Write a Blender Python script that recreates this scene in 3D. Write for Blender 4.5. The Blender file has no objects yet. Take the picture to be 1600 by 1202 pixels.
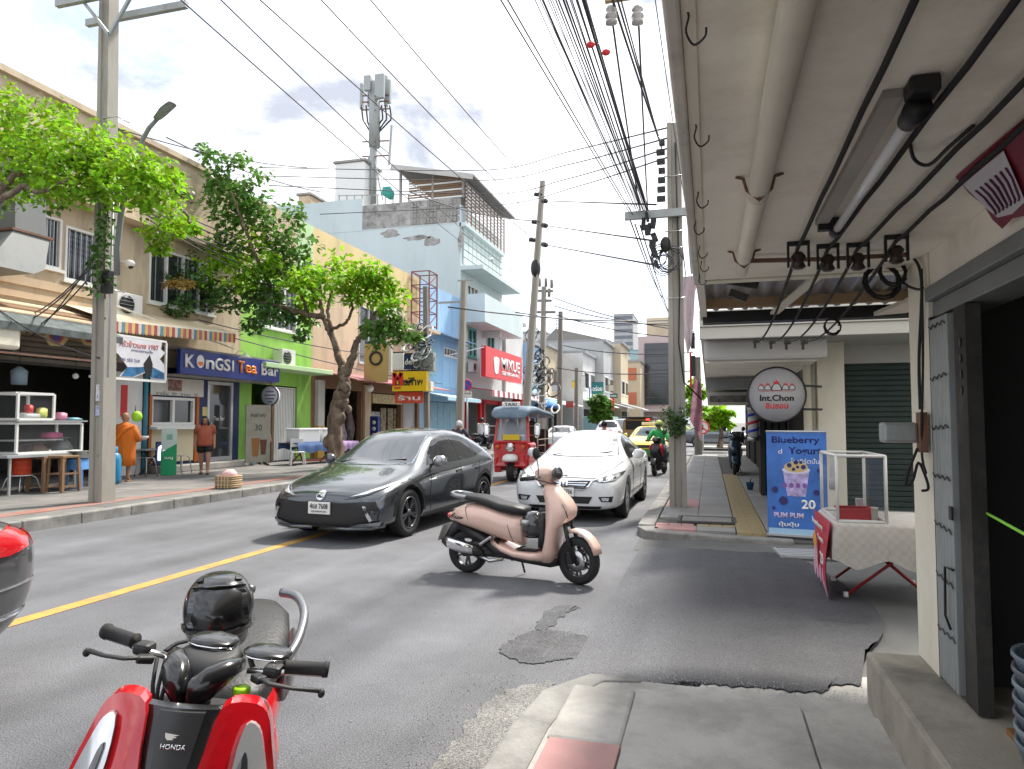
import bpy, bmesh, math, random
from mathutils import Vector as V, Matrix, noise
from mathutils.bvhtree import BVHTree
from mathutils.geometry import tessellate_polygon

S = bpy.context.scene
C = S.collection
R = random.Random(7)
PI = math.pi
rad = math.radians

# ---------------------------------------------------------------- camera
F, CX, CY, EYE = 1100., 800., 601., 1.6
YAW = math.atan(308/F); PIT = math.atan(59/F)
cam = bpy.data.cameras.new('camera'); camo = bpy.data.objects.new('camera', cam); C.objects.link(camo)
cam.sensor_width = 36; cam.lens = 36*F/1600; cam.clip_end = 4000; cam.clip_start = .05
camo.location = (0, 0, EYE)
camo.rotation_euler = (PI/2 + PIT, 0, YAW)
S.camera = camo

# ---------------------------------------------------------------- sky, sun, exposure
SUN = V((.25, .66, 1)).normalized()
EL = math.asin(SUN.z); AZ = math.atan2(SUN.x, SUN.y)
W = bpy.data.worlds.new('World'); S.world = W; W.use_nodes = True
nt = W.node_tree; N = nt.nodes; L = nt.links; N.clear()
out = N.new('ShaderNodeOutputWorld'); mixs = N.new('ShaderNodeMixShader')
bgs = N.new('ShaderNodeBackground'); bgc = N.new('ShaderNodeBackground')
sky = N.new('ShaderNodeTexSky'); sky.sky_type = 'NISHITA'; sky.sun_disc = False
sky.sun_elevation = EL; sky.sun_rotation = AZ; sky.dust_density = 2.5
L.new(sky.outputs[0], bgs.inputs[0]); bgs.inputs[1].default_value = .12
tc = N.new('ShaderNodeTexCoord'); mp = N.new('ShaderNodeMapping'); mp.inputs['Scale'].default_value = (1, 1, 2.2)
mp.inputs['Location'].default_value = (3.1, .4, .3)
L.new(tc.outputs['Generated'], mp.inputs[0])
n1 = N.new('ShaderNodeTexNoise'); n1.inputs['Scale'].default_value = 1.9; n1.inputs['Detail'].default_value = 9; n1.inputs['Roughness'].default_value = .55
n2 = N.new('ShaderNodeTexNoise'); n2.inputs['Scale'].default_value = 3.2; n2.inputs['Detail'].default_value = 14; n2.inputs['Roughness'].default_value = .62; n2.inputs['Distortion'].default_value = .3
L.new(mp.outputs[0], n1.inputs[0]); L.new(mp.outputs[0], n2.inputs[0])
r1 = N.new('ShaderNodeValToRGB'); r1.color_ramp.elements[0].position = .24; r1.color_ramp.elements[1].position = .50
r2 = N.new('ShaderNodeValToRGB'); e = r2.color_ramp.elements
e[0].position = .36; e[0].color = (.225, .24, .28, 1); e[1].position = .80; e[1].color = (1, 1, 1, 1)
L.new(n1.outputs[0], r1.inputs[0]); L.new(n2.outputs[0], r2.inputs[0])
L.new(r2.outputs[0], bgc.inputs[0]); bgc.inputs[1].default_value = 1.0
L.new(r1.outputs[0], mixs.inputs[0]); L.new(bgs.outputs[0], mixs.inputs[1]); L.new(bgc.outputs[0], mixs.inputs[2])
L.new(mixs.outputs[0], out.inputs[0])
sun = bpy.data.lights.new('sun', 'SUN'); sun.energy = 2.4; sun.angle = rad(7); sun.color = (1, .95, .86)
suno = bpy.data.objects.new('sun', sun); C.objects.link(suno); suno.rotation_euler = SUN.to_track_quat('Z', 'Y').to_euler()
vs = S.view_settings; vs.view_transform = 'Standard'; vs.look = 'None'; vs.gamma = 1; vs.use_curve_mapping = False; vs.exposure = 1.7
S.cycles.max_bounces = 8; S.cycles.diffuse_bounces = 4; S.cycles.transparent_max_bounces = 12

# ---------------------------------------------------------------- pixel -> point on a known plane of the place
_cy, _sy, _cp, _sp = math.cos(YAW), math.sin(YAW), math.cos(PIT), math.sin(PIT)
def ray(u, v):
    a = (u-CX)/F; b = -(v-CY)/F
    return V((a*_cy-_sy*_cp+b*_sy*_sp, a*_sy+_cy*_cp-b*_cy*_sp, _sp+b*_cp))
def onz(u, v, z=0.):
    d = ray(u, v); return d*((z-EYE)/d.z)+V((0, 0, EYE))
def onx(u, v, x):
    d = ray(u, v); return d*(x/d.x)+V((0, 0, EYE))
def ony(u, v, y):
    d = ray(u, v); return d*(y/d.y)+V((0, 0, EYE))

# ---------------------------------------------------------------- materials
def mat(name, col, rough=.6, metal=0, var=.0, vs=2.5, st=(1, 1, 1), bump=0, bs=60, dirt=None, ds=1.2, da=.55, coat=0, emit=0, trans=0, ior=1.45, alpha=1, leaf=0):
    m = bpy.data.materials.new(name); m.use_nodes = True
    t = m.node_tree; n = t.nodes; l = t.links
    b = n['Principled BSDF']; c4 = (*col, 1)
    b.inputs['Base Color'].default_value = c4; b.inputs['Roughness'].default_value = rough
    b.inputs['Metallic'].default_value = metal; b.inputs['IOR'].default_value = ior
    b.inputs['Coat Weight'].default_value = coat; b.inputs['Coat Roughness'].default_value = .03
    b.inputs['Transmission Weight'].default_value = trans; b.inputs['Alpha'].default_value = alpha
    if emit: b.inputs['Emission Color'].default_value = c4; b.inputs['Emission Strength'].default_value = emit
    if var or bump or dirt:
        tc = n.new('ShaderNodeTexCoord'); mp = n.new('ShaderNodeMapping'); mp.inputs['Scale'].default_value = st
        l.new(tc.outputs['Object'], mp.inputs[0])
    if var or dirt:
        no = n.new('ShaderNodeTexNoise'); no.inputs['Scale'].default_value = vs; no.inputs['Detail'].default_value = 8; no.inputs['Roughness'].default_value = .6
        l.new(mp.outputs[0], no.inputs[0])
        rp = n.new('ShaderNodeValToRGB'); e = rp.color_ramp.elements
        e[0].position = .3; e[1].position = .7
        e[0].color = (*[max(0, x*(1-var)) for x in col], 1); e[1].color = (*[min(1, x*(1+var)) for x in col], 1)
        l.new(no.outputs[0], rp.inputs[0]); src = rp.outputs[0]
        if dirt:
            n2 = n.new('ShaderNodeTexNoise'); n2.inputs['Scale'].default_value = ds; n2.inputs['Detail'].default_value = 10; n2.inputs['Roughness'].default_value = .7
            l.new(mp.outputs[0], n2.inputs[0])
            r2 = n.new('ShaderNodeValToRGB'); e = r2.color_ramp.elements
            e[0].position = .47; e[0].color = (0, 0, 0, 1); e[1].position = .68; e[1].color = (da, da, da, 1)
            l.new(n2.outputs[0], r2.inputs[0])
            mx = n.new('ShaderNodeMix'); mx.data_type = 'RGBA'
            l.new(r2.outputs[0], mx.inputs[0]); l.new(src, mx.inputs[6]); mx.inputs[7].default_value = (*dirt, 1)
            src = mx.outputs[2]
        l.new(src, b.inputs['Base Color'])
    if bump:
        nb = n.new('ShaderNodeTexNoise'); nb.inputs['Scale'].default_value = bs; nb.inputs['Detail'].default_value = 6
        l.new(mp.outputs[0], nb.inputs[0])
        bp = n.new('ShaderNodeBump'); bp.inputs['Strength'].default_value = bump; bp.inputs['Distance'].default_value = .01
        l.new(nb.outputs[0], bp.inputs['Height']); l.new(bp.outputs[0], b.inputs['Normal'])
    if leaf:
        tr = n.new('ShaderNodeBsdfTranslucent'); mx = n.new('ShaderNodeMixShader'); mx.inputs[0].default_value = leaf
        gi = n.new('ShaderNodeNewGeometry'); hs = n.new('ShaderNodeHueSaturation')
        mr = n.new('ShaderNodeMapRange'); mr.inputs[3].default_value = .55; mr.inputs[4].default_value = 1.5
        l.new(gi.outputs['Random Per Island'], mr.inputs[0]); l.new(mr.outputs[0], hs.inputs['Value']); hs.inputs['Color'].default_value = c4
        m2 = n.new('ShaderNodeMapRange'); m2.inputs[3].default_value = .475; m2.inputs[4].default_value = .52
        l.new(gi.outputs['Random Per Island'], m2.inputs[0]); l.new(m2.outputs[0], hs.inputs['Hue'])
        l.new(hs.outputs[0], b.inputs['Base Color']); l.new(hs.outputs[0], tr.inputs[0])
        l.new(b.outputs[0], mx.inputs[1]); l.new(tr.outputs[0], mx.inputs[2]); l.new(mx.outputs[0], n['Material Output'].inputs[0])
    return m
MC = {}
def pm(col, rough=.6, metal=0, **k):                 # cached plain material
    key = (tuple(col), rough, metal, tuple(sorted(k.items())))
    if key not in MC: MC[key] = mat('paint', col, rough, metal, **k)
    return MC[key]

# ---------------------------------------------------------------- mesh builder
class MB:
    def __init__(s): s.v = []; s.f = []; s.mi = []; s.sm = []; s.cur = 0
    def add(s, vs, fs, smooth=False):
        o = len(s.v); s.v += [V(p) for p in vs]
        for f in fs: s.f.append([i+o for i in f]); s.mi.append(s.cur); s.sm.append(smooth)
        return s
    def box(s, x0, y0, z0, x1, y1, z1, M=None):
        p = [V((x, y, z)) for z in (z0, z1) for y in (y0, y1) for x in (x0, x1)]
        if M: p = [M@q for q in p]
        return s.add(p, [(0, 2, 3, 1), (4, 5, 7, 6), (0, 1, 5, 4), (2, 6, 7, 3), (0, 4, 6, 2), (1, 3, 7, 5)])
    def bar(s, a, b, w, h=None, up=(0, 0, 1)):        # rectangular bar from a to b
        a = V(a); b = V(b); d = (b-a); ln = d.length; d.normalize(); h = h or w
        u = V(up)
        if abs(d.dot(u)) > .95: u = V((0, 1, 0))
        x = d.cross(u).normalized(); u = x.cross(d)
        M = Matrix(((x.x, d.x, u.x, a.x), (x.y, d.y, u.y, a.y), (x.z, d.z, u.z, a.z), (0, 0, 0, 1)))
        return s.box(-w/2, 0, -h/2, w/2, ln, h/2, M)
    def quad(s, *p): return s.add(p, [tuple(range(len(p)))])
    def prism(s, poly, vec, smooth=False):            # polygon extruded along vec, both ends closed
        n = len(poly); poly = [V(p) for p in poly]; vec = V(vec)
        tri = tessellate_polygon([poly])
        nrm = V((0, 0, 0))
        for i in range(n):
            a, b = poly[i], poly[(i+1) % n]; nrm += a.cross(b)
        fl = nrm.dot(vec) > 0
        fs = []
        for t in tri:
            a, b, c = (poly[i] for i in t)
            up = (b-a).cross(c-a).dot(vec) > 0
            t = tuple(t)
            fs.append(tuple(reversed(t)) if up else t)
            t2 = tuple(i+n for i in t)
            fs.append(t2 if up else tuple(reversed(t2)))
        s.add(poly+[p+vec for p in poly], fs)
        o = len(s.v)-2*n
        for i in range(n):
            j = (i+1) % n
            q = (o+i, o+j, o+n+j, o+n+i)
            s.f.append(list(q if fl else reversed(q))); s.mi.append(s.cur); s.sm.append(smooth)
        return s
    def loft(s, rings, cap=True, smooth=True, closed=True):
        n = len(rings[0]); o = len(s.v)
        for r in rings: s.v += [V(p) for p in r]
        for i in range(len(rings)-1):
            for j in range(n if closed else n-1):
                k = (j+1) % n
                s.f.append([o+i*n+j, o+i*n+k, o+(i+1)*n+k, o+(i+1)*n+j]); s.mi.append(s.cur); s.sm.append(smooth)
        if cap and closed:
            s.f.append([o+j for j in reversed(range(n))]); s.mi.append(s.cur); s.sm.append(smooth)
            b = o+(len(rings)-1)*n
            s.f.append([b+j for j in range(n)]); s.mi.append(s.cur); s.sm.append(smooth)
        return s
    def tube(s, path, r, n=6, cap=True, smooth=True):
        P = [V(p) for p in path]; m = len(P)
        rs = r if isinstance(r, (list, tuple)) else [r]*m
        rings = []; u = None
        for i in range(m):
            d = (P[min(i+1, m-1)]-P[max(i-1, 0)]).normalized()
            if u is None:
                u = V((0, 0, 1)) if abs(d.z) < .9 else V((1, 0, 0))
            x = d.cross(u)
            if x.length < 1e-4: x = d.orthogonal()
            x.normalize(); u = x.cross(d).normalized()
            rings.append([P[i]+(x*math.cos(2*PI*k/n)+u*math.sin(2*PI*k/n))*rs[i] for k in range(n)])
        for q in rings: q.reverse()
        return s.loft(rings, cap, smooth)
    def cyl(s, a, b, r, r1=None, n=14): return s.tube([a, b], [r, r if r1 is None else r1], n)
    def lathe(s, prof, n=20, M=None, smooth=True, cap=True):     # (radius, height) about the local z axis
        M = M or Matrix.Identity(4)
        return s.loft([[M@V((max(r, 1e-4)*math.cos(2*PI*k/n), max(r, 1e-4)*math.sin(2*PI*k/n), z)) for k in range(n)] for r, z in prof], cap, smooth)
    def ball(s, c, r, n=14, m=9, M=None):
        r = V((r, r, r)) if not hasattr(r, '__len__') else V(r); c = V(c)
        rings = []
        for i in range(m+1):
            a = -PI/2+PI*i/m
            q = [V((max(math.cos(a), 1e-3)*math.cos(2*PI*k/n)*r.x, max(math.cos(a), 1e-3)*math.sin(2*PI*k/n)*r.y, math.sin(a)*r.z)) for k in range(n)]
            rings.append([c+(M@p if M else p) for p in q])
        return s.loft(rings)
    def sup(s, secs, n=20, e=2.6, smooth=True):        # loft of superellipses: (centre, half-vector a, half-vector b)
        rings = []
        for c, a, b in secs:
            c, a, b = V(c), V(a), V(b); q = []
            for k in range(n):
                t = 2*PI*k/n; ct, st_ = math.cos(t), math.sin(t)
                q.append(c+a*math.copysign(abs(ct)**(2/e), ct)+b*math.copysign(abs(st_)**(2/e), st_))
            rings.append(q)
        return s.loft(rings, True, smooth)
    def mesh(s, name, M=None):
        me = bpy.data.meshes.new(name)
        me.from_pydata([tuple(M@p) if M else tuple(p) for p in s.v], [], s.f)
        me.polygons.foreach_set('material_index', s.mi); me.polygons.foreach_set('use_smooth', s.sm)
        me.update(); return me
def xz(pts, y): return [(p[0], y, p[1]) for p in pts]
def yz(pts, x): return [(x, p[0], p[1]) for p in pts]
def xy(pts, z): return [(p[0], p[1], z) for p in pts]
def circ(r, n=24, c=(0, 0), ry=None): return [(c[0]+r*math.cos(2*PI*k/n), c[1]+(ry or r)*math.sin(2*PI*k/n)) for k in range(n)]
def smooth_poly(pts, k=4, closed=True):               # Catmull-Rom through 2-D or 3-D points
    n = len(pts); P = [V(p) for p in pts]; o = []
    for i in range(n if closed else n-1):
        a, b, c, d = (P[(i-1) % n], P[i], P[(i+1) % n], P[(i+2) % n]) if closed else (P[max(i-1, 0)], P[i], P[i+1], P[min(i+2, n-1)])
        for j in range(k):
            t = j/k
            o.append(tuple(.5*((2*b)+(c-a)*t+(2*a-5*b+4*c-d)*t*t+(3*b-a-3*c+d)*t**3)))
    if not closed: o.append(tuple(P[-1]))
    return o

# ---------------------------------------------------------------- things and parts
def wm(o):
    m = o.matrix_basis.copy()
    return wm(o.parent)@m if o.parent else m
def setm(me, m):
    for q in (m if isinstance(m, (list, tuple)) else [m]): me.materials.append(q)
def thing(name, label, cat, loc=(0, 0, 0), rz=0, group=None):
    o = bpy.data.objects.new(name, None); C.objects.link(o); o.location = loc; o.rotation_euler = (0, 0, rz)
    o.empty_display_size = .2; o['label'] = label; o['category'] = cat
    if group: o['group'] = group
    return o
def part(mb, name, m, par, world=False, bevel=0, sub=0, label=None, kind=None):
    M = wm(par).inverted() if world else None
    me = mb if isinstance(mb, bpy.types.Mesh) else mb.mesh(name, M)
    if not me.materials: setm(me, m)
    o = bpy.data.objects.new(name, me); C.objects.link(o); o.parent = par
    fx(o, bevel, sub)
    if label: o['label'] = label
    if kind: o['kind'] = kind
    return o
def fx(o, bevel=0, sub=0):
    if bevel:
        b = o.modifiers.new('bevel', 'BEVEL'); b.width = bevel; b.segments = 2; b.limit_method = 'ANGLE'; b.angle_limit = rad(40)
    if sub:
        b = o.modifiers.new('sub', 'SUBSURF'); b.levels = sub; b.render_levels = sub
def solo(mb, name, m, label=None, cat=None, group=None, kind=None, bevel=0, sub=0):   # a top-level thing of one mesh, built where it stands
    xs = [p.x for p in mb.v]; ys = [p.y for p in mb.v]; zs = [p.z for p in mb.v]
    c = V(((min(xs)+max(xs))/2, (min(ys)+max(ys))/2, min(zs)))
    if kind == 'structure': c = V((0, 0, 0))
    me = mb.mesh(name, Matrix.Translation(-c)); setm(me, m)
    o = bpy.data.objects.new(name, me); C.objects.link(o); o.location = c
    fx(o, bevel, sub)
    if label: o['label'] = label
    if cat: o['category'] = cat
    if group: o['group'] = group
    if kind: o['kind'] = kind
    return o
def dup(o, par=None, loc=None, rz=None, label=None, group=None):
    c = o.copy(); C.objects.link(c)
    if par: c.parent = par
    if loc is not None: c.location = loc
    if rz is not None: c.rotation_euler = (0, 0, rz)
    if label: c['label'] = label
    if group: c['group'] = group
    for k in list(o.children): dup(k, c)
    return c
def mirror_x(mb):
    n = MB(); n.v = [V((-p.x, p.y, p.z)) for p in mb.v]; n.f = [list(reversed(f)) for f in mb.f]; n.mi = list(mb.mi); n.sm = list(mb.sm); return n
def bake(mb, mods, name='baked'):                     # mods: list of (type, dict) ; returns evaluated mesh
    me = mb if isinstance(mb, bpy.types.Mesh) else mb.mesh(name)
    o = bpy.data.objects.new(name, me); C.objects.link(o)
    for ty, kw in mods:
        q = o.modifiers.new(ty, ty)
        for k, v in kw.items(): setattr(q, k, v)
    dg = bpy.context.evaluated_depsgraph_get(); dg.update()
    r = bpy.data.meshes.new_from_object(o.evaluated_get(dg))
    bpy.data.objects.remove(o); return r
def frame(pos, right, up=(0, 0, 1)):                  # matrix whose xy plane is a sign face
    r = V(right).normalized(); u = V(up); n = r.cross(u).normalized(); u = n.cross(r).normalized(); p = V(pos)
    return Matrix(((r.x, u.x, n.x, p.x), (r.y, u.y, n.y, p.y), (r.z, u.z, n.z, p.z), (0, 0, 0, 1)))
def text(s, h, m, par, M, width=None, ext=.002, bold=0, world=False, name='lettering', shear=0):
    cu = bpy.data.curves.new('t', 'FONT'); cu.body = s; cu.size = 1; cu.extrude = 0; cu.offset = bold; cu.shear = shear
    cu.align_x = 'CENTER'; cu.align_y = 'CENTER'; cu.resolution_u = 3
    o = bpy.data.objects.new('t', cu); C.objects.link(o)
    dg = bpy.context.evaluated_depsgraph_get(); dg.update()
    me = bpy.data.meshes.new_from_object(o.evaluated_get(dg)); bpy.data.objects.remove(o); bpy.data.curves.remove(cu)
    if not me.vertices: return None
    xs = [v.co.x for v in me.vertices]; ys = [v.co.y for v in me.vertices]
    cx, cy, w, hh = (min(xs)+max(xs))/2, (min(ys)+max(ys))/2, max(xs)-min(xs), max(ys)-min(ys)
    sy_ = h/hh; sx_ = width/w if width else sy_
    T = M@Matrix.Diagonal((sx_, sy_, 1, 1))@Matrix.Translation((-cx, -cy, 0))
    if world: T = wm(par).inverted()@T
    me.materials.clear()
    bm = bmesh.new(); bm.from_mesh(me)
    if ext:
        g = bmesh.ops.extrude_face_region(bm, geom=bm.faces[:])
        for q in g['geom']:
            if isinstance(q, bmesh.types.BMVert): q.co.z += ext
    bm.transform(T); bm.to_mesh(me); bm.free()
    setm(me, m)
    k = bpy.data.objects.new(name, me); C.objects.link(k); k.parent = par
    return k
def catenary(a, b, sag, n=10):
    a = V(a); b = V(b); return [a.lerp(b, i/n)-V((0, 0, 4*sag*(i/n)*(1-i/n))) for i in range(n+1)]
# ---------------------------------------------------------------- ground, road, pavements
def road_mat(name, col, patch, scale=.5, dust=None, bump=.5):
    m = mat(name, col, .78, 0, .34, scale, bump=bump, bs=130, dirt=patch, ds=.55, da=.7)
    t = m.node_tree; n = t.nodes; l = t.links; b = n['Principled BSDF']
    src = b.inputs['Base Color'].links[0].from_socket
    tc = n.new('ShaderNodeTexCoord')
    tm_ = n.new('ShaderNodeMapping'); tm_.inputs['Scale'].default_value = (1.15, .05, 1); tn = n.new('ShaderNodeTexNoise'); tn.inputs['Scale'].default_value = 1; tn.inputs['Detail'].default_value = 5   # wheel tracks worn along the street
    tr_ = n.new('ShaderNodeMapRange'); tr_.inputs[1].default_value = .35; tr_.inputs[2].default_value = .65; tr_.inputs[3].default_value = .74; tr_.inputs[4].default_value = 1.16
    tx_ = n.new('ShaderNodeMix'); tx_.data_type = 'RGBA'; tx_.blend_type = 'MULTIPLY'; tx_.inputs[0].default_value = 1
    l.new(tc.outputs['Object'], tm_.inputs[0]); l.new(tm_.outputs[0], tn.inputs[0]); l.new(tn.outputs[0], tr_.inputs[0]); l.new(src, tx_.inputs[6]); l.new(tr_.outputs[0], tx_.inputs[7]); src = tx_.outputs[2]
    a = n.new('ShaderNodeTexNoise'); a.inputs['Scale'].default_value = 115; a.inputs['Detail'].default_value = 3   # stone grain of the surface
    l.new(tc.outputs['Object'], a.inputs[0])
    r = n.new('ShaderNodeMapRange'); r.inputs[1].default_value = .3; r.inputs[2].default_value = .72; r.inputs[3].default_value = .38; r.inputs[4].default_value = 1.85
    l.new(a.outputs[0], r.inputs[0])
    x = n.new('ShaderNodeMix'); x.data_type = 'RGBA'; x.blend_type = 'MULTIPLY'; x.inputs[0].default_value = 1
    l.new(src, x.inputs[6]); l.new(r.outputs[0], x.inputs[7])
    v = n.new('ShaderNodeTexVoronoi'); v.feature = 'DISTANCE_TO_EDGE'; v.inputs['Scale'].default_value = .55       # thin cracks
    w = n.new('ShaderNodeTexNoise'); w.inputs['Scale'].default_value = 1.3; w.inputs['Detail'].default_value = 6
    l.new(tc.outputs['Object'], w.inputs[0])
    ad = n.new('ShaderNodeVectorMath'); ad.operation = 'MULTIPLY_ADD'; ad.inputs[1].default_value = (.9, .9, .9)
    l.new(w.outputs['Color'], ad.inputs[0]); l.new(tc.outputs['Object'], ad.inputs[2]); l.new(ad.outputs[0], v.inputs[0])
    c = n.new('ShaderNodeMapRange'); c.inputs[1].default_value = .001; c.inputs[2].default_value = .006; c.inputs[3].default_value = .8; c.inputs[4].default_value = 1
    l.new(v.outputs[0], c.inputs[0])
    y = n.new('ShaderNodeMix'); y.data_type = 'RGBA'; y.blend_type = 'MULTIPLY'; y.inputs[0].default_value = .6
    l.new(x.outputs[2], y.inputs[6]); l.new(c.outputs[0], y.inputs[7]); l.new(y.outputs[2], b.inputs['Base Color'])
    return m
M_road = road_mat('asphalt', (.112, .114, .124), (.076, .078, .087))
M_soi = road_mat('new_asphalt_and_shade', (.052, .052, .058), (.075, .075, .08), .8, bump=.7)  # newer asphalt, its dark tone also holding some of the shade
M_rough = road_mat('broken_asphalt', (.100, .102, .109), (.07, .07, .075), 6, bump=1.6)
M_pave = mat('concrete', (.41, .395, .365), .8, 0, .3, 1.1, bump=.35, bs=90, dirt=(.22, .21, .19), ds=1.6, da=.8)
M_pave2 = mat('slab', (.27, .265, .26), .75, 0, .14, 1.1, bump=.25, bs=90, dirt=(.2, .195, .19), ds=1.3, da=.6)
M_lpave = mat('stained_slab', (.155, .148, .142), .75, 0, .22, 1.2, bump=.25, bs=90, dirt=(.25, .235, .22), ds=1.1, da=.7)
M_kerb = mat('kerb_concrete', (.24, .235, .22), .85, 0, .25, 3, bump=.6, bs=50, dirt=(.11, .105, .10), ds=2.2, da=.8)
M_pink = mat('pink_tile', (.42, .22, .21), .7, 0, .12, 4, bump=.2, dirt=(.3, .22, .2), ds=3)
M_yel = mat('yellow_line', (.46, .26, .06), .7, 0, .14, 5, dirt=(.2, .16, .10), ds=4, da=.8)
M_tact = mat('tactile_yellow', (.33, .26, .14), .75, 0, .2, 4, dirt=(.24, .21, .17), ds=2, da=.8)
M_earth = mat('ground_concrete', (.13, .13, .125), .9, 0, .3, .6, bump=.3, dirt=(.07, .07, .068), ds=.5)
M_joint = mat('joint', (.09, .085, .08), .9)

def structure(mb, name, m): return solo(mb, name, m, kind='structure')
structure(MB().quad((-600, -60, -.1), (600, -60, -.1), (600, 1500, -.1), (-600, 1500, -.1)), 'ground', M_earth)
structure(MB().quad((-9.75, -8, 0), (-.72, -8, 0), (-.72, 110, 0), (-9.75, 110, 0)), 'road', M_road)
structure(MB().quad((-5.45, -6, .004), (-5.29, -6, .004), (-5.29, 12.6, .004), (-5.45, 12.6, .004)).quad((-5.45, 15.4, .004), (-5.29, 15.4, .004), (-5.29, 60, .004), (-5.45, 60, .004)), 'road_centre_line', M_yel)
# side street: its asphalt climbs from the gutter to pavement height
edge_n = [(872, 1056), (905, 1062), (985, 1072), (1060, 1070), (1110, 1076), (1150, 1080), (1200, 1082), (1240, 1088), (1288, 1088), (1300, 1078), (1346, 1078)]
edge_f = [(1002, 846), (1040, 853), (1100, 861), (1160, 866), (1215, 868), (1255, 880), (1300, 905), (1345, 938), (1372, 962), (1378, 998), (1352, 1022)]
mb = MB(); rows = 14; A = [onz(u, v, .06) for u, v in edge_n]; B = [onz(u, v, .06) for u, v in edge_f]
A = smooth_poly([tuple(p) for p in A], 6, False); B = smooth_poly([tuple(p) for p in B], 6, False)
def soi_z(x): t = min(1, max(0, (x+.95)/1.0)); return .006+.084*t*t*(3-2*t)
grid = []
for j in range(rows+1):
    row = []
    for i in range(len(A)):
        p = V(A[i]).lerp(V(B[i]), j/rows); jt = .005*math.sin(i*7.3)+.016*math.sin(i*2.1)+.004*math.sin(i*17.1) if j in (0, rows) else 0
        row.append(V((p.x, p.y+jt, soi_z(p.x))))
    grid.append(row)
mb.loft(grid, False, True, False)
for e in (grid[0], grid[-1]): mb.loft([e, [p-V((0, 0, .06)) for p in e]], False, False, False)
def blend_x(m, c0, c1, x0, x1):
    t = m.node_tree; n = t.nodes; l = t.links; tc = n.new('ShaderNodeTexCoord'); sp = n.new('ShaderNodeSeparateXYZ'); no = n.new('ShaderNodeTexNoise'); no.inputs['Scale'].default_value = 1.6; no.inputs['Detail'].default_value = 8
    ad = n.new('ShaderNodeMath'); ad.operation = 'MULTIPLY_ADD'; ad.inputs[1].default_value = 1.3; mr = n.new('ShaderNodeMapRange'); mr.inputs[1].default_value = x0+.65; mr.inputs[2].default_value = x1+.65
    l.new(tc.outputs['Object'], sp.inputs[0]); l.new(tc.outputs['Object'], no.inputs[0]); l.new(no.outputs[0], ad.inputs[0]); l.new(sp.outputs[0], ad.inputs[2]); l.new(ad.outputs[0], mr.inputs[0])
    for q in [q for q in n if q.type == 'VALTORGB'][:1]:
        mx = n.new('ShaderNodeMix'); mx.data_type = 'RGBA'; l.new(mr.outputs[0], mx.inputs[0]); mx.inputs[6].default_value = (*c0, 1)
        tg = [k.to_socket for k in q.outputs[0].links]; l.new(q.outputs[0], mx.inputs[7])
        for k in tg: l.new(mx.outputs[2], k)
blend_x(M_soi, (.105, .107, .117), None, -.95, .2)  # old asphalt fades into new; part of the darkening is painted shade
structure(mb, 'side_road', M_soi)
gq = random.Random(5); gv = MB()
def pebble(p, s):
    a = [V((gq.uniform(-1, 1), gq.uniform(-1, 1), 0))*s*.3 for _ in range(1)][0]; t = gq.uniform(0, 6)
    gv.add([p+V((s*math.cos(t+k*2.1), s*math.sin(t+k*2.1), 0)) for k in range(3)]+[p+a+V((0, 0, s*gq.uniform(.6, 1.1)))], [(0, 1, 3), (1, 2, 3), (2, 0, 3)])
for _ in range(5200):
    r_ = gq.random()
    if r_ < .45: p = V((gq.gauss(-1.05, .16)-.35*gq.random()**2, gq.uniform(.8, 4.4), .003))
    elif r_ < .8: c = onz(870+gq.gauss(0, 45), 1006+gq.gauss(0, 15), .006); p = c
    elif r_ < .9: p = V((gq.uniform(-.9, .9), 4.33+gq.gauss(0, .06), 0)); p.z = max(soi_z(p.x), .08)
    else: p = V((gq.uniform(-4.5, -.9), gq.uniform(1, 8), .003))
    pebble(p, gq.uniform(.002, .006))
solo(gv, 'gravel', mat('loose_gravel', (.34, .33, .32), .9, 0, .4, 30), 'loose gravel grit scattered along the near kerb and the broken patch', 'gravel', kind='stuff')
# strip of worn asphalt joining the side road to the main road
pat = [(780, 1020), (800, 1000), (845, 985), (900, 990), (940, 1004), (930, 1024), (880, 1030), (830, 1036)]
def ragged(pts, z, k=9, a=9):
    P = smooth_poly(pts, k); return [onz(u+a*noise.noise(V((i*.9, 1, z*99))), v+a*.45*noise.noise(V((i*.9, 7, z*99))), z) for i, (u, v) in enumerate(P)]
structure(MB().quad(*ragged(pat, .007)), 'road_patch', M_rough)
M_grit = road_mat('worn_asphalt', (.19, .185, .175), (.10, .10, .10), 3, bump=1.4)
structure(MB().quad(*ragged([(846, 1068), (790, 1080), (740, 1120), (690, 1180), (640, 1260), (760, 1300), (800, 1210), (838, 1140), (868, 1075)], .005, a=14)), 'worn_verge', M_grit)
structure(MB().quad(*ragged([(860, 950), (905, 948), (880, 962), (850, 985), (838, 978)], .006, a=8)), 'road_crack', M_rough)
ap = MB().quad((-.1, 4.2, .06), (9, 4.2, .06), (9, 14, .06), (-.1, 14, .06)).quad((-.95, 9.0, .003), (-.1, 9.0, .05), (-.1, 11, .05), (-.95, 11, .003))
structure(ap, 'side_apron', M_earth)
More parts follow.
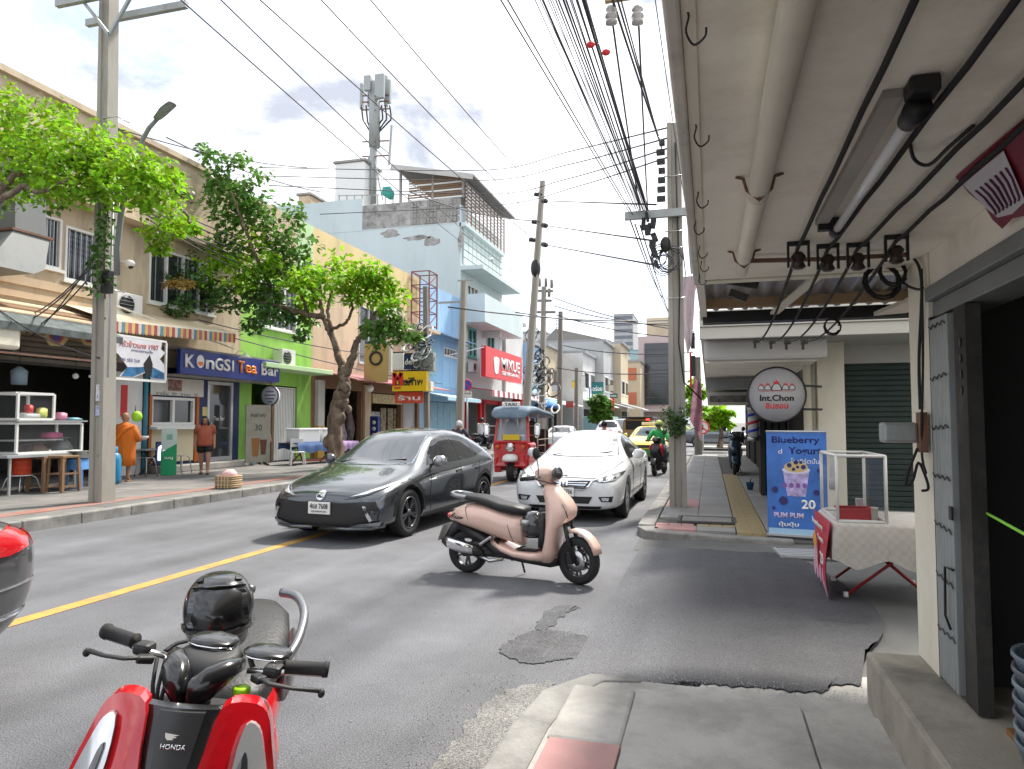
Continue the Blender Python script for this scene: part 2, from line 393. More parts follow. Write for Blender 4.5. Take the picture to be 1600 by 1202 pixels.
# near right pavement (camera stands on it), rounded corner at the side street
cor = [(-.82, -5), (-.82, 3.55), (-.8, 3.95), (-.66, 4.2), (-.45, 4.27), (-.08, 4.27), (-.02, 4.45), (.05, 4.7), (1.06, 4.7), (1.06, -5)]
sw = structure(MB().prism(xy(cor, -.05), (0, 0, .13)), 'near_pavement', M_pave)
kn = MB().prism(xy([(-.79, -5), (-.98, -5), (-.98, 3.5), (-.93, 3.98), (-.72, 4.3), (-.42, 4.36), (-.4, 4.25), (-.62, 4.2), (-.74, 3.95), (-.79, 3.5)], -.06), (0, 0, .15))
kb = bpy.data.objects.new('kerb', kn.mesh('kerb')); kb.data.materials.append(M_kerb); C.objects.link(kb); kb.parent = sw; fx(kb, .015)
def child(mb, name, m, par, **k): return part(mb, name, m, par, **k)
for i, (x0, y0, x1, y1) in enumerate([(-.41, .2, .44, 2.36), (.45, .2, .99, 2.36), (-.41, 2.37, .44, 4.1), (.45, 2.37, .99, 4.02)]):
    child(MB().box(x0, y0, .03, x1, y1, .098+.002*i), 'slab', M_pave, sw, bevel=.004)
for y in (.7, 1.37, 2.04, 2.71): child(MB().box(-.76, y+.005, .04, -.42, y+.665, .1), 'tile', M_pink, sw, bevel=.006)
child(MB().box(-.78, 3.39, .04, -.42, 4.1, .094), 'slab', M_pave, sw, bevel=.02)
# far right pavement with tactile strip
fp = structure(MB().prism(xy([(-.9, 10.15), (-.62, 9.86), (.2, 9.72), (1.0, 9.62), (2.2, 9.6), (2.2, 34), (-.9, 34)], 0), (0, 0, .085)), 'far_pavement', M_joint)
structure(MB().box(-.9, 44, 0, 2.2, 88, .12), 'distant_pavement', M_pave)
child(MB().prism(xy([(-1.02, 10.3), (-.86, 9.88), (-.5, 9.74), (.3, 9.58), (1.0, 9.48), (1.0, 9.7), (.3, 9.82), (-.45, 9.98), (-.66, 10.08), (-.78, 10.4)], -.03), (0, 0, .148)), 'kerb', M_kerb, fp, bevel=.015)
for k in range(24): child(MB().box(-1.02, 10.41+k, -.03, -.79, 11.4+k, .128+.006*R.random()), 'kerb_stone', M_kerb, fp, bevel=.015)
tx = [-.62, .31]
tt = MB().box(0, 0, -.02, .185, .185, .03)
for q in range(4): tt.box(.018+q*.042, .012, .03, .036+q*.042, .173, .037)
tm = tt.mesh('tile'); tm.materials.append(M_tact)
for k in range(58):
    for c in range(2):
        o = bpy.data.objects.new('tile', tm); C.objects.link(o); o.parent = fp; o.location = (.34+.19*c, 9.95+k*.19, .098+.003*R.random())
for k in range(17):
    for (x0, x1) in ((-.77, -.2), (-.195, .325), (.735, 1.5), (1.505, 2.15)):
        if k == 0 and x0 < -.1: continue
        child(MB().box(x0, 9.95+k*1.4, .06, x1, 9.943+1.4+k*1.4, .118+.006*R.random()), 'slab', M_pave2 if x0 > -.7 else M_pink if k in (0, 2) else M_pave2, fp, bevel=.006)
for (x0, x1) in ((-.77, -.2), (-.195, .325)):
    child(MB().box(x0, 10.12, .06, x1, 10.5, .118), 'slab', M_pink if x0 < -.5 else M_pave2, fp, bevel=.006)
    for q in range(3): child(MB().box(x0+q*.18, 10.52, .06, x0+q*.18+.172, 10.7, .12), 'tile', M_tact if x0 > -.5 else M_pink, fp, bevel=.004)
mh = thing('manhole_cover', 'rectangular grey concrete manhole cover in the pavement at the foot of the roadside pole', 'manhole cover', (-.06, 11.15, .118))
part(MB().box(-.36, -.26, 0, .36, .26, .02), 'cover', mat('cover', (.22, .21, .2), .8, 0, .2, 5, bump=.4), mh, bevel=.006)
part(MB().bar((-.4, -.3, .008), (.4, -.3, .008), .05, .03).bar((-.4, .3, .008), (.4, .3, .008), .05, .03).bar((-.4, -.3, .008), (-.4, .3, .008), .05, .029).bar((.4, -.3, .008), (.4, .3, .008), .05, .029), 'rim', pm((.08, .075, .07), .8), mh)
dg_ = thing('drain_grate', 'pale metal floor grate lying at the edge of the side road by the yogurt stall', 'grate', (1.12, 8.75, .085), .1)
for k in range(5): part(MB().box(-.36, -.22+k*.1, 0, .36, -.165+k*.1, .03), 'slat', pm((.45, .46, .47), .5, .3), dg_)
for s in (-.4, .362): part(MB().box(s, -.24, 0, s+.038, .26, .035), 'frame_side', pm((.4, .41, .42), .5, .3), dg_)
# left pavement
lp = structure(MB().box(-15.4, -4, -.03, -9.66, 96, .135), 'left_pavement', M_joint)
for k in range(46): child(MB().box(-9.83, 4+k, -.05, -9.6, 4.99+k, .165+.008*R.random()), 'kerb_stone', M_kerb, lp, bevel=.018)
for k in range(15):
    for c in range(4):
        x0 = -15.18+c*1.335; y0 = 4.5+k*1.3
        child(MB().box(x0, y0, .09, x0+1.328, y0+1.293, .165+.006*R.random()), 'slab', M_earth if R.random() < .3 else M_lpave, lp, bevel=.008)
child(MB().box(-15.2, 24.05, .1, -9.84, 96, .166), 'paving', M_lpave, lp)
child(MB().box(-10.62, 8, .1, -10.25, 24, .177), 'red_band', mat('red_band', (.28, .13, .10), .8, 0, .2, 3, dirt=(.2, .18, .17), ds=.8, da=.9), lp)
# ---------------------------------------------------------------- left row of shophouses
FX = -15.2
M_beige = mat('beige_wall', (.54, .44, .31), .85, 0, .12, .8, (1, 1, .3), bump=.2, dirt=(.27, .215, .155), ds=1.1, da=.85)
M_peach = mat('peach_wall', (.58, .45, .31), .85, 0, .08, .8, (1, 1, .35), bump=.15, dirt=(.36, .28, .20), ds=1.1, da=.7)
M_yelw = mat('yellow_wall', (.62, .50, .26), .85, 0, .06, .8, (1, 1, .3), bump=.15, dirt=(.38, .31, .21), ds=1, da=.7)
M_green = mat('green_wall', (.30, .58, .10), .8, 0, .08, .8, (1, 1, .4), bump=.1, dirt=(.18, .31, .09), ds=1.3, da=.75)
M_pgreen = mat('pale_green_wall', (.45, .62, .35), .8, 0, .08, .8, (1, 1, .4), bump=.1, dirt=(.33, .42, .28), ds=.9, da=.4)
M_blue = mat('blue_wall', (.30, .50, .72), .8, 0, .06, .8, (1, 1, .35), bump=.1, dirt=(.22, .32, .42), ds=1.1, da=.75)
M_aqua = mat('aqua_wall', (.53, .61, .62), .8, 0, .06, .5, (1, 1, .4), bump=.1, dirt=(.40, .48, .48), ds=.45, da=.5)
M_stain = mat('stained_wall', (.36, .35, .34), .9, 0, .3, 1.5, bump=.4, dirt=(.09, .085, .08), ds=1.2, da=.9)
M_conc = mat('grey_concrete', (.30, .29, .27), .85, 0, .18, 2, (1, 1, .4), bump=.3, dirt=(.17, .16, .15), ds=1.6, da=.6)
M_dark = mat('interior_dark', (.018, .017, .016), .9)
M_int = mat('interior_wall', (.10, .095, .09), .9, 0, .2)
M_glass = mat('window_glass', (.03, .035, .04), .06, 0, ior=1.6)
M_white = mat('white_paint', (.74, .74, .72), .5, 0, .05, 3, dirt=(.5, .48, .45), ds=3, da=.35)
M_alu = mat('aluminium', (.55, .56, .57), .4, .6, .08, 4)
M_steel = mat('steel', (.5, .5, .5), .28, 1)
M_rust = mat('rusty_metal', (.20, .12, .09), .8, .2, .3, 6, dirt=(.28, .11, .05), ds=4, da=.8)
M_wood = mat('old_wood', (.22, .13, .07), .75, 0, .3, 3, (8, 8, 1), bump=.3)
M_black = mat('black_plastic', (.015, .015, .016), .45)
M_rub = mat('rubber', (.02, .02, .021), .8, 0, .2, 20)
M_navy = mat('navy_paint', (.015, .03, .11), .5, 0, .1)
M_red = mat('sign_red', (.62, .025, .03), .4, 0, .06)
M_tarp = mat('plain_tarp', (.3, .32, .33), .7, 0, .2, 3, bump=.3)
M_clear = mat('clear_sheet', (.16, .17, .175), .04, 0, alpha=.12)
M_slat = mat('shutter_grey', (.32, .33, .34), .55, .3, .1, 2, (1, 1, 6), dirt=(.2, .19, .18), ds=2)

def facade(b, m, y0, y1, z0, z1, holes, depth=.22, x=FX, name='wall'):
    """front wall between y0..y1 with rectangular openings (ya, yb, za, zb), built of butted blocks"""
    ys = sorted({y0, y1, *[h[0] for h in holes], *[h[1] for h in holes]})
    mb = MB()
    for a, c in zip(ys, ys[1:]):
        mid = (a+c)/2; z = z0
        for h in sorted([h for h in holes if h[0] < mid < h[1]], key=lambda h: h[2]):
            if h[2] > z: mb.box(x-depth, a, z, x, c, h[2])
            z = h[3]
        if z < z1: mb.box(x-depth, a, z, x, c, z1)
    return part(mb, name, m, b, world=True)
def window(b, ya, yb, za, zb, n=2, x=FX, fm=None, grille=False, bars=0, sill=True, w=.06):
    fm = fm or M_white; mb = MB(); d = .1
    mb.box(x-d, ya, za, x+.03, ya+w, zb).box(x-d, yb-w, za, x+.03, yb, zb).box(x-d, ya+w, za, x+.03, yb-w, za+w).box(x-d, ya+w, zb-w, x+.03, yb-w, zb)
    for i in range(1, n): y = ya+(yb-ya)*i/n; mb.box(x-d, y-w*.6, za+w, x+.025, y+w*.6, zb-w)
    f = part(mb, 'window', fm, b, world=True)
    for i in range(n):
        p = MB().box(x-.07, ya+(yb-ya)*i/n+w*.6, za+w, x-.06, ya+(yb-ya)*(i+1)/n-w*.6, zb-w); part(p, 'pane', M_glass, f, world=True)
    if sill: part(MB().box(x, ya-.06, za-.07, x+.09, yb+.06, za-.003), 'sill', fm, f, world=True)
    if bars:
        g = MB()
        for i in range(bars): y = ya+w+(yb-ya-2*w)*(i+.5)/bars; g.bar((x-.02, y, za+w), (x-.02, y, zb-w), .018)
        part(g, 'grille', M_alu, f, world=True)
    return f
def body(b, y0, y1, z1, m, deep=10, x=FX, back=True):     # side walls, rear, roof and a dark shop room
    mb = MB().box(x-deep, y0, 0, x-.23, y0+.12, z1).box(x-deep, y1-.12, 0, x-.23, y1, z1).box(x-deep-.2, y0, 0, x-deep, y1, z1)
    part(mb, 'side_wall', m, b, world=True)
    part(MB().box(x-deep, y0+.121, z1-.35, x-.225, y1-.121, z1-.2), 'roof', M_conc, b, world=True)
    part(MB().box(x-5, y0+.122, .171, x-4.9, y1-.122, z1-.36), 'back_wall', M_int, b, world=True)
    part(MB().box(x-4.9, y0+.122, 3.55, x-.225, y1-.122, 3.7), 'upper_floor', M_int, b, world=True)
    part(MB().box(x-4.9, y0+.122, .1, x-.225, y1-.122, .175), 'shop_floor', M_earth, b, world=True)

# -- beige house: restaurant and tea bar
hb = thing('beige_shophouse', 'long beige two storey shophouse with the open restaurant and the blue tea bar below', 'building', (FX, 12, .1))
body(hb, 2.5, 20.3, 9.45, M_beige)
facade(hb, M_beige, 2.5, 20.3, 3.2, 9.45, [(12.75, 13.4, 5.3, 6.55), (13.5, 14.62, 5.1, 6.45), (16.2, 18.9, 5.0, 6.6), (4, 6, 5.2, 6.5), (8, 11, 5.2, 6.5)])
part(MB().box(FX, 2.5, 7.0, FX+.5, 20.28, 7.12).box(FX, 2.5, 9.45, FX+.12, 20.28, 9.6), 'ledge', M_beige, hb, world=True)
for a in ((12.75, 13.4, 5.3, 6.55, 1), (13.5, 14.62, 5.1, 6.45, 1), (16.2, 18.9, 5.0, 6.6, 4), (4, 6, 5.2, 6.5, 2), (8, 11, 5.2, 6.5, 3)): window(hb, *a[:4], n=a[4], bars=6)
part(MB().box(FX, 2.5, 4.75, FX+.06, 15.6, 4.95).box(FX, 2.5, 4.45, FX+.05, 15.6, 4.6), 'trim', M_peach, hb, world=True)
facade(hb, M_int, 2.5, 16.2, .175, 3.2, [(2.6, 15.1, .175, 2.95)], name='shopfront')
part(MB().box(FX, 15.1, .17, FX+.05, 16.05, 2.95), 'white_panel', M_white, hb, world=True)
part(MB().box(FX+.05, 15.3, 1.75, FX+.06, 15.52, 2.6), 'red_notice', M_red, hb, world=True)
part(MB().tube([(FX+.1, 16.12, .17), (FX+.1, 16.12, 3.1)], .06, 10), 'drain_pipe', pm((.05, .22, .32), .5), hb, world=True)
# rolled shutter housing above the restaurant (slats)
for k in range(5): part(MB().box(FX+.02, 11.2, 3.0+k*.12, FX+.1, 15.1, 3.1+k*.12), 'slat', pm((.2, .17, .14), .7, var=.2), hb, world=True, bevel=.015)
# tea bar front
facade(hb, M_navy, 16.2, 20.3, .175, 3.2, [(16.4, 18.15, 1.52, 2.33), (18.72, 19.95, .36, 2.9)], name='tea_bar_front')
part(MB().box(FX, 16.42, .45, FX+.05, 18.1, 1.4), 'cream_panel', pm((.62, .55, .38), .7), hb, world=True)
for a_ in ((FX, 16.3, .4, FX+.07, 16.4, 2.9), (FX, 18.15, .4, FX+.06, 18.55, 1.45), (FX, 18.2, 1.45, FX+.07, 18.3, 2.9)): part(MB().box(*a_), 'orange_trim', pm((.42, .12, .02), .5), hb, world=True)
w = window(hb, 16.4, 18.15, 1.52, 2.33, 2, w=.08)
part(MB().box(FX+.031, 16.3, 1.4, FX+.35, 18.25, 1.47), 'counter', M_white, hb, world=True)
part(MB().box(FX+.005, 16.3, 2.38, FX+.09, 18.45, 2.9), 'menu_board', pm((.62, .6, .55), .5, var=.08), hb, world=True)
part(MB().box(FX+.091, 16.95, 2.52, FX+.095, 17.5, 2.85), 'menu_photo', mat('menu_photo', (.25, .12, .1), .5, 0, .9, 9), hb, world=True)
text('ชาเย็น  30   ชานม  35', .1, M_black, hb, frame((FX+.092, 17.35, 2.44), (0, 1, 0)), 1.7, world=True)
dr = MB().box(FX-.1, 18.72, .36, FX+.03, 18.82, 2.9).box(FX-.1, 19.85, .36, FX+.03, 19.95, 2.9).box(FX-.1, 18.82, 2.8, FX+.03, 19.85, 2.9).box(FX-.1, 18.82, .36, FX+.03, 19.85, .5)
dd = part(dr, 'door', M_alu, hb, world=True)
part(MB().box(FX-.04, 18.82, .5, FX-.03, 19.85, 2.8), 'pane', M_glass, dd, world=True)
part(MB().bar((FX+.06, 18.88, 1.1), (FX+.06, 18.88, 1.6), .03), 'handle', M_steel, dd, world=True)
text('Tea Bar', .12, M_white, hb, frame((FX-.026, 19.35, 1.72), (0, 1, 0)), .5, world=True)
part(MB().box(FX+.003, 16.3, .17, FX+.55, 20.25, .36), 'step', M_conc, hb, world=True, bevel=.02)
for y, z, c in ((18.62, 1.8, (.6, .5, .2)), (18.62, 1.45, (.6, .62, .6))): part(MB().box(FX+.002, y-.1, z, FX+.012, y+.1, z+.28), 'notice', pm(c), hb, world=True)
# sign of the tea bar
ks = thing('tea_bar_sign', 'dark blue sign board lettered Kongsi Tea Bar above the glass door', 'sign', (-14.5, 19, 3))
KX = -14.35
k0, k1 = onx(282, 560, KX), onx(437, 575, KX)
ky0, ky1 = k0.y, k1.y
part(MB().box(KX-.12, ky0, 2.98, KX, ky1, 3.68), 'board', mat('sign_blue', (.012, .03, .21), .35, 0, .1), ks, world=True)
part(MB().box(KX-.8, ky0, 3.69, KX-.05, ky1, 3.75).box(KX-.8, ky0+.02, 2.93, KX-.1, ky1-.02, 2.975), 'bracket', M_conc, ks, world=True)
L_ = ky1-ky0; wh = pm((.8, .8, .8), .4); og = pm((.75, .2, .02), .4)
def kt(s, a, b, m, h=.38, z=3.36): text(s, h, m, ks, frame((KX+.002, ky0+L_*(a+b)/2, z), (0, 1, 0)), L_*(b-a), .03, .02, True)
kt('K', .035, .115, wh); kt('n', .215, .29, wh, .27, 3.32); kt('G', .30, .375, wh); kt('S', .385, .445, wh); kt('I', .465, .48, wh, .34)
kt('T', .525, .59, og); kt('ea', .60, .725, og, .27, 3.31); kt('B', .78, .845, wh); kt('a', .855, .92, wh, .25, 3.30); kt('r', .93, .975, wh, .25, 3.30)
part(MB().prism([(KX+.002, ky0+L_*.165+.15*c, 3.38+.19*s) for c, s in circ(1, 20)], (.03, 0, 0)), 'letter_o', wh, ks, world=True)
part(MB().prism([(KX+.033, ky0+L_*.165+.115*c, 3.31+.07*s) for c, s in [(-1, .1), (-.8, .75), (0, .95), (.8, .75), (1, .1), (.6, -.8), (0, -1), (-.6, -.8)]], (.006, 0, 0)), 'emblem', og, ks, world=True)
lm = thing('sign_lamp', 'white conical lamp shade on an arm over the blue tea bar sign', 'lamp', (KX, ky0+L_*.49, 3.5))
part(MB().lathe([(.03, .12), (.05, .08), (.2, -.02), (.19, -.03), (.02, .06)], 16, Matrix.Translation((.38, 0, .14))), 'shade', M_white, lm)
part(MB().tube([(-.02, 0, .2), (.15, 0, .34), (.36, 0, .3), (.38, 0, .24)], .012, 6), 'arm', M_white, lm)

# -- green house
hg = thing('green_shophouse', 'bright lime green narrow shophouse with a dark doorway and white folding gate', 'building', (FX, 22.5, .1))
body(hg, 20.3, 24.7, 9.45, M_green)
facade(hg, M_green, 20.301, 24.7, 3.75, 6.9, [(21.2, 23.6, 5.0, 6.6)])
facade(hg, M_beige, 20.301, 23.6, 6.9, 9.45, [], name='upper_wall'); facade(hg, M_pgreen, 23.6, 24.7, 6.9, 9.45, [], name='upper_wall')
facade(hg, M_green, 20.301, 24.7, .175, 3.75, [(20.95, 23.75, .175, 2.95)], name='shopfront')
part(MB().box(FX+.003, 20.32, 3.45, FX+1.0, 24.68, 3.62), 'canopy_slab', M_pgreen, hg, world=True, bevel=.02)
window(hg, 21.2, 23.6, 5.0, 6.6, 3, bars=9)
gt = part(MB().bar((FX-.1, 22.3, .18), (FX-.1, 22.3, 2.9), .06).bar((FX-.1, 23.7, .18), (FX-.1, 23.7, 2.9), .06).bar((FX-.1, 22.3, 2.88), (FX-.1, 23.7, 2.88), .04), 'folding_gate', M_white, hg, world=True)
for k in range(13): part(MB().box(FX-.14, 22.36+k*.1, .2, FX-.1, 22.425+k*.1, 2.85), 'slat', M_white, gt, world=True)
part(MB().box(FX-.25, 22.12, .18, FX+.02, 22.26, 2.95), 'wooden_jamb', M_wood, hg, world=True)
rs = thing('round_sign', 'small round white shop sign hanging before the lime green shop', 'sign', (FX+.8, 20.9, 2.5))
part(MB().cyl((-.0, -.06, 0), (0, .06, 0), .33, n=28), 'face', pm((.55, .56, .62), .5, var=.06), rs)
part(MB().tube([(.34*c, -.065, .34*s) for c, s in circ(1, 28)]+[(.34, -.065, 0)], .02, 6), 'rim', M_black, rs)
for z, w in ((.14, .3), (.02, .42), (-.1, .36), (-.2, .2)): part(MB().box(-w/2, -.066, z-.025, w/2, -.061, z+.025), 'print', pm((.12, .12, .2)), rs)
part(MB().bar((0, 0, .3), (0, 0, .95), .025), 'hanger', M_black, rs)

# -- peach / yellow house
hy = thing('yellow_shophouse', 'peach and yellow shophouse row between the lime green shop and the blue house', 'building', (FX, 30, .1))
body(hy, 24.7, 35.6, 9.45, M_peach)
facade(hy, M_peach, 24.701, 35.6, 3.6, 7.4, [(28.6, 31.4, 4.3, 6.9)])
facade(hy, M_yelw, 24.701, 35.6, 7.4, 9.45, [], depth=.24)
facade(hy, M_wood, 24.701, 35.6, .175, 3.6, [(25.6, 28.9, .175, 3.0), (29.8, 33.2, .175, 3.0), (33.5, 35.3, .175, 2.9)], name='shopfront')
window(hy, 28.6, 31.4, 4.3, 6.9, 3, fm=M_alu)
part(MB().box(FX+.003, 25.0, .171, FX+.18, 25.5, 1.45), 'pillar', pm((.55, .33, .05)), hy, world=True)
part(MB().box(FX+.003, 25.0, 1.451, FX+.16, 25.5, 3.3), 'pillar', pm((.5, .48, .46), var=.1), hy, world=True)
part(MB().box(FX+.003, 29.1, .17, FX+.1, 29.7, 3.3), 'pillar', M_peach, hy, world=True)
part(MB().prism([(FX+.003, 24.9, 3.75), (FX+1.9, 24.9, 3.3), (FX+1.9, 24.9, 3.25), (FX+.003, 24.9, 3.68)], (0, 10.5, 0)), 'awning', pm((.32, .12, .13), .6, var=.2), hy, world=True)
part(MB().box(FX-.2, 33.55, .18, FX-.15, 35.25, 2.9), 'shutter', M_slat, hy, world=True)
for k in range(20): part(MB().box(FX-.148, 33.56, .25+k*.13, FX-.12, 35.24, .34+k*.13), 'slat', M_slat, hy, world=True)
part(MB().box(FX-.1, 30.0, 2.5, FX+.02, 33.3, 2.95), 'menu_board', pm((.5, .42, .2), .5, var=.4, vs=6), hy, world=True)
part(MB().box(FX-.2, 29.9, .6, FX-.1, 31.0, 2.1), 'poster', mat('poster', (.3, .32, .34), .6, 0, .8, 5), hy, world=True)
for y in (31.4, 32.2, 32.9): part(MB().box(FX-.3, y, .18, FX-.25, y+.6, 2.3), 'shelf_unit', mat('shelf_goods', (.2, .16, .1), .7, 0, .9, 7), hy, world=True)
ld = [V((-14.6, 36.0, z)) for z in (6.3, 10.2)]
lt = thing('sign_scaffold', 'rusty red open lattice sign frame standing out from the yellow house', 'frame', (-14.7, 34.6, 6))
M_lat = mat('lattice_red', (.20, .08, .10), .7, .2, .3, 5)
for y in (34.2, 35.3):
    for x in (-15.1, -14.1): part(MB().bar((x, y, 6.6), (x, y, 9.6), .06), 'post', M_lat, lt, world=True)
for k in range(5):
    z = 6.7+k*.72
    part(MB().bar((-15.1, 34.2, z), (-14.1, 34.2, z), .05).bar((-15.1, 35.3, z), (-14.1, 35.3, z), .05).bar((-15.1, 34.2, z), (-15.1, 35.3, z), .05).bar((-14.1, 34.2, z), (-14.1, 35.3, z), .05), 'rung', M_lat, lt, world=True)
    if k < 4: part(MB().bar((-14.1, 34.2, z), (-14.1, 35.3, z+.7), .04).bar((-15.1, 34.2, z+.7), (-14.1, 34.2, z), .04), 'brace', M_lat, lt, world=True)
part(MB().box(-15.19, 32.5, 6.35, -14.0, 35.6, 6.5), 'platform', M_peach, lt, world=True)

# -- blue house
hu = thing('blue_shophouse', 'light blue two storey shophouse with blue plank shutters beside the yellow row', 'building', (FX, 39, .1))
body(hu, 35.6, 42.05, 9.45, M_blue)
facade(hu, M_blue, 35.601, 42.05, 3.0, 9.45, [(39.2, 41.2, 5.6, 6.1)])
facade(hu, M_blue, 35.601, 42.05, .175, 3.0, [(36.2, 41.5, .175, 2.8)], name='shopfront')
part(MB().prism([(FX+.003, 35.7, 6.85), (FX+1.1, 35.7, 6.55), (FX+1.1, 35.7, 6.48), (FX+.003, 35.7, 6.7)], (0, 6.3, 0)), 'awning', pm((.16, .24, .38), .6, var=.2), hu, world=True)
part(MB().prism([(FX+.003, 36.0, 3.3), (FX+1.5, 36.0, 3.0), (FX+1.5, 36.0, 2.8), (FX+1.45, 36.0, 2.8), (FX+1.45, 36.0, 2.94), (FX+.003, 36.0, 3.22)], (0, 5.8, 0)), 'canopy', pm((.38, .58, .68), .6, var=.15), hu, world=True)
window(hu, 39.2, 41.2, 5.6, 6.1, 4, fm=M_white)
for k in range(5): part(MB().box(FX-.12, 36.3+k*1.04, .18, FX-.06, 37.3+k*1.04, 2.78), 'plank', pm((.22, .38, .47), .7, var=.15), hu, world=True, bevel=.02)
for k in range(2): part(MB().box(FX, 38.9+k*1.25, 3.7, FX+.03, 40.1+k*1.25, 5.3), 'shutter', pm((.30, .50, .70), .7), hu, world=True)
part(MB().box(FX, 36.6, 4.3, FX+.03, 38.0, 5.9), 'panel', pm((.28, .47, .52), .7), hu, world=True)

# -- tall pale aqua building
Y0, Y1, ZT = 42.1, 51.5, 14.4
ha = thing('aqua_building', 'tall pale aqua four storey building with balconies, a long side wall and a rooftop shed', 'building', (FX, 47, .1))
part(MB().box(-31, Y0, 0, FX-.224, Y0+.25, ZT).box(-31, Y1-.2, 0, FX-.224, Y1, ZT+1).box(-31, Y0+.25, 0, -30.8, Y1-.2, ZT+1), 'side_wall', M_aqua, ha, world=True)
part(MB().box(-31, Y0-.02, ZT, -22.2, Y0+.2, 16.6).box(-22.2, Y0-.02, ZT, FX-.05, Y0+.2, 14.45), 'parapet', M_aqua, ha, world=True)
cw = part(MB().box(-22.2, Y0+.02, 14.45, FX-.05, Y0+.16, 16.1), 'breeze_block_wall', M_stain, ha, world=True)
for i in range(15):
    for k in range(4):
        if R.random() < .8: part(MB().box(-18.7+i*.23, Y0-.02, 14.55+k*.38, -18.52+i*.23, Y0+.015, 14.86+k*.38), 'block', M_conc, cw, world=True)
fh = [(43.4, 45.6, 9.3, 10.7), (47.4, 49.6, 9.2, 10.6), (43.5, 45.3, 5.9, 7.9), (47.6, 49.4, 5.9, 7.9)]
facade(ha, M_aqua, Y0, Y1, 3.2, 15.6, fh, x=FX)
facade(ha, M_red, Y0, Y1, .175, 3.2, [(43.2, 46.2, .175, 2.9), (47.0, 50.6, .175, 2.9)], name='shopfront')
part(MB().box(FX-8, Y0+.26, 15.0, FX-.24, Y1-.21, 15.2).box(FX-5, Y0+.26, .17, FX-4.9, Y1-.21, 15), 'roof', M_conc, ha, world=True)
M_teal = pm((.08, .30, .27), .6, var=.1)
for a in fh[:2]: window(ha, *a, 3, fm=M_white)
for a in fh[2:]: window(ha, *a, 2, fm=M_teal, w=.18)
M_aq2 = M_aqua
part(MB().box(FX+.003, Y0-.05, 7.95, FX+1.65, Y1, 8.15).box(FX+1.5, Y0-.05, 8.15, FX+1.65, Y1, 9.75).box(FX+.003, Y0-.05, 8.15, FX+1.5, Y0+.1, 9.75).box(FX+.003, Y1-.15, 8.15, FX+1.5, Y1, 9.75), 'balcony', M_aqua, ha, world=True)
part(MB().box(FX+.003, Y0-.02, 11.35, FX+1.5, Y1, 11.6), 'eave_slab', M_aqua, ha, world=True)
part(MB().box(FX+.003, Y0+4.5, 7.5, FX+1.3, Y0+4.75, 7.94), 'bracket', M_aqua, ha, world=True)
for i in range(10):
    for k in range(5): part(MB().box(FX+.02, Y0+.3+i*.9, 11.8+k*.5, FX+.1, Y0+1.1+i*.9, 12.22+k*.5), 'block', pm((.5, .58, .57), .8), ha, world=True)
# rooftop shed: sheet roof on posts, slatted sides
sx0, sx1 = -19.6, -14.6
part(MB().prism([(-19.9, 41.6, 18.55), (-14.2, 41.6, 17.35), (-14.2, 41.6, 17.22), (-19.9, 41.6, 18.42)], (0, 10, 0)), 'shed_roof', mat('shed_roof', (.16, .15, .15), .7, .2, .2), ha, world=True)
part(MB().bar((-19.9, 41.55, 18.35), (-14.2, 41.55, 17.15), .04, .35), 'fascia', pm((.45, .44, .42), .7, var=.1), ha, world=True)
for x in (-19.5, -17.2, -15.1): part(MB().bar((x, 42.25, 16.1), (x, 42.25, 17.5+(-15.1-x)*.2), .14), 'post', M_conc, ha, world=True)
for k in range(9): part(MB().box(-18.9, 42.2, 16.15+k*.16, -15.1, 42.24, 16.25+k*.16), 'slat', M_wood if k % 3 else M_white, ha, world=True)
for k in range(11): part(MB().box(-14.95, 42.3, 14.5+k*.24, -14.9, 51, 14.6+k*.24), 'slat', M_white, ha, world=True)
for k in range(11): part(MB().bar((-14.88, 42.4+k*.85, 14.4), (-14.88, 42.4+k*.85, 17.1), .08), 'baluster', pm((.3, .2, .16), .7), ha, world=True)
part(MB().box(-15.3, 42.1, 14.2, -14.85, 51, 14.45), 'ledge', M_aqua, ha, world=True)
# peeled paint patches on the side wall
for (u, v, a, b) in ((610, 365, 1.1, .25), (675, 378, .9, .35), (650, 372, 1.5, .18), (720, 375, .3, .7)):
    p = ony(u, v, Y0-.004); q = [(p.x+a*.6*c*(1+.3*R.uniform(-1, 1)), Y0-.004, p.z+b*s*(1+.4*R.uniform(-1, 1))) for c, s in circ(1, 14)]
    part(MB().quad(*q), 'peeled_patch', M_stain, ha, world=True)
# roof box and water tanks behind
for (x0, x1, z1) in ((-26.0, -23.6, 20.4), (-29, -28, 18.3)):
    t = thing('roof_tank', 'pale grey rooftop stair box behind the parapet' if x1 > -24 else 'small cream rooftop tank farthest from the street', 'tank', ((x0+x1)/2, 46, 15))
    part(MB().box(x0, 45, 15, x1, 47.5, z1), 'tank_body', M_white if x1 > -24 else M_peach, t, world=True, bevel=.1)
    part(MB().box(x0-.1, 44.9, z1, x1+.1, 47.6, z1+.15), 'lid', M_conc, t, world=True)
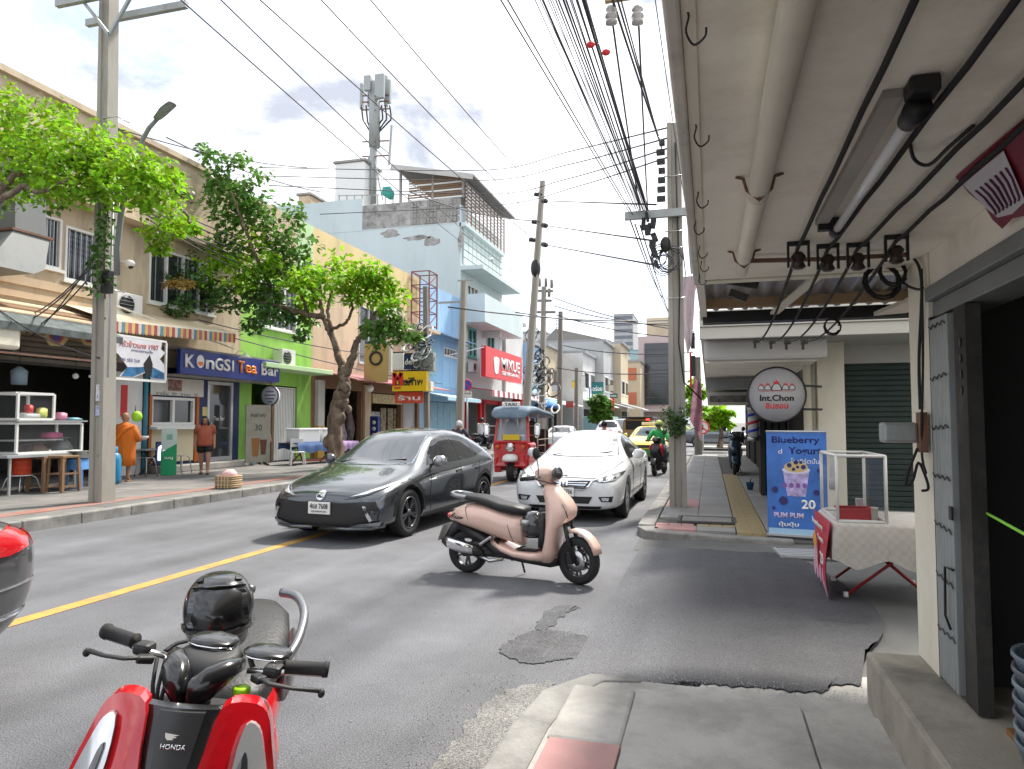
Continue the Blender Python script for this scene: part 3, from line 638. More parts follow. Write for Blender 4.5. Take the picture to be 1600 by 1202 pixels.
# -- MIXUE sign
MX = -13.55
a, b = onx(759, 540, MX), onx(815, 557, MX)
zt, zb = a.z, onx(759, 588, MX).z
mx = thing('red_shop_sign', 'large red sign board lettered MIXUE in white at the foot of the tall aqua building', 'sign', (MX, (a.y+b.y)/2, zb))
part(MB().box(MX-.35, a.y, zb, MX, b.y, zt), 'board', M_red, mx, world=True)
part(MB().box(MX-.36, a.y-.03, zb-.05, MX-.3, a.y-.003, zt+.03), 'edge_frame', M_alu, mx, world=True)
ln = b.y-a.y
text('MIXUE', (zt-zb)*.40, wh, mx, frame((MX+.003, a.y+ln*.66, zb+(zt-zb)*.56), (0, 1, 0)), ln*.54, .04, .008, True)
text('蜜雪冰城', (zt-zb)*.14, wh, mx, frame((MX+.003, a.y+ln*.66, zb+(zt-zb)*.24), (0, 1, 0)), ln*.52, .02, .02, True)
part(MB().prism([(MX+.003, a.y+ln*.26+ln*.08*q, zb+(zt-zb)*r) for q, r in ((-.9, .62), (-.8, .70), (0, .74), (.8, .70), (.9, .62), (.55, .2), (0, .14), (-.55, .2))], (.03, 0, 0)), 'white_cup', wh, mx, world=True)
part(MB().bar((-15.2, a.y+.3, zt+.1), (MX-.2, a.y+.3, zt-.2), .06).bar((-15.2, a.y-2.6, zb+1.1), (MX-.1, a.y-.03, zt-.1), .06), 'stay', M_alu, mx, world=True)
sa = thing('striped_awning', 'red and white striped awning under the big red sign', 'awning', (MX, 45, 3.6))
n = 14; y0, y1 = a.y, b.y+8
for k in range(n*2):
    ya, yb = y0+(y1-y0)*k/(2*n), y0+(y1-y0)*(k+1)/(2*n)
    part(MB().prism([(-15.1, ya, 3.9), (MX+.4, ya, 3.35+.3), (MX+.42, ya, 3.2+.05), (MX+.38, ya, 3.25), (MX+.36, ya, 3.6), (-15.1, ya, 3.84)], (0, yb-ya-.005, 0)), 'stripe', wh if k % 2 else pm((.35, .08, .09), .7), sa, world=True)
for y in (43.2, 46.9, 50.7): part(MB().box(FX+.003, y-.25, .17, FX+.1, y+.25, 3.1), 'pillar', pm((.3, .02, .03), .5), ha, world=True)
rsn = thing('round_red_sign', 'round red hanging sign in front of the red shop below the awning', 'sign', onx(808, 633, MX))
part(MB().cyl((0, -.06, 0), (0, .06, 0), .5, n=24), 'face', M_red, rsn); part(MB().cyl((0, -.07, 0), (0, -.061, 0), .24, n=20), 'disc', pm((.7, .5, .45)), rsn)
# ---------------------------------------------------------------- near right shophouse: canopy over the camera, wall, folding gate
M_cream = mat('cream_wall', (.78, .74, .62), .75, 0, .05, 1, (1, 1, .5), bump=.12, bs=120, dirt=(.42, .39, .31), ds=.8, da=.4)
M_ceil = mat('ceiling_paint', (.88, .84, .74), .8, 0, .06, 1.1, bump=.12, bs=40, dirt=(.55, .49, .38), ds=1.3, da=.6)
M_step = mat('step_concrete', (.31, .285, .235), .8, 0, .2, 2, bump=.3, dirt=(.12, .11, .095), ds=1.7, da=.8)
M_gate = mat('gate_metal', (.34, .37, .37), .5, .4, .08, 3, (1, 1, .3), dirt=(.2, .15, .12), ds=3, da=.5)
M_grey = mat('grey_paint', (.20, .21, .21), .5, .1, .12, 3)
WX = 1.06
nb = thing('near_shophouse', 'cream shophouse at the right with a low canopy, folding gate and dark open interior', 'building', (1.06, 1, .1))
part(MB().box(-.044, -5, 2.45, 4, 4.33, 2.62), 'canopy_ceiling', M_ceil, nb, world=True)
part(MB().box(-.079, -5, 2.425, -.045, 4.36, 2.85), 'canopy_fascia', mat('fascia_paint', (.62, .59, .53), .8, 0, .1, 2, dirt=(.25, .22, .18), ds=3), nb, world=True, bevel=.008)
part(MB().box(-.044, -5, 2.44, -.015, 4.33, 2.452), 'edge_strip', M_cream, nb, world=True)
part(MB().box(-.044, 4.335, 2.44, 4, 4.42, 2.7), 'end_beam', M_cream, nb, world=True)
part(MB().box(WX, 3.93, .36, WX+.32, 4.28, 2.45), 'column', M_cream, nb, world=True, bevel=.006)
part(MB().box(WX+.012, -5, 2.27, WX+.2, 3.925, 2.449), 'wall', M_ceil, nb, world=True)
part(MB().box(WX-.015, -5, 2.2, WX+.2, 3.925, 2.268).box(WX+.02, -5, 2.12, WX+.2, 3.925, 2.198), 'lintel', M_grey, nb, world=True, bevel=.006)
g = part(MB().box(WX, 3.89, .37, WX+.05, 3.925, 2.12), 'gate_channel', M_black, nb, world=True)
fg = part(MB().box(WX+.03, 3.61, .38, WX+.05, 3.885, 2.11), 'folding_gate', M_gate, nb, world=True)
for k in range(6): part(MB().box(WX-.01, 3.62+k*.045, .385, WX+.029, 3.655+k*.045, 2.1), 'slat', M_gate, fg, world=True, bevel=.004)
for k in range(7): part(MB().tube([(WX-.018, 3.615+.035*i, .62+k*.24+(.012 if i % 2 else -.006)+.02*math.sin(k)*i/8) for i in range(8)], .003, 5), 'hinge_rod', M_black, fg, world=True)
part(MB().box(WX-.02, 3.60, 1.16, WX-.012, 3.64, 1.22), 'lock', M_black, fg, world=True)
part(MB().tube([(WX-.02, 3.60, .94), (WX-.03, 3.68, .94), (WX-.035, 3.68, .72), (WX-.02, 3.66, .66)], .006, 6), 'gate_handle', M_black, fg, world=True)
part(MB().box(WX+.01, 3.44, .37, WX+.07, 3.585, 2.115), 'inner_pillar', mat('grimy_pillar', (.035, .033, .03), .8, 0, .4, 4, bump=.3, dirt=(.10, .095, .085), ds=3), nb, world=True)
for z in (1.95, 1.88, 1.81, 1.74): part(MB().prism([(WX+.004, 3.5+.012*c, z+.02*s) for c, s in circ(1, 8)], (.005, 0, 0)), 'gate_slot', M_black, nb, world=True)
part(MB().box(.8, -4, .02, WX+.3, 4.28, .36), 'step', M_step, nb, world=True, bevel=.02)
part(MB().box(WX+.06, -4, .361, WX+.12, 3.3, .385), 'threshold', pm((.28, .13, .05), .6, var=.3), nb, world=True)
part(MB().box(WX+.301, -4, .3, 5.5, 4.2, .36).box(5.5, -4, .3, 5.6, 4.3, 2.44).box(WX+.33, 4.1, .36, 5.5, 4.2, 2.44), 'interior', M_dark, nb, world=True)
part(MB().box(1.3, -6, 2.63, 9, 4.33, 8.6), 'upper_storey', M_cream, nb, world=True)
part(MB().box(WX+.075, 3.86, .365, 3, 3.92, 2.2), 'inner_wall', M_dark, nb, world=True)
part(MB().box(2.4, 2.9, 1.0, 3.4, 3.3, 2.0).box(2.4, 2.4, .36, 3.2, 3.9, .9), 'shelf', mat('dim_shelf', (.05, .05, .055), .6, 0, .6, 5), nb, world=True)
# services under the canopy
pp = thing('drain_pipe', 'long cream plastic pipe strapped under the canopy ceiling', 'pipe', (.176, 2, 2.40))
part(MB().tube([(.176, -3, 2.405), (.176, 2.6, 2.405)], .037, 14).tube([(.176, 2.55, 2.405), (.176, 3.9, 2.405)], .034, 14), 'pipe', M_cream, pp, world=True)
for y in (2.52, 3.62): part(MB().tube([(.10, y, 2.449), (.125, y, 2.44), (.135, y, 2.40), (.176, y, 2.362), (.217, y, 2.40), (.227, y, 2.44), (.255, y, 2.449)], .006, 6), 'bracket', M_rust, pp, world=True)
tl = thing('tube_lamp', 'unlit fluorescent tube lamp with a black end cap under the canopy ceiling', 'lamp', (.5, 2.5, 2.42))
part(MB().box(.44, 1.95, 2.425, .49, 3.15, 2.449), 'batten', pm((.35, .33, .29), .6, var=.2), tl, world=True)
part(MB().cyl((.515, 2.0, 2.39), (.515, 3.1, 2.39), .016, n=14), 'tube', pm((.75, .76, .78), .25), tl, world=True)
part(MB().box(.485, 1.88, 2.405, .555, 1.95, 2.449), 'end_box', M_black, tl, world=True, bevel=.008)
part(MB().cyl((.515, 1.93, 2.388), (.515, 2.03, 2.39), .033, .026), 'end_cap', M_black, tl, world=True)
part(MB().cyl((.515, 3.09, 2.39), (.515, 3.16, 2.39), .022).box(.45, 3.13, 2.40, .53, 3.17, 2.449), 'socket', M_black, tl, world=True)
part(MB().tube(smooth_poly([(.6, 2.35, 2.445), (.63, 2.42, 2.42), (.67, 2.42, 2.40), (.70, 2.33, 2.42), (.74, 2.25, 2.447)], 4, False), .006, 5), 'flex', M_black, tl, world=True)
hk = [(1083, 20), (1093, 195), (1095, 300), (1090, 345), (1096, 385), (1099, 408), (1096, 430)]
hl = ['nearest', 'second', 'third', 'fourth', 'fifth', 'sixth', 'farthest']
for i, (u, v) in enumerate(hk):
    p = onz(u, v, 2.44)
    mb = MB().tube(smooth_poly([(p.x-.02, p.y-.01, 2.45), (p.x-.012, p.y, 2.43), (p.x-.02, p.y+.02, 2.40), (p.x, p.y+.045, 2.375), (p.x+.03, p.y+.03, 2.385), (p.x+.034, p.y+.012, 2.40)], 4, False), .0032, 6)
    mb.v = [V((p.x+(w.x-p.x)*.75, p.y+(w.y-p.y)*.75, 2.45+(w.z-2.45)*.8)) for w in mb.v]
    solo(mb, 'ceiling_hook', M_black, f'{hl[i]} black hook screwed into the street edge of the canopy ceiling', 'hook', 'hooks along the canopy edge')
# black cables with clamps
ends = [(1430, 0, 1247, 388), (1588, 0, 1293, 392), (1600, 128, 1340, 390), (1600, 196, 1400, 378)]
far_e = [(1183, 532), (1208, 533), (1232, 534), (1258, 534)]
cl = ['leftmost', 'second from left', 'third from left', 'rightmost']
for i, (a, b, c, d) in enumerate(ends):
    p, q = onz(a, b, 2.42), onz(c, d, 2.42); dr = (p-q).normalized()
    f = ony(*far_e[i], 9.55)
    mb = MB().tube([p+dr*2]+[q.lerp(p, 1-k/8)+V((0, 0, -.004*math.sin(k*2.1))) for k in range(9)]+catenary(q, f, .12, 14)[1:], .0088, 7)
    solo(mb, 'ceiling_cable', M_rub, f'{cl[i]} of four thick black cables running under the canopy ceiling', 'cable', 'cables under the canopy')
    t = thing('cable_clamp', f'rusty black insulator clamp holding the {cl[i]} ceiling cable', 'clamp', (q.x, q.y, 2.38), 0, 'clamps under the canopy')
    part(MB().box(-.05, -.02, .05, .05, .0, .07).box(-.05, -.015, -.05, -.04, .005, .05).box(.04, -.015, -.05, .05, .005, .05), 'bracket', M_black, t)
    part(MB().lathe([(.02, -.06), (.034, -.05), (.022, -.025), (.034, 0), (.02, .02)], 10), 'insulator', mat('brown_glaze', (.04, .025, .02), .3), t)
    f2 = thing('wall_clamp', f'small black clamp on the white beam where the {cl[i]} ceiling cable ends', 'clamp', f, 0, 'clamps on the white beam')
    part(MB().box(-.05, -.03, -.03, .03, .04, .03).box(-.04, -.0, -.10, -.01, .04, -.03), 'body', M_black, f2)
rod = MB().tube([onz(1165, 408, 2.42), onz(1290, 405, 2.42), onz(1420, 398, 2.42)], .012, 6)
solo(rod, 'support_rod', M_rust, 'thin rusty rod crossing the canopy end beam under the black cables', 'rod')
def coil(c, r, n, tilt, seed):
    q = random.Random(seed); P = []
    for k in range(n*12):
        a = 2*PI*k/12; rr = r*(1+.12*math.sin(k*.37+seed)); P.append(V((c[0]+rr*math.cos(a), c[1]+tilt*rr*math.sin(a)+q.uniform(-.01, .01), c[2]+rr*math.sin(a)*1.15)))
    return P
cc = ony(1378, 440, 4.25)
for a_, lb in (((cc, .085, 4, .3, 1), 'large tangled coil of black cable hanging in front of the cream column top'), ((ony(1395, 425, 4.2), .065, 3, .4, 2), 'smaller black cable coil beside the cream column top'), ((ony(1300, 510, 5.2), .05, 2, .3, 4), 'loose black cable loop hanging under the corrugated roof')): solo(MB().tube(coil(*a_), .006, 5), 'cable_coil', M_rub, lb, 'cable')
for s, pts in enumerate(([(1400, 385), (1425, 400), (1440, 440), (1436, 560), (1438, 640)], [(1380, 400), (1410, 440), (1432, 452), (1442, 450)], [(1440, 420), (1442, 560), (1440, 700), (1447, 740)])):
    mb = MB().tube(smooth_poly([tuple(onx(u, v, WX-.02-.012*s)) for u, v in pts], 5, False), .008-.001*s, 6)
    solo(mb, 'wall_cable', M_rub, ['black cable bending from the clamps down the cream column', 'short black cable looping across the column top', 'thin black cable running down the column edge to the grey box'][s], 'cable')
mbx = thing('meter_box', 'grey weathered metal box with hanging wire ends on the cream column', 'box', (WX-.09, 4.02, 1.55))
part(MB().box(-.12, -.06, -.055, .04, .05, .05), 'case', M_gate, mbx, bevel=.015); part(MB().box(.04, -.09, -.1, .075, -.02, .1), 'mount', M_rust, mbx)
part(MB().tube(smooth_poly([(.03, -.07, -.08), (-.02, -.09, -.2), (-.03, -.09, -.26), (.0, -.09, -.24), (.03, -.08, -.15), (.06, -.08, -.22), (.07, -.08, -.28), (.04, -.08, -.29)], 4, False), .007, 5), 'wire_loop', M_rub, mbx)
# torn poster hanging between ceiling and wall
p1, p2, p3, p4 = onz(1493, 277, 2.44), onz(1640, 152, 2.44), onx(1640, 320, WX-.01), onx(1566, 358, WX-.01)
ps = thing('torn_poster', 'torn red and white poster with purple drawn strokes hanging at the canopy corner', 'poster', (p1.x, p1.y, 2.3))
nrm = (p2-p1).cross(p4-p1).normalized()
if nrm.z > 0: nrm = -nrm
def bl(s, t): return (p1.lerp(p2, s)).lerp(p4.lerp(p3, s), t)
part(MB().prism([bl(0, 0), bl(1, 0), bl(1, 1), bl(.6, 1.0), bl(.3, .93), bl(.0, 1), bl(-.02, .8), bl(.03, .55), bl(-.01, .3)], nrm*-.004), 'red_sheet', pm((.20, .012, .03), .4), ps, world=True)
part(MB().prism([bl(.02, .13)+nrm*.003, bl(.55, .12)+nrm*.003, bl(.62, .8)+nrm*.003, bl(.35, .86)+nrm*.003, bl(.1, .8)+nrm*.003, bl(.05, .6)+nrm*.003], nrm*.002), 'white_print', pm((.58, .56, .58), .4, var=.05), ps, world=True)
for k in range(7):
    s = .1+k*.07
    part(MB().tube([bl(s, .3)+nrm*.006, bl(s+.03, .45)+nrm*.006, bl(s+.04, .7)+nrm*.006, bl(s+.015, .74)+nrm*.006], .004, 5), 'stroke', pm((.12, .02, .08)), ps, world=True)
# inside the dark shop
ns = thing('no_smoking_sign', 'round no smoking sign on the dark wall inside the shop', 'sign', onx(1591, 686, 1.5))
M_ = frame((0, 0, 0), (0, -1, 0), (0, 0, 1)); M_ = frame((0, 0, 0), V((.5, -1, 0)))
part(MB().cyl(M_@V((0, 0, -.005)), M_@V((0, 0, 0)), .055, n=24), 'face', pm((.6, .58, .55)), ns)
part(MB().tube([M_@V((.055*c, .055*s, .002)) for c, s in circ(1, 24)]+[M_@V((.055, 0, .002))], .006, 6).bar(M_@V((-.04, -.04, .004)), M_@V((.04, .04, .004)), .009), 'prohibition_ring', M_red, ns)
part(MB().bar(M_@V((-.035, -.008, .002)), M_@V((.03, -.008, .002)), .011), 'cigarette', M_black, ns)
nt_ = thing('wall_notice', 'faded paper notices on the dark wall inside the shop below the no smoking sign', 'notice', onx(1594, 750, 1.5))
part(MB().box(-.0, -.06, -.1, .01, .08, .12), 'paper', mat('faded_paper', (.13, .10, .10), .7, 0, .7, 14), nt_)
solo(MB().tube([onx(1518, 789, WX+.1), onx(1560, 812, WX+.05), onx(1625, 848, WX)], .006, 6).tube([onx(1520, 790, WX+.1), onx(1535, 788, WX+.1)], .004, 5), 'green_string', pm((.3, .75, .08), .6), 'bright green string stretched across the dark shop opening', 'string')
BK = onz(1694, 1175, .6)
for k in range(7):
    t = MB(); z = .38+k*.045
    t.lathe([(.12, z), (.165, z+.20), (.175, z+.21), (.175, z+.225), (.16, z+.22), (.115, z+.01)], 22, Matrix.Translation((BK.x, BK.y, 0)))
    o = solo(t, 'bucket', mat('bucket_%d' % k, [(.10, .14, .17), (.16, .2, .23), (.08, .09, .11)][k % 3], .35, 0, .2, 8), ['lowest', 'second', 'third', 'fourth', 'fifth', 'sixth', 'topmost'][k]+' dark plastic bucket in the stack at the shop doorway', 'bucket', 'stack of dark buckets')

# ---------------------------------------------------------------- lean-to between the buildings
lr = thing('corrugated_lean_to', 'small corrugated metal roof on timber rails between the two canopies', 'roof', (.6, 5.2, 2.5))
mb = MB(); n = 60
r0 = [V((-.02+1.75*i/n, 4.45, 2.60+.018*math.sin(i*1.6))) for i in range(n+1)]; r1 = [V((-.02+1.75*i/n, 6.0, 2.53+.018*math.sin(i*1.6))) for i in range(n+1)]
mb.loft([r0, r1], False, True, False)
part(mb, 'corrugated_sheet', mat('zinc', (.42, .42, .42), .35, .8, .15, 3, dirt=(.2, .18, .16), ds=3), lr, world=True)
for y, z in ((4.62, 2.5), (5.55, 2.47)): part(MB().box(-.02, y, z, 1.72, y+.06, z+.07), 'rail', pm((.32, .22, .13), .8, var=.2), lr, world=True)
part(MB().box(-.04, 5.85, 2.40, 1.5, 6.0, 2.49), 'gutter', M_black, lr, world=True)
part(MB().bar((-.05, 4.4, 2.56), (-.03, 6.0, 2.49), .05, .1), 'verge_board', M_cream, lr, world=True)
part(MB().bar((.66, 4.6, 2.5), (.5, 5.8, 2.45), .06, .02), 'strut', M_cream, lr, world=True)
part(MB().bar((1.3, 5.9, 2.42), (1.72, 5.0, 2.55), .2, .03), 'side_board', M_cream, lr, world=True)
for (u0, v0, u1, v1) in ((1135, 438, 1185, 446), (1140, 457, 1168, 467)):
    p, q = ony(u0, v0, 4.7), ony(u1, v1, 4.7)
    solo(MB().bar(p, q, .03, .05), 'steel_bracket', M_black, 'upper black slotted steel bracket under the corrugated roof' if v0 < 450 else 'lower black slotted steel bracket under the corrugated roof', 'bracket', 'slotted brackets under the corrugated roof')

# ---------------------------------------------------------------- farther right shophouse row
M_off = mat('offwhite_wall', (.50, .49, .45), .8, 0, .06, 1, dirt=(.36, .35, .31), ds=1, da=.5)
fb = thing('far_shophouse', 'off white shophouse row beyond the side street with stacked canopy beams', 'building', (1.6, 20, .1))
part(MB().box(-.11, 9.6, 2.86, 3.6, 9.75, 3.08).box(-.11, 9.63, 2.70, 3.6, 9.75, 2.857), 'canopy_beam', M_off, fb, world=True, bevel=.008)
part(MB().box(-.06, 10.0, 2.44, 1.52, 10.12, 2.735), 'sign_box', pm((.46, .45, .44), .7, var=.05), fb, world=True, bevel=.05)
part(MB().box(-.1, 9.76, 2.75, 3.6, 34, 2.95), 'canopy_slab', M_off, fb, world=True)
part(MB().box(-.05, 10.13, 2.42, 1.4, 13.2, 2.5), 'soffit', M_ceil, fb, world=True)
part(MB().prism([(-.04, 13.2, 2.40), (-.04, 13.2, 2.18), (-.04, 15.5, 2.3), (-.04, 15.5, 2.45)], (1.4, 0, 0)), 'dark_awning', M_grey, fb, world=True)
part(MB().prism([(.02, 16.5, 2.2), (.02, 16.5, 2.05), (.02, 21, 2.2), (.02, 21, 2.35)], (1.4, 0, 0)), 'ragged_awning', mat('ragged', (.12, .11, .1), .9, 0, .8, 6), fb, world=True)
part(MB().box(-.05, 22, 2.35, 1.6, 33, 2.5), 'awning', M_off, fb, world=True)
part(MB().box(1.5, 10.9, .12, 1.86, 11.3, 2.75), 'column', M_cream, fb, world=True, bevel=.01)
part(MB().tube([(1.38, 11.0, .1), (1.38, 11.0, 2.6)], .06, 12), 'drain_pipe', M_cream, fb, world=True)
part(MB().box(1.34, 11.06, 1.2, 1.44, 11.12, 2.5), 'red_board', pm((.16, .05, .04), .7, var=.4), fb, world=True)
part(MB().box(1.861, 11.5, 2.48, 6, 11.7, 6).box(3.4, 11.45, .1, 6, 11.7, 2.479), 'side_wall', M_off, fb, world=True)
sh = part(MB().box(1.861, 11.6, .1, 3.4, 11.64, 2.48), 'roller_shutter', pm((.03, .05, .045), .55, .2, var=.15), fb, world=True)
for k in range(30): part(MB().box(1.9, 11.575, .12+k*.078, 3.4, 11.6, .19+k*.078), 'slat', MC[list(MC)[-1]], sh, world=True, bevel=.01)
part(MB().box(1.861, 11.52, .08, 3.4, 11.599, .3), 'kick_board', M_conc, fb, world=True)
part(MB().box(1.6, 11.7, .1, 1.8, 34, 2.75).box(1.7, 11.7, 2.95, 12, 34, 9.5), 'wall', M_off, fb, world=True)
for k in range(6): part(MB().box(1.52, 12.5+k*3.5, .12, 1.599, 15+k*3.5, 2.3), 'shopfront', M_dark, fb, world=True)
for k in range(5):
    f = part(MB().box(1.62, 13+k*4, 5, 1.699, 15+k*4, 6.5), 'window', M_white, fb, world=True); part(MB().box(1.6, 13.1+k*4, 5.1, 1.619, 14.9+k*4, 6.4), 'pane', M_glass, f, world=True)
part(MB().box(1.0, 15.2, .12, 1.05, 15.9, 2.15).box(1.06, 15.9, .12, 1.5, 15.95, 2.15), 'dark_door', M_dark, fb, world=True)
for k in range(4): part(MB().box(.985+.13*k, 15.17, .14, 1.08+.13*k, 15.2, 2.1), 'door_slat', pm((.03, .03, .03), .5), fb, world=True)
t = thing('small_tube_lamp', 'small white tube lamp under the off white canopy beyond the round sign', 'lamp', (.45, 11.3, 2.40))
part(MB().bar((.2, 11.9, 0), (-.06, 10.8, 0), .08, .04), 'batten', M_white, t); part(MB().cyl((.3, 11.9, -.01), (.06, 10.9, -.01), .018), 'tube', M_white, t)
t2 = thing('wall_lamp', 'cream wall lamp batten between the corrugated roof and the side wall', 'lamp', (1.6, 5.6, 2.3))
# round hanging sign
c = ony(1213, 617, 10.3); isg = thing('round_hen_sign', 'round white hanging sign lettered Int.Chon with a row of hens', 'sign', c)
rr = .365
part(MB().cyl((0, .05, 0), (0, -.05, 0), rr, n=48), 'face', pm((.40, .39, .41), .45, var=.04), isg)
part(MB().lathe([(rr, -.06), (rr+.02, -.06), (rr+.02, .06), (rr, .06), (rr, -.06)], 48, Matrix.Rotation(PI/2, 4, 'X'), cap=False), 'rim', M_black, isg)
FR = frame((0, -.0515, 0), (1, 0, 0))
text('Int.Chon', .085, pm((.02, .02, .02)), isg, FR@Matrix.Translation((.0, -.045, 0)), .44, .003, .03)
text('อินชอน', .075, M_red, isg, FR@Matrix.Translation((0, -.155, 0)), .29, .003, .025)
for k, (x, s) in enumerate(((-.2, .75), (-.115, .85), (0, 1.25), (.115, .85), (.2, .75))):
    h = part(MB().prism([FR@V((x+.055*s*a, .09+.055*s*b, .0)) for a, b in ((-1, -.6), (1, -.6), (1.05, 0), (.75, .6), (.3, 1), (-.3, 1), (-.75, .6), (-1.05, 0))], (0, -.003, 0)), 'hen', pm((.08, .06, .06)), isg)
    part(MB().prism([FR@V((x+.043*s*a, .09+.045*s*b, .0)) for a, b in ((-1, -.5), (1, -.5), (1.0, 0), (.7, .6), (.3, .95), (-.3, .95), (-.7, .6), (-1.0, 0))], (0, -.005, 0)), 'hen_body', pm((.5, .49, .5)), h)
    part(MB().prism([FR@V((x+.03*s*a, .09+.06*s+.03*s*b, 0)) for a, b in ((-1, -.4), (1, -.4), (1, .5), (.5, .2), (0, 1), (-.5, .2), (-1, .5))], (0, -.006, 0)), 'comb', M_red, h)
    part(MB().bar(FR@V((x-.05*s, .05, .003)), FR@V((x+.05*s, .05, .003)), .012, .004), 'red_base', M_red, h)
part(MB().bar((rr, .02, .12), (.62, .35, .12), .03).bar((rr-.02, .02, -.2), (.62, .35, -.2), .03), 'bracket', M_black, isg)
# banners, flags and hanging boards farther along
def board(u0, v0, u1, v1, y, m, label, cat='sign', d=.06):
    a, b = ony(u0, v0, y), ony(u1, v1, y)
    return solo(MB().box(a.x, y, b.z, b.x, y+d, a.z), 'hanging_board', m, label, cat, bevel=.01)
board(1079, 520, 1086, 545, 24, M_black, 'upper small black hanging board beyond the roadside pole')
board(1079, 556, 1087, 588, 23, M_black, 'lower small black hanging board beyond the roadside pole')
board(1077, 550, 1081, 605, 26, M_red, 'narrow red hanging board beyond the roadside pole')
def flag(pts, y, m, label):
    P = [ony(u, v, y) for u, v in pts]; n = len(P)//2; mb = MB()
    L0 = P[:n]; R0 = P[n:][::-1]
    g = [[L0[i].lerp(R0[i], t)+V((0, .08*math.sin(t*9+i), 0)) for t in (0, .2, .4, .6, .8, 1)] for i in range(n)]
    mb.loft(g, False, True, False); mb.loft([[p+V((0, .01, 0)) for p in r] for r in g], False, True, False)
    return solo(mb, 'cloth_banner', m, label, 'banner')
flag([(1066, 432), (1066, 470), (1068, 520), (1074, 555), (1080, 540), (1084, 500), (1086, 460), (1092, 432)], 18, mat('banner_white', (.6, .52, .55), .8, 0, .3, 5, dirt=(.45, .15, .2), ds=5), 'crumpled pink and white cloth banner below the canopy edge')
flag([(1084, 590), (1081, 620), (1078, 655), (1096, 690), (1098, 655), (1096, 600)], 16.5, mat('banner_pink', (.5, .22, .27), .8, 0, .4, 6, dirt=(.55, .5, .5), ds=6), 'narrow faded pink cloth banner hanging beside the second pole')
flag([(1068, 210), (1071, 300), (1075, 380), (1079, 430), (1088, 425), (1082, 380), (1075, 300), (1070, 210)], 15, mat('banner_grey', (.55, .5, .5), .8, 0, .3, 5, dirt=(.25, .15, .18), ds=5), 'long thin tattered banner above the pavement by the canopy edge')
bp = thing('barber_pole', 'blue white and red striped barber pole on the shopfront past the round sign', 'barber pole', ony(1177, 690, 14.8))
h = .62; part(MB().cyl((0, 0, .08), (0, 0, h), .10, n=18), 'glass', pm((.6, .6, .62), .2), bp)
for k, col in enumerate(((.03, .05, .5), (.5, .03, .04), (.03, .05, .5))):
    P = [((.104)*math.cos(a), (.104)*math.sin(a), .10+k*.16+.16*a/(2*PI)) for a in [q*2*PI/16 for q in range(17)]]
    part(MB().tube(P, .028, 6), 'stripe', pm(col, .3), bp)
part(MB().lathe([(.05, 0), (.12, .02), (.12, .08), (.1, .09)], 16).lathe([(.1, h), (.12, h+.01), (.11, h+.07), (.02, h+.1)], 16), 'cap', M_steel, bp)

# ---------------------------------------------------------------- yogurt stall and its banners
M_lace = mat('lace_cloth', (.62, .57, .52), .85, 0, .1, 4, bump=.2, bs=80)
def checker(m, s, c2):
    t = m.node_tree; n = t.nodes; l = t.links; b = n['Principled BSDF']
    ck = n.new('ShaderNodeTexChecker'); ck.inputs['Scale'].default_value = s; ck.inputs['Color1'].default_value = (.55, .515, .465, 1); ck.inputs['Color2'].default_value = (*c2, 1)
    tc = n.new('ShaderNodeTexCoord'); sp = n.new('ShaderNodeSeparateXYZ'); ad = n.new('ShaderNodeMath'); cb = n.new('ShaderNodeCombineXYZ')
    l.new(tc.outputs['Object'], sp.inputs[0]); l.new(sp.outputs[0], ad.inputs[0]); l.new(sp.outputs[1], ad.inputs[1]); l.new(ad.outputs[0], cb.inputs[0]); l.new(sp.outputs[2], cb.inputs[1]); l.new(cb.outputs[0], ck.inputs[0]); l.new(ck.outputs[0], b.inputs['Base Color'])
checker(M_lace, 23, (.505, .47, .425))
TZ = .74; tx0, tx1, ty0, ty1 = 1.03, 1.95, 6.6, 7.55
tb = thing('folding_table', 'folding stall table with red crossed legs at the corner of the side street', 'table', (1.5, 7.05, .08))
part(MB().box(tx0+.02, ty0+.02, TZ-.04, tx1, ty1, TZ-.004), 'tabletop', M_white, tb, world=True)
ml = pm((.35, .03, .03), .4, .3)
for y in (6.75, 7.4):
    part(MB().tube([(1.12, y, .1), (1.85, y, .69)], .013, 8), 'leg', ml, tb, world=True); part(MB().tube([(1.8, y+.03, .1), (1.12, y+.03, .69)], .013, 8), 'leg', ml, tb, world=True)
    for x in (1.12, 1.8): part(MB().cyl((x-.0, y, .08), (x, y, .13), .02), 'foot', M_white, tb, world=True)
tcx = MB(); G = []; 
for ring, (dz, o) in enumerate(((0, 0), (0, .0), (-.03, .02), (-.2, .03), (-.34, .045))):
    pts = []
    x0, x1, y0, y1 = tx0-o, tx1+o, ty0-o, ty1+o
    for (ax, ay, bx, by) in ((x0, y0, x1, y0), (x1, y0, x1, y1), (x1, y1, x0, y1), (x0, y1, x0, y0)):
        for k in range(16):
            t = k/16; w = .018*math.sin(k*2.3+ring)*(ring/4)
            pts.append(V((ax+(bx-ax)*t+w*(1 if ay != by else 0), ay+(by-ay)*t+w*(1 if ax != bx else 0), TZ+.002+dz*(1+.12*math.sin(k*.9+ax*5)))))
    G.append(pts)
ctr = [V(((p.x-1.49)*.02+1.49, (p.y-7.07)*.02+7.07, TZ+.002)) for p in G[0]]
tcx.loft([ctr]+G[1:], False, True)
solo(tcx, 'tablecloth', M_lace, 'patterned white lace cloth draped over the yogurt stall table', 'tablecloth')
dc = thing('display_case', 'clear film display case with white pipe frame on the yogurt stall table', 'display case', (1.25, 7.05, TZ))
dx0, dx1, dy0, dy1, z0, z1 = 1.05, 1.43, 6.63, 7.5, TZ+.015, 1.31
def pipe(a, b): part(MB().tube([a, b], .014, 10), 'pipe', M_white, dc, world=True)
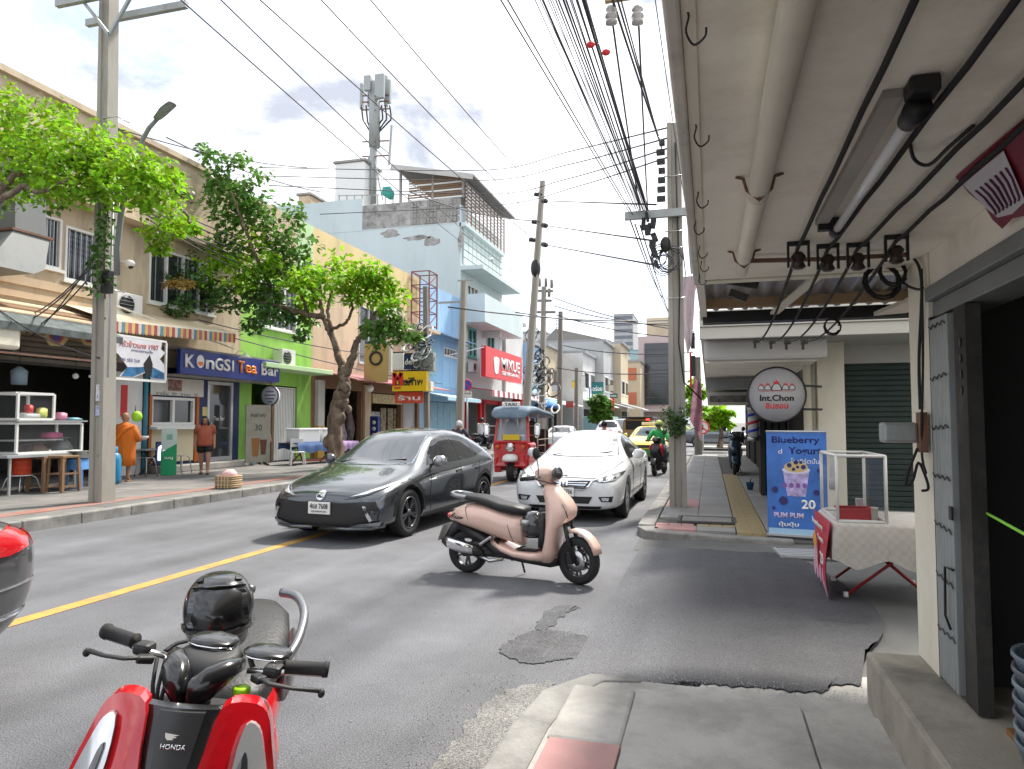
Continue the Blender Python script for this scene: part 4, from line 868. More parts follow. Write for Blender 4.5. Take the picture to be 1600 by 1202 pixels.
for x in (dx0, dx1):
    for y in (dy0, dy1): pipe((x, y, z0), (x, y, z1))
    for z in (z0, z1): pipe((x, dy0, z), (x, dy1, z))
for y in (dy0, dy1):
    for z in (z0, z1): pipe((dx0, y, z), (dx1, y, z))
for a in ((dx0, dy0-.012, z0, dx1, dy0-.009, z1), (dx0-.012, dy0, z0, dx0-.009, dy1, z1), (dx0, dy0, z1+.012, dx1, dy1, z1+.015), (dx1+.01, dy0, z0, dx1+.013, dy1, z1)): part(MB().box(*a), 'film', M_clear, dc, world=True)
bk = thing('red_basket', 'red plastic basket inside the clear display case', 'basket', (1.22, 6.85, TZ+.004))
part(MB().prism(xy([(-.13, -.09), (.13, -.09), (.13, .09), (-.13, .09)], 0), (0, 0, .01)).bar((-.13, -.09, .05), (.13, -.09, .05), .008, .1).bar((-.13, .09, .05), (.13, .09, .05), .008, .1).bar((-.13, -.09, .05), (-.13, .09, .05), .008, .1).bar((.13, -.09, .05), (.13, .09, .05), .008, .1), 'basket_body', pm((.55, .02, .03), .4), bk)
part(MB().bar((-.14, -.095, .1), (.14, -.095, .1), .018).bar((-.14, .095, .1), (.14, .095, .1), .018).bar((-.14, -.1, .1), (-.14, .1, .1), .018).bar((.14, -.1, .1), (.14, .1, .1), .018), 'rim', pm((.55, .02, .03), .4), bk)
for i, (x, y, rr_, hh, c, nm, lb) in enumerate(((1.36, 6.74, .03, .12, (.7, .68, .62), 'cup_stack', 'stack of white paper cups beside the red basket'), (1.38, 6.95, .045, .10, (.6, .62, .63), 'bowl', 'pale bowl standing behind the paper cups'), (1.31, 7.1, .035, .16, (.66, .67, .7), 'jar', 'tall white jar at the back of the display case'))):
    t = thing(nm, lb, nm.split('_')[0], (x, y, TZ+.004)); part(MB().lathe([(rr_*.75, 0), (rr_, hh), (rr_*1.08, hh), (rr_*.9, hh-.005), (rr_*.65, .01)], 16), 'body', pm(c, .4), t)
t = thing('plastic_bag', 'hanging translucent white plastic bag inside the display case', 'bag', (1.1, 7.1, .98)); part(MB().sup([((0, 0, .3), (.01, 0, 0), (0, .02, 0)), ((0, 0, .2), (.03, 0, 0), (0, .05, 0)), ((0, 0, .1), (.045, 0, 0), (0, .06, 0)), ((0, 0, 0), (.04, 0, 0), (0, .055, 0))], 14), 'bag_body', pm((.6, .6, .62), .4), t)
t = thing('blue_tray', 'pale blue tray lying in the display case by the red basket', 'tray', (1.3, 7.3, TZ+.004)); part(MB().box(-.1, -.12, 0, .1, .12, .03), 'tray_body', pm((.3, .5, .6), .5), t, bevel=.01)
# strawberry banner on the table's street side
sb = thing('strawberry_banner', 'hanging red and pink banner lettered Strawberry Yogurt 20 on the stall table', 'banner', (1.0, 7.05, .1))
SB = frame((.985, 7.05, .43), (0, -1, 0))
rows = []
for i in range(9):
    z = TZ-.0-i*.08; 
    rows.append([V((.985-.05*math.sin(i*.3)*t-.0, ty1-t*(ty1-ty0+.02)-.0*i, z+(.12*(1-t)*(i/8)))) for t in (0, .25, .5, .75, 1)])
mb = MB().loft(rows, False, True, False); mb.loft([[p+V((.006, 0, 0)) for p in r] for r in rows], False, True, False)
ob = part(mb, 'sheet', None, sb, world=True) if False else None
m = mat('strawberry_print', (.5, .03, .07), .45); t_ = m.node_tree; n_ = t_.nodes; l_ = t_.links
tc = n_.new('ShaderNodeTexCoord'); sx = n_.new('ShaderNodeSeparateXYZ'); rp = n_.new('ShaderNodeValToRGB'); el = rp.color_ramp.elements
el[0].position = .03; el[0].color = (.62, .30, .42, 1); el[1].position = .24; el[1].color = (.50, .02, .05, 1); l_.new(tc.outputs['Generated'], sx.inputs[0]); l_.new(sx.outputs[2], rp.inputs[0]); l_.new(rp.outputs[0], n_['Principled BSDF'].inputs['Base Color'])
part(mb, 'sheet', m, sb, world=True)
SBf = frame((.945, 7.05, .43), (0, -1, 0), (-.05, 0, 1))
text('Strawberry', .07, wh, sb, SBf@Matrix.Translation((.06, .245, 0)), .62, .003, .02, True)
text('Yogurt', .065, wh, sb, SBf@Matrix.Translation((.2, .13, 0)), .33, .003, .02, True)
text('20.-', .11, wh, sb, SBf@Matrix.Translation((.25, -.04, 0)), .3, .003, .03, True)
CU = [(-.09, .1), (.09, .1), (.06, -.14), (-.06, -.14)]
part(MB().prism([SBf@V((x-.15, y-.06, 0)) for x, y in CU], (-.004, 0, 0)), 'cup_print', pm((.7, .4, .45)), sb, world=True)
part(MB().prism([SBf@V((-.15+.1*c, .07+.07*s, .002)) for c, s in circ(1, 14)], (-.004, 0, 0)), 'fruit_print', pm((.75, .35, .04)), sb, world=True)
for k in range(4): part(MB().prism([SBf@V((-.3+.17*k+.06*c, -.2+.08*s, 0)) for c, s in circ(1, 12)], (-.003, 0, 0)), 'splash_print', pm((.7, .35, .5)), sb, world=True)
# blueberry roll-up banner
B0, B1 = onz(1200, 836, .12), onz(1283, 838, .12); B1.y = B0.y-.25; B1 = V((1.44, B0.y-.12, .12))
bb = thing('blueberry_banner', 'tall blue standing banner lettered Blueberry Yogurt 20 with a cup picture', 'banner', (B0.x, B0.y, .12), math.atan2(B1.y-B0.y, B1.x-B0.x))
bw, bh = (B1-B0).length, 1.36
mb = MB(); mb.box(0, -.004, .02, bw, .004, bh)
m = mat('blueberry_print', (.05, .16, .5), .4, 0, .35, 2.2); part(mb, 'sheet', m, bb)
part(MB().box(-.01, -.03, 0, bw+.01, .05, .03), 'foot', M_alu, bb); part(MB().cyl((-.005, 0, bh), (bw+.005, 0, bh), .014), 'rail', M_alu, bb)
part(MB().tube([(bw/2, .06, .03), (bw/2, .012, bh)], .008), 'pole', M_alu, bb)
FB = frame((0, -.006, 0), (1, 0, 0)); nv = pm((.012, .015, .13)); 
text('Blueberry', .11, nv, bb, FB@Matrix.Translation((.36, 1.24, 0)), .58, .002, .02)
text('Yogurt', .12, nv, bb, FB@Matrix.Translation((.47, 1.1, 0)), .40, .002, .02)
text('โยเกิร์ตปั่น', .07, wh, bb, FB@Matrix.Translation((.47, .98, 0)), .34, .002)
text('d', .06, wh, bb, FB@Matrix.Translation((.17, 1.1, 0)), .05, .002)
text('20', .12, wh, bb, FB@Matrix.Translation((.5, .42, 0)), .17, .002, .03)
text('PUM PUM', .07, pm((.65, .5, .68)), bb, FB@Matrix.Translation((.26, .27, 0)), .36, .002, .03)
text('ปุ้มปุ้ม', .075, wh, bb, FB@Matrix.Translation((.26, .15, 0)), .24, .002, .02)
cup = MB().prism([FB@V((x+.36, y+.72, 0)) for x, y in ((-.16, .13), (.16, .13), (.11, -.2), (-.11, -.2))], (0, -.004, 0)); cp = part(cup, 'cup_print', mat('cup_print', (.42, .36, .62), .5, 0, .5, 12), bb)
part(MB().prism([FB@V((.36+.17*c, .86+.05*s, 0)) for c, s in circ(1, 18)], (0, -.006, 0)), 'cup_rim', pm((.65, .62, .75)), bb)
part(MB().prism([FB@V((.36+.145*c, .9+.07*s, 0)) for c, s in circ(1, 14)], (0, -.008, 0)), 'topping', pm((.6, .45, .2)), bb)
for x, y, r in ((.28, .92, .03), (.36, .96, .03), (.45, .9, .03), (.33, .87, .022), (.42, .96, .02), (.38, .9, .02), (.1, .6, .04), (.2, .46, .055), (.6, .58, .035), (.64, .86, .03), (.08, .36, .02)):
    part(MB().prism([FB@V((x+r*c, y+r*s, 0)) for c, s in circ(1, 12)], (0, -.011, 0)), 'berry_print', pm((.03, .03, .14)), bb)
for x in (.22, .3, .38, .46): part(MB().prism([FB@V((x+.03*c, .66+.035*s, 0)) for c, s in circ(1, 8)], (0, -.0055, 0)), 'swirl_print', pm((.22, .1, .35)), bb)
part(MB().box(.01, -.0055, .025, bw-.01, -.0045, .1), 'splash_print', pm((.35, .55, .75)), bb)
# small blue planter stool by the door and door mat
t = thing('blue_pot', 'small dark blue pot standing at the kerb of the shopfront by the banner', 'pot', onz(1172, 765, .13)); part(MB().lathe([(.06, 0), (.085, .15), (.09, .16), (.075, .155), (.05, .02)], 14), 'body', pm((.02, .08, .16), .4), t)
part(MB().tube([(0, 0, .1), (.02, 0, .24)], .012), 'stem', M_black, t)
bpy.data.objects.remove(t2)
# ---------------------------------------------------------------- poles and cables
M_pole = mat('pole_concrete', (.33, .31, .27), .85, 0, .14, 2, (3, 3, .5), bump=.3, bs=60, dirt=(.2, .185, .16), ds=2, da=.7)
M_pole2 = mat('pole_dark', (.24, .22, .19), .85, 0, .2, 2, (3, 3, .4), bump=.3, dirt=(.12, .11, .1), ds=2, da=.8)
M_wire = mat('cable_black', (.05, .048, .058), .6)
def hpole(name, label, x, y, z0, z1, w0, w1, tx=0, ty=0, m=None, rz=0, group='concrete utility poles along the street'):
    """square concrete pole with a sunk channel on two faces, tapered, leaning by (tx, ty) at the top"""
    t = thing(name, label, 'utility pole', (x, y, z0), rz, group)
    rings = []
    for q in range(13):
        f = q/12; z = (z1-z0)*f; w = (w0+(w1-w0)*f)/2; d = w*.28; c = w*.42
        rings.append([(px+tx*f, py+ty*f, z) for px, py in ((-w, -w), (-c, -w), (-c+.01, -w+d), (c-.01, -w+d), (c, -w), (w, -w), (w, w), (c, w), (c-.01, w-d), (-c+.01, w-d), (-c, w), (-w, w))])
    mb = MB()
    for r in rings: r.reverse()
    mb.loft(rings, True, False)
    part(mb, 'shaft', m or M_pole, t)
    return t
pL = hpole('utility_pole', 'big square concrete pole with vines and papers in front of the open restaurant', -10.55, 10.3, .165, 10.8, .30, .22, -.32, .1)
for i, (y, z) in enumerate(((10.05, 9.35), (10.72, 9.35), (10.3, 10.3))): part(MB().bar((-11.7, y, z+.1), (-9.35, y, z+.1), .09, .13), 'crossarm', M_gate, pL, world=True)
part(MB().bar((-11.1, 10.1, 9.4), (-10.5, 10.1, 8.7), .05).bar((-10.0, 10.1, 9.4), (-10.5, 10.1, 8.7), .05), 'brace', M_gate, pL, world=True)
for x in (-11.4, -11.0, -9.7): part(MB().lathe([(.02, 0), (.05, .02), (.03, .06), (.055, .08), (.03, .12), (.05, .14), (.02, .2)], 12, Matrix.Translation((x, 10.05, 9.52))), 'insulator', pm((.12, .08, .07), .25), pL, world=True)
for z in (7.2, 6.6, 4.0): part(MB().tube([(-10.7, 10.5, z), (-10.7, 10.2, z), (-10.38, 10.2, z), (-10.38, 10.5, z)], .012, 6), 'band', M_steel, pL, world=True)
for k in range(10): part(MB().cyl((-10.52, 10.2, 1.0+k*.62), (-10.52, 10.165+.014*k, 1.0+k*.62), .018), 'bolt_hole', M_black, pL, world=True)
FP = frame((-10.43, 10.085, 2.0), (1, 0, 0))
part(MB().box(-10.64, 10.185, 1.98, -10.48, 10.197, 2.28), 'paper', pm((.6, .6, .66)), pL, world=True)
part(MB().box(-10.63, 10.18, 1.72, -10.49, 10.192, 1.9), 'sticker', mat('sticker', (.35, .4, .6), .5, 0, .8, 14), pL, world=True)
text('ว', .06, M_black, pL, frame((-10.56, 10.184, 2.22), (1, 0, 0)), None, .001, .02, True); text('1 3', .06, M_black, pL, frame((-10.56, 10.184, 2.06), (1, 0, 0)), None, .001, .01, True)
part(MB().tube([(-10.38, 10.18, 2.4), (-10.38, 10.18, 4.3), (-10.4, 10.2, 6)], .018, 7), 'conduit', M_alu, pL, world=True)
# street lamp on the pole
la = thing('street_lamp', 'grey street lamp on a bent arm fixed to the big square pole', 'street lamp', (-10.25, 10.1, 4.2))
pts = [(183, 430), (183, 390), (190, 330), (200, 290), (214, 250), (222, 220), (233, 200), (246, 186)]
part(MB().tube([ony(u, v, 10.0) for u, v in pts], [.05, .05, .048, .045, .045, .04, .038, .036], 10), 'arm', M_grey, la, world=True)
a, b = ony(246, 186, 10.0), ony(262, 168, 9.8)
part(MB().sup([(a, (.05, 0, 0), (0, .05, 0)), (a.lerp(b, .3), (.11, 0, .05), (0, .08, .0)), (b, (.13, 0, .06), (0, .1, 0)), (b+V((.03, -.03, .03)), (.08, 0, .04), (0, .06, 0))], 16, 4), 'lamp_head', M_gate, la, world=True)
part(MB().box(-10.42, 10.0, 3.9, -10.25, 10.12, 4.3), 'bracket', M_black, la, world=True)
pR = hpole('utility_pole', 'tall concrete pole on the right pavement with a dark wreath of vines', -.55, 12.85, .12, 7.0, .30, .24, -.0, .0, rz=.06)
part(MB().bar((-1.42, 12.65, 5.32), (-.3, 12.65, 5.32), .09, .14), 'crossarm', M_gate, pR, world=True)
part(MB().tube([(-.52, 12.69, 6.6), (-.47, 12.68, 4), (-.5, 12.68, 3.0), (-.42, 12.68, 2.3), (-.12, 12.9, 2.0)], .014, 6), 'drop_cable', M_rub, pR, world=True)
for z in (5.0, 4.7, 3.8, 6.0): part(MB().tube([(-.72, 12.68, z), (-.38, 12.68, z)], .01, 5), 'band', M_steel, pR, world=True)
p2 = hpole('utility_pole', 'short slim pole on the right pavement near the parked dark scooter', -.5, 33.5, .12, 4.6, .34, .3, 0, 0, M_pole2)
def lpole(u0, v0, u1, v1, X, w0, w1, label, m=None, name='utility_pole'):
    b = onx(u1, v1, X); t = ony(u0, v0, b.y)
    return hpole(name, label, b.x, b.y, .16, t.z, w0, w1, t.x-b.x, 0, m), b, t
pT, b_, t_ = lpole(848, 283, 818, 690, -9.9, .42, .26, 'tall leaning concrete pole with black insulators beyond the red sign')
for u, v in ((846, 305), (842, 348), (838, 376)):
    q = ony(u, v, b_.y); part(MB().tube([q-V((.4, 0, -.08)), q+V((.05, 0, 0))], .12, 8), 'spool', M_black, pT, world=True)
q = ony(837, 420, b_.y); part(MB().ball(q, (.28, .28, .55)), 'cable_drum', M_black, pT, world=True)
lp2, b2, t2 = lpole(725, 440, 717, 690, -10.6, .32, .22, 'plain concrete pole with a thin top arm before the tall aqua building')
part(MB().bar(t2+V((-1.2, 0, -.9)), t2+V((.1, 0, -.9)), .08).bar(t2+V((-.3, 0, .05)), t2+V((.5, -.2, .0)), .06), 'crossarm', M_gate, lp2, world=True)
lp3, b3, t3 = lpole(665, 448, 668, 690, -10.6, .2, .17, 'slim brown pole carrying boxes beside the yellow hanging sign', M_pole2)
q = ony(640, 565, b3.y-.15)
for (u0, v0, u1, v1, m, nm) in ((648, 552, 677, 580, M_gate, 'junction_box'), (653, 597, 673, 612, M_cream, 'meter_box')):
    a, c = ony(u0, v0, b3.y-.3), ony(u1, v1, b3.y-.3); part(MB().box(a.x, a.y, c.z, c.x, a.y+.3, a.z), nm, m, lp3, world=True, bevel=.02)
lp4, b4, t4 = lpole(850, 448, 846, 690, -9.7, .34, .26, 'concrete pole carrying a switch frame and a tangle of cables')
for u0, v0, u1, v1 in ((838, 455, 864, 455), (840, 470, 862, 470), (835, 488, 868, 488)):
    part(MB().bar(ony(u0, v0, b4.y), ony(u1, v1, b4.y), .14), 'crossarm', M_pole2, lp4, world=True)
for u, v in ((843, 448), (853, 448), (862, 450), (858, 464), (850, 480)): q = ony(u, v, b4.y); part(MB().cyl(q, q+V((0, 0, .5)), .09), 'insulator', M_pole2, lp4, world=True)
lp5, b5, t5 = lpole(876, 487, 874, 690, -9.7, .34, .26, 'brown topped concrete pole with a short crosspiece farther down the street', M_pole2)
lp6, b6, t6 = lpole(901, 575, 900, 690, -9.6, .3, .24, 'thin distant pole beside the white awnings', M_pole2)
# cables
NW = [0]
def wire(P, r, label, group, m=None):
    NW[0] += 1
    return solo(MB().tube(P, r, 5), 'overhead_cable', m or M_wire, label, 'cable', group)
def thru(a, b, k): return a+(b-a)*k
# diagonal supply lines from the leaning pole towards the near left
for i, (u0, u1, v1) in enumerate(((303, 720, 378), (363, 738, 372), (425, 838, 377), (517, 842, 348), (592, 846, 305))):
    e = ony(u1, v1, b_.y) if u1 > 800 else onx(u1, v1, FX+.1); s = onz(u0, 0, 9.6+.3*i)
    wire(catenary(e, thru(e, s, 1.5), .25, 20), .016, ['lowest left', 'second', 'middle', 'fourth', 'rightmost'][i]+' of the diagonal supply cables over the left roofs', 'supply cables over the left roofs')
# lines crossing from the right pole to the left row
xl = [((1036, 200), (885, 238), (760, 266), (405, 262)), ((1036, 216), (885, 258), (760, 282), (410, 275)), ((1036, 232), (885, 280), (770, 303), (420, 290)), ((1034, 246), (900, 292), (785, 320), (500, 335))]
for i, q in enumerate(xl):
    P = [V((-.62, 12.8, ony(*q[0], 12.8).z))]
    for (u, v), X in zip(q[1:], (-4.2, -9, -14.9)): P.append(onx(u, v, X))
    wire([V(p) for p in smooth_poly([tuple(p) for p in P], 6, False)], .017, ['highest', 'second', 'third', 'lowest'][i]+' cable sweeping across the street from the right pole', 'cables crossing the street')
# lines with disc insulators leaving the leaning pole to the right
for i, (v, u2, v2) in enumerate(((314, 1000, 322), (352, 1010, 378), (382, 1020, 415))):
    a = ony(848, v, b_.y); e = V((-.9, 13.2, ony(u2, v2, 13.2).z))
    w = wire([a]+[a.lerp(e, k/8) for k in range(1, 9)], .02, ['upper', 'middle', 'lower'][i]+' cable with a string of disc insulators from the leaning pole', 'cables with disc insulators')
    d = (e-a).normalized()
    it = thing('disc_insulator', ['upper', 'middle', 'lower'][i]+' string of dark disc insulators on the leaning pole', 'insulator', a, 0, 'disc insulator strings')
    for k in range(6): part(MB().cyl(d*(.5+k*.3), d*(.62+k*.3), .14, .1, 10), 'disc', M_black, it)
# bundles along the right side running overhead towards the camera
rt = [(785, 985, 335, .012), (797, 990, 338, .012), (848, 998, 330, .006), (858, 1000, 328, .006), (866, 1002, 330, .006), (876, 1005, 330, .012), (886, 1000, 320, .014), (893, 1003, 325, .008), (905, 1008, 330, .012), (912, 1010, 328, .02), (917, 1012, 330, .014), (960, 1032, 225, .02), (966, 1034, 230, .016), (972, 1036, 240, .012), (1025, 1072, 330, .008)]
for i, (u0, u1, v1, r) in enumerate(rt):
    y1 = 12.7; e = ony(u1, v1, y1); s = onz(u0, 0, 5.9)
    wire(catenary(e, thru(e, s, 1.8), .03+.015*(i % 3), 16), r*.72, f'black cable {["nearest the street", "beside the outermost pair", "thin and pale", "thin at the middle", "thin and slack", "of medium gauge", "taut at bundle centre", "thin inside the bundle", "heavy outer line", "thickest of the bundle", "twisted beside the thickest", "thick above the pole top", "second above the pole top", "third above the pole top", "thin beside the canopy fascia"][i]} running to the right pole', 'cables along the right pavement')
for i in range(11):
    u1, v1 = 988+i*2.6, 334-(i % 3)*4; e = ony(u1, v1, 12.7); s = onz(838+i*8+(i % 2)*5, 0, 5.9)
    wire(catenary(e, thru(e, s, 1.8), .03+.03*(i % 4), 12), .005+.002*(i % 3), 'thin cable strung inside the overhead bundle to the right pole', 'thin cables of the overhead bundle')
# two lines hanging from insulator stacks at the top
ci = thing('insulator_bracket', 'yellowed bracket arm overhead carrying two stacks of glazed insulators', 'bracket', onz(970, 0, 5.9))
o = onz(970, 0, 5.9)
part(MB().bar((-.16, 0, .02), (.2, 0, .02), .05), 'arm', pm((.35, .25, .1)), ci)
for k, u in enumerate((955, 996)):
    p = onz(u, 12, 5.85)-o
    st = part(MB().lathe([(.01, .02), (.05, 0), (.06, -.03), (.03, -.055), (.06, -.07), (.065, -.1), (.03, -.125), (.06, -.14), (.06, -.17), (.01, -.19)], 14, Matrix.Translation(p)), 'insulator', pm((.35, .33, .33), .2, coat=1), ci)
    e = ony((1000, 1012)[k], 330, 12.7); s = onz((958, 998)[k], 42, 5.68)
    wire(catenary(s, e, .06, 12), .012, ['left', 'right'][k]+' cable hanging from an insulator stack overhead', 'cables from the insulator stacks')
# from the right pole down the street
for i, (u0, v0, u1, v1) in enumerate(((985, 345, 1040, 470), (992, 350, 1052, 500), (1000, 352, 1060, 520), (1052, 330, 1082, 520), (1060, 335, 1086, 530))):
    a = ony(u0, v0, 12.8); e = ony(u1, v1, 36)
    wire(catenary(a, e, .25, 10), .014, ['outermost', 'second', 'third', 'fourth', 'inner'][i]+' cable leaving the right pole down the street', 'cables beyond the right pole')
# far cross-street lines
for i, (u0, v0, u1, v1) in enumerate(((865, 465, 1035, 520), (865, 478, 1038, 512), (868, 492, 1040, 530), (805, 488, 1040, 505), (700, 480, 1040, 500), (880, 540, 1040, 552), (870, 575, 1050, 580), (640, 300, 830, 345))):
    a = onx(u0, v0, -9.6 if i < 7 else FX); e = V((-.8, 40, ony(u1, v1, 40).z)) if i < 7 else ony(u1, v1, b_.y)
    wire(catenary(a, e, .3, 8), .03, ['first', 'second', 'third', 'fourth', 'fifth', 'sixth', 'seventh', 'roof'][i]+' sagging cable crossing the far end of the street', 'distant cables')
# knot of boxes and cables on the right pole
rk = thing('cable_knot', 'dark tangle of splice boxes and looped cable hanging on the right pole crossarm', 'cable tangle', (-.95, 12.6, 4.6))
q = random.Random(3)
for k in range(12):
    c = V((-.98+q.uniform(-.1, .12), 12.55+q.uniform(-.08, .08), 5.35-.075*k+q.uniform(-.05, .05)))
    part(MB().bar(c, c+V((q.uniform(-.05, .08), 0, -q.uniform(.1, .22))), q.uniform(.05, .1)), 'splice_box', M_black, rk, world=True, bevel=.01)
for k in range(5): part(MB().tube(coil((-.72+q.uniform(-.08, .1), 12.5, 4.45+q.uniform(-.1, .12)), q.uniform(.12, .2), 2, .3, k), .009, 5), 'loop', M_wire, rk, world=True)
part(MB().ball((-.7, 12.5, 4.72), (.09, .09, .14)), 'splice_dome', M_black, rk, world=True)
rk2 = thing('pole_clamps', 'rusty cable clamps and dark boxes up the street side of the right pole top', 'clamps', (-.7, 12.6, 6))
for k in range(7): part(MB().box(-.82+q.uniform(-.03, .03), 12.6, 5.55+k*.17, -.7, 12.72, 5.63+k*.17), 'clamp', M_black, rk2, world=True)
for i, (u, v) in enumerate(((923, 70), (947, 82))): solo(MB().ball(onz(u, v, 5.6), (.05, .035, .035), 8, 6), 'cable_marker', M_red, ['orange red splice marker on the overhead cable bundle', 'second orange red marker hanging just below the overhead bundle'][i], 'marker')
# tangle on far poles
for (bb_, uv, lb) in ((b4, (835, 585), 'thick tangle of cables on the switch frame pole'), (b3, (650, 545), 'tangle of cables on the slim brown pole')):
    tk = thing('cable_tangle', lb, 'cable tangle', ony(*uv, bb_.y)); s_ = bb_.y/60
    for k in range(34): part(MB().tube(coil((q.gauss(.45, .5)*s_*1.3, -.4, q.gauss(0, 1.5)*s_), q.uniform(.15, .6)*s_, 2, 1.2, k), q.uniform(.03, .06)*s_, 4), 'loop', (M_black, M_black, M_gate, M_white)[k % 4], tk)
# bundle along the left facades and the drop lines by the big pole
for i in range(6):
    a = onx(205+i*6, 300+i*9, -13.2); e = onx(560, 430+i*9, -14.4)
    wire(catenary(a, e, .25+.05*i, 12), .018, ['top', 'second', 'third', 'fourth', 'fifth', 'bottom'][i]+' cable of the bundle strung along the left facades', 'cables along the left facades')
for i, (u0, v0, u1, v1) in enumerate(((38, 505, 140, 398), (42, 520, 141, 410), (50, 525, 140, 380), (52, 490, 138, 392), (-20, 470, 140, 560))):
    wire(catenary(onx(u0, v0, -14.3), V((-10.6, 10.2, ony(u1, v1, 10.2).z)), .15, 8), .014, ['lowest', 'second', 'third', 'upper', 'separate'][i]+' slack drop cable between the big pole and the restaurant front', 'drop cables at the big pole')
for i, (u0, v0, u1, v1) in enumerate(((300, 510, 690, 600), (310, 500, 640, 560), (180, 200, 480, 262), (260, 215, 500, 300))):
    wire(catenary(onx(u0, v0, FX+.3), onx(u1, v1, FX+.4), .2, 10), .02, ['lower', 'upper', 'roof', 'second roof'][i]+' loose cable on the left shophouse fronts', 'loose cables on the left fronts')
wire([onx(145, 465, FX+.4), onx(365, 545, FX+1.2)], .025, 'pale rope stay slanting over the striped awning', 'stays of the striped awning', M_cream)
# ---------------------------------------------------------------- trees and vines
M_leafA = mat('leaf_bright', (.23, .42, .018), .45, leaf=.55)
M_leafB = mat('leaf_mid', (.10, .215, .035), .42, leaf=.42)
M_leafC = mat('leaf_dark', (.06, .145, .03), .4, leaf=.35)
M_leafY = mat('leaf_dry', (.32, .21, .05), .7, leaf=.3)
M_bark = mat('bark', (.12, .085, .06), .9, 0, .5, 6, (1, 1, .4), bump=2.5, bs=14, dirt=(.30, .25, .19), ds=5, da=.9)
def leaves(mb, c, r, n, size, q, ramp=.35, droop=.4, out=.5):
    """n leaf blades spread through an ellipsoid clump, thinning towards its rim"""
    c = V(c); r = V(r) if hasattr(r, '__len__') else V((r, r, r*.75))
    for _ in range(n):
        d = V((q.gauss(0, 1), q.gauss(0, 1), q.gauss(0, 1))).normalized(); k = q.random()**ramp
        p = c+V((d.x*r.x, d.y*r.y, d.z*r.z))*k
        ax = (V((d.x*out+q.gauss(0, .6), d.y*out+q.gauss(0, .6), -droop+q.gauss(0, .4)))).normalized()
        up = V((q.gauss(0, .45), q.gauss(0, .45), 1)); sd = ax.cross(up)
        if sd.length < .05: continue
        sd.normalize(); nn = sd.cross(ax); s = size*q.uniform(.6, 1.3); w = s*.32
        mb.add([p, p+ax*s*.45+sd*w+nn*s*.06, p+ax*s, p+ax*s*.45-sd*w+nn*s*.06], [(0, 1, 2, 3)])
def limb(mb, pts, r0, r1, q=None, wob=.0):
    P = smooth_poly([tuple(p) for p in pts], 8, False); n = len(P)
    if q: P = [tuple(V(p)+V((q.gauss(0, wob), q.gauss(0, wob), q.gauss(0, wob)))) for p in P]
    mb.tube(P, [r0+(r1-r0)*(i/(n-1))**.8 for i in range(n)], 12)
def foliage(root, uvs, ydepth, m, size, q, per, name='crown', rz=.7, **k):
    mb = MB()
    for (u, v, r, dens) in uvs:
        Y = ydepth(u, v); c = ony(u, v, Y); s = c.length/F
        R_ = r*s
        for j in range(max(1, int(dens))):
            o = V((q.uniform(-1, 1), q.uniform(-1, 1), q.uniform(-.7, .7)))*R_*.75
            leaves(mb, c+o, (R_*.75, R_*.75, R_*.6), int(per*.66), size*.8, q, **k)
    return part(mb, name, m, root, world=True)
q = random.Random(11)
# bright tree reaching in from the left in front of the big pole
ta = thing('street_tree', 'bright yellow green leafy tree reaching over from the left past the big square pole', 'tree', (-13.2, 8.3, .16))
mb = MB(); limb(mb, [(-13.6, 8.2, .16), (-13.5, 8.2, 2.6), (-13.0, 8.6, 4.4)], .2, .15); part(mb, 'trunk', M_bark, ta, world=True)
for pts in ([(-13.0, 8.6, 4.4), ony(10, 285, 9.2), ony(95, 250, 9.4), ony(190, 265, 9.5)], [(-13.0, 8.6, 4.4), ony(0, 300, 9), ony(60, 215, 9.5), ony(110, 190, 9.8)], [ony(95, 250, 9.4), ony(200, 250, 9.6), ony(260, 300, 9.8), ony(300, 350, 9.8)], [(-13.2, 8.6, 4.1), ony(20, 300, 8.8), ony(60, 300, 8.6), ony(110, 280, 8.6)]):
    mb = MB(); limb(mb, pts, .07, .02, q, .02); part(mb, 'branch', M_bark, ta, world=True)
yA = lambda u, v: 9.3+.5*math.sin(u*.05)+(.4 if v > 300 else 0)
foliage(ta, [(-60, 200, 70, 9), (0, 190, 50, 10), (10, 235, 50, 10), (60, 205, 48, 10), (70, 250, 45, 9), (120, 225, 42, 10), (40, 290, 30, 5), (130, 265, 40, 9), (165, 240, 40, 9), (185, 280, 38, 8), (215, 265, 32, 6), (90, 290, 28, 4), (150, 300, 25, 3), (205, 240, 26, 3)], yA, M_leafA, .16, q, 75)
foliage(ta, [(235, 290, 26, 5), (262, 290, 24, 5), (225, 320, 22, 3), (262, 330, 26, 5), (250, 360, 22, 4), (285, 345, 18, 3), (310, 350, 12, 2), (255, 390, 16, 3), (240, 300, 26, 3), (95, 160, 20, 1), (30, 150, 22, 2)], yA, M_leafA, .15, q, 62, name='crown')
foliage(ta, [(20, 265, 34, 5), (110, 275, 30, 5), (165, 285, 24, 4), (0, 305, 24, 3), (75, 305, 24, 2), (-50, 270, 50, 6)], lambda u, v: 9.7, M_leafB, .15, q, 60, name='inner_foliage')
vp_ = thing('climbing_vine', 'dark green vine clinging round the big square pole above the papers', 'vine', (-10.5, 10.1, 3.9))
mb = MB()
for k in range(14): leaves(mb, (-10.42+q.uniform(-.2, .18), 10.02, 4.0+k*.11), (.2, .13, .12), 22, .11, q)
part(mb, 'foliage', M_leafC, vp_, world=True); part(MB().tube([(-10.36, 10.05, 3.8), (-10.4, 10.04, 4.6), (-10.34, 10.05, 5.7)], .015, 5), 'stem', M_bark, vp_, world=True)
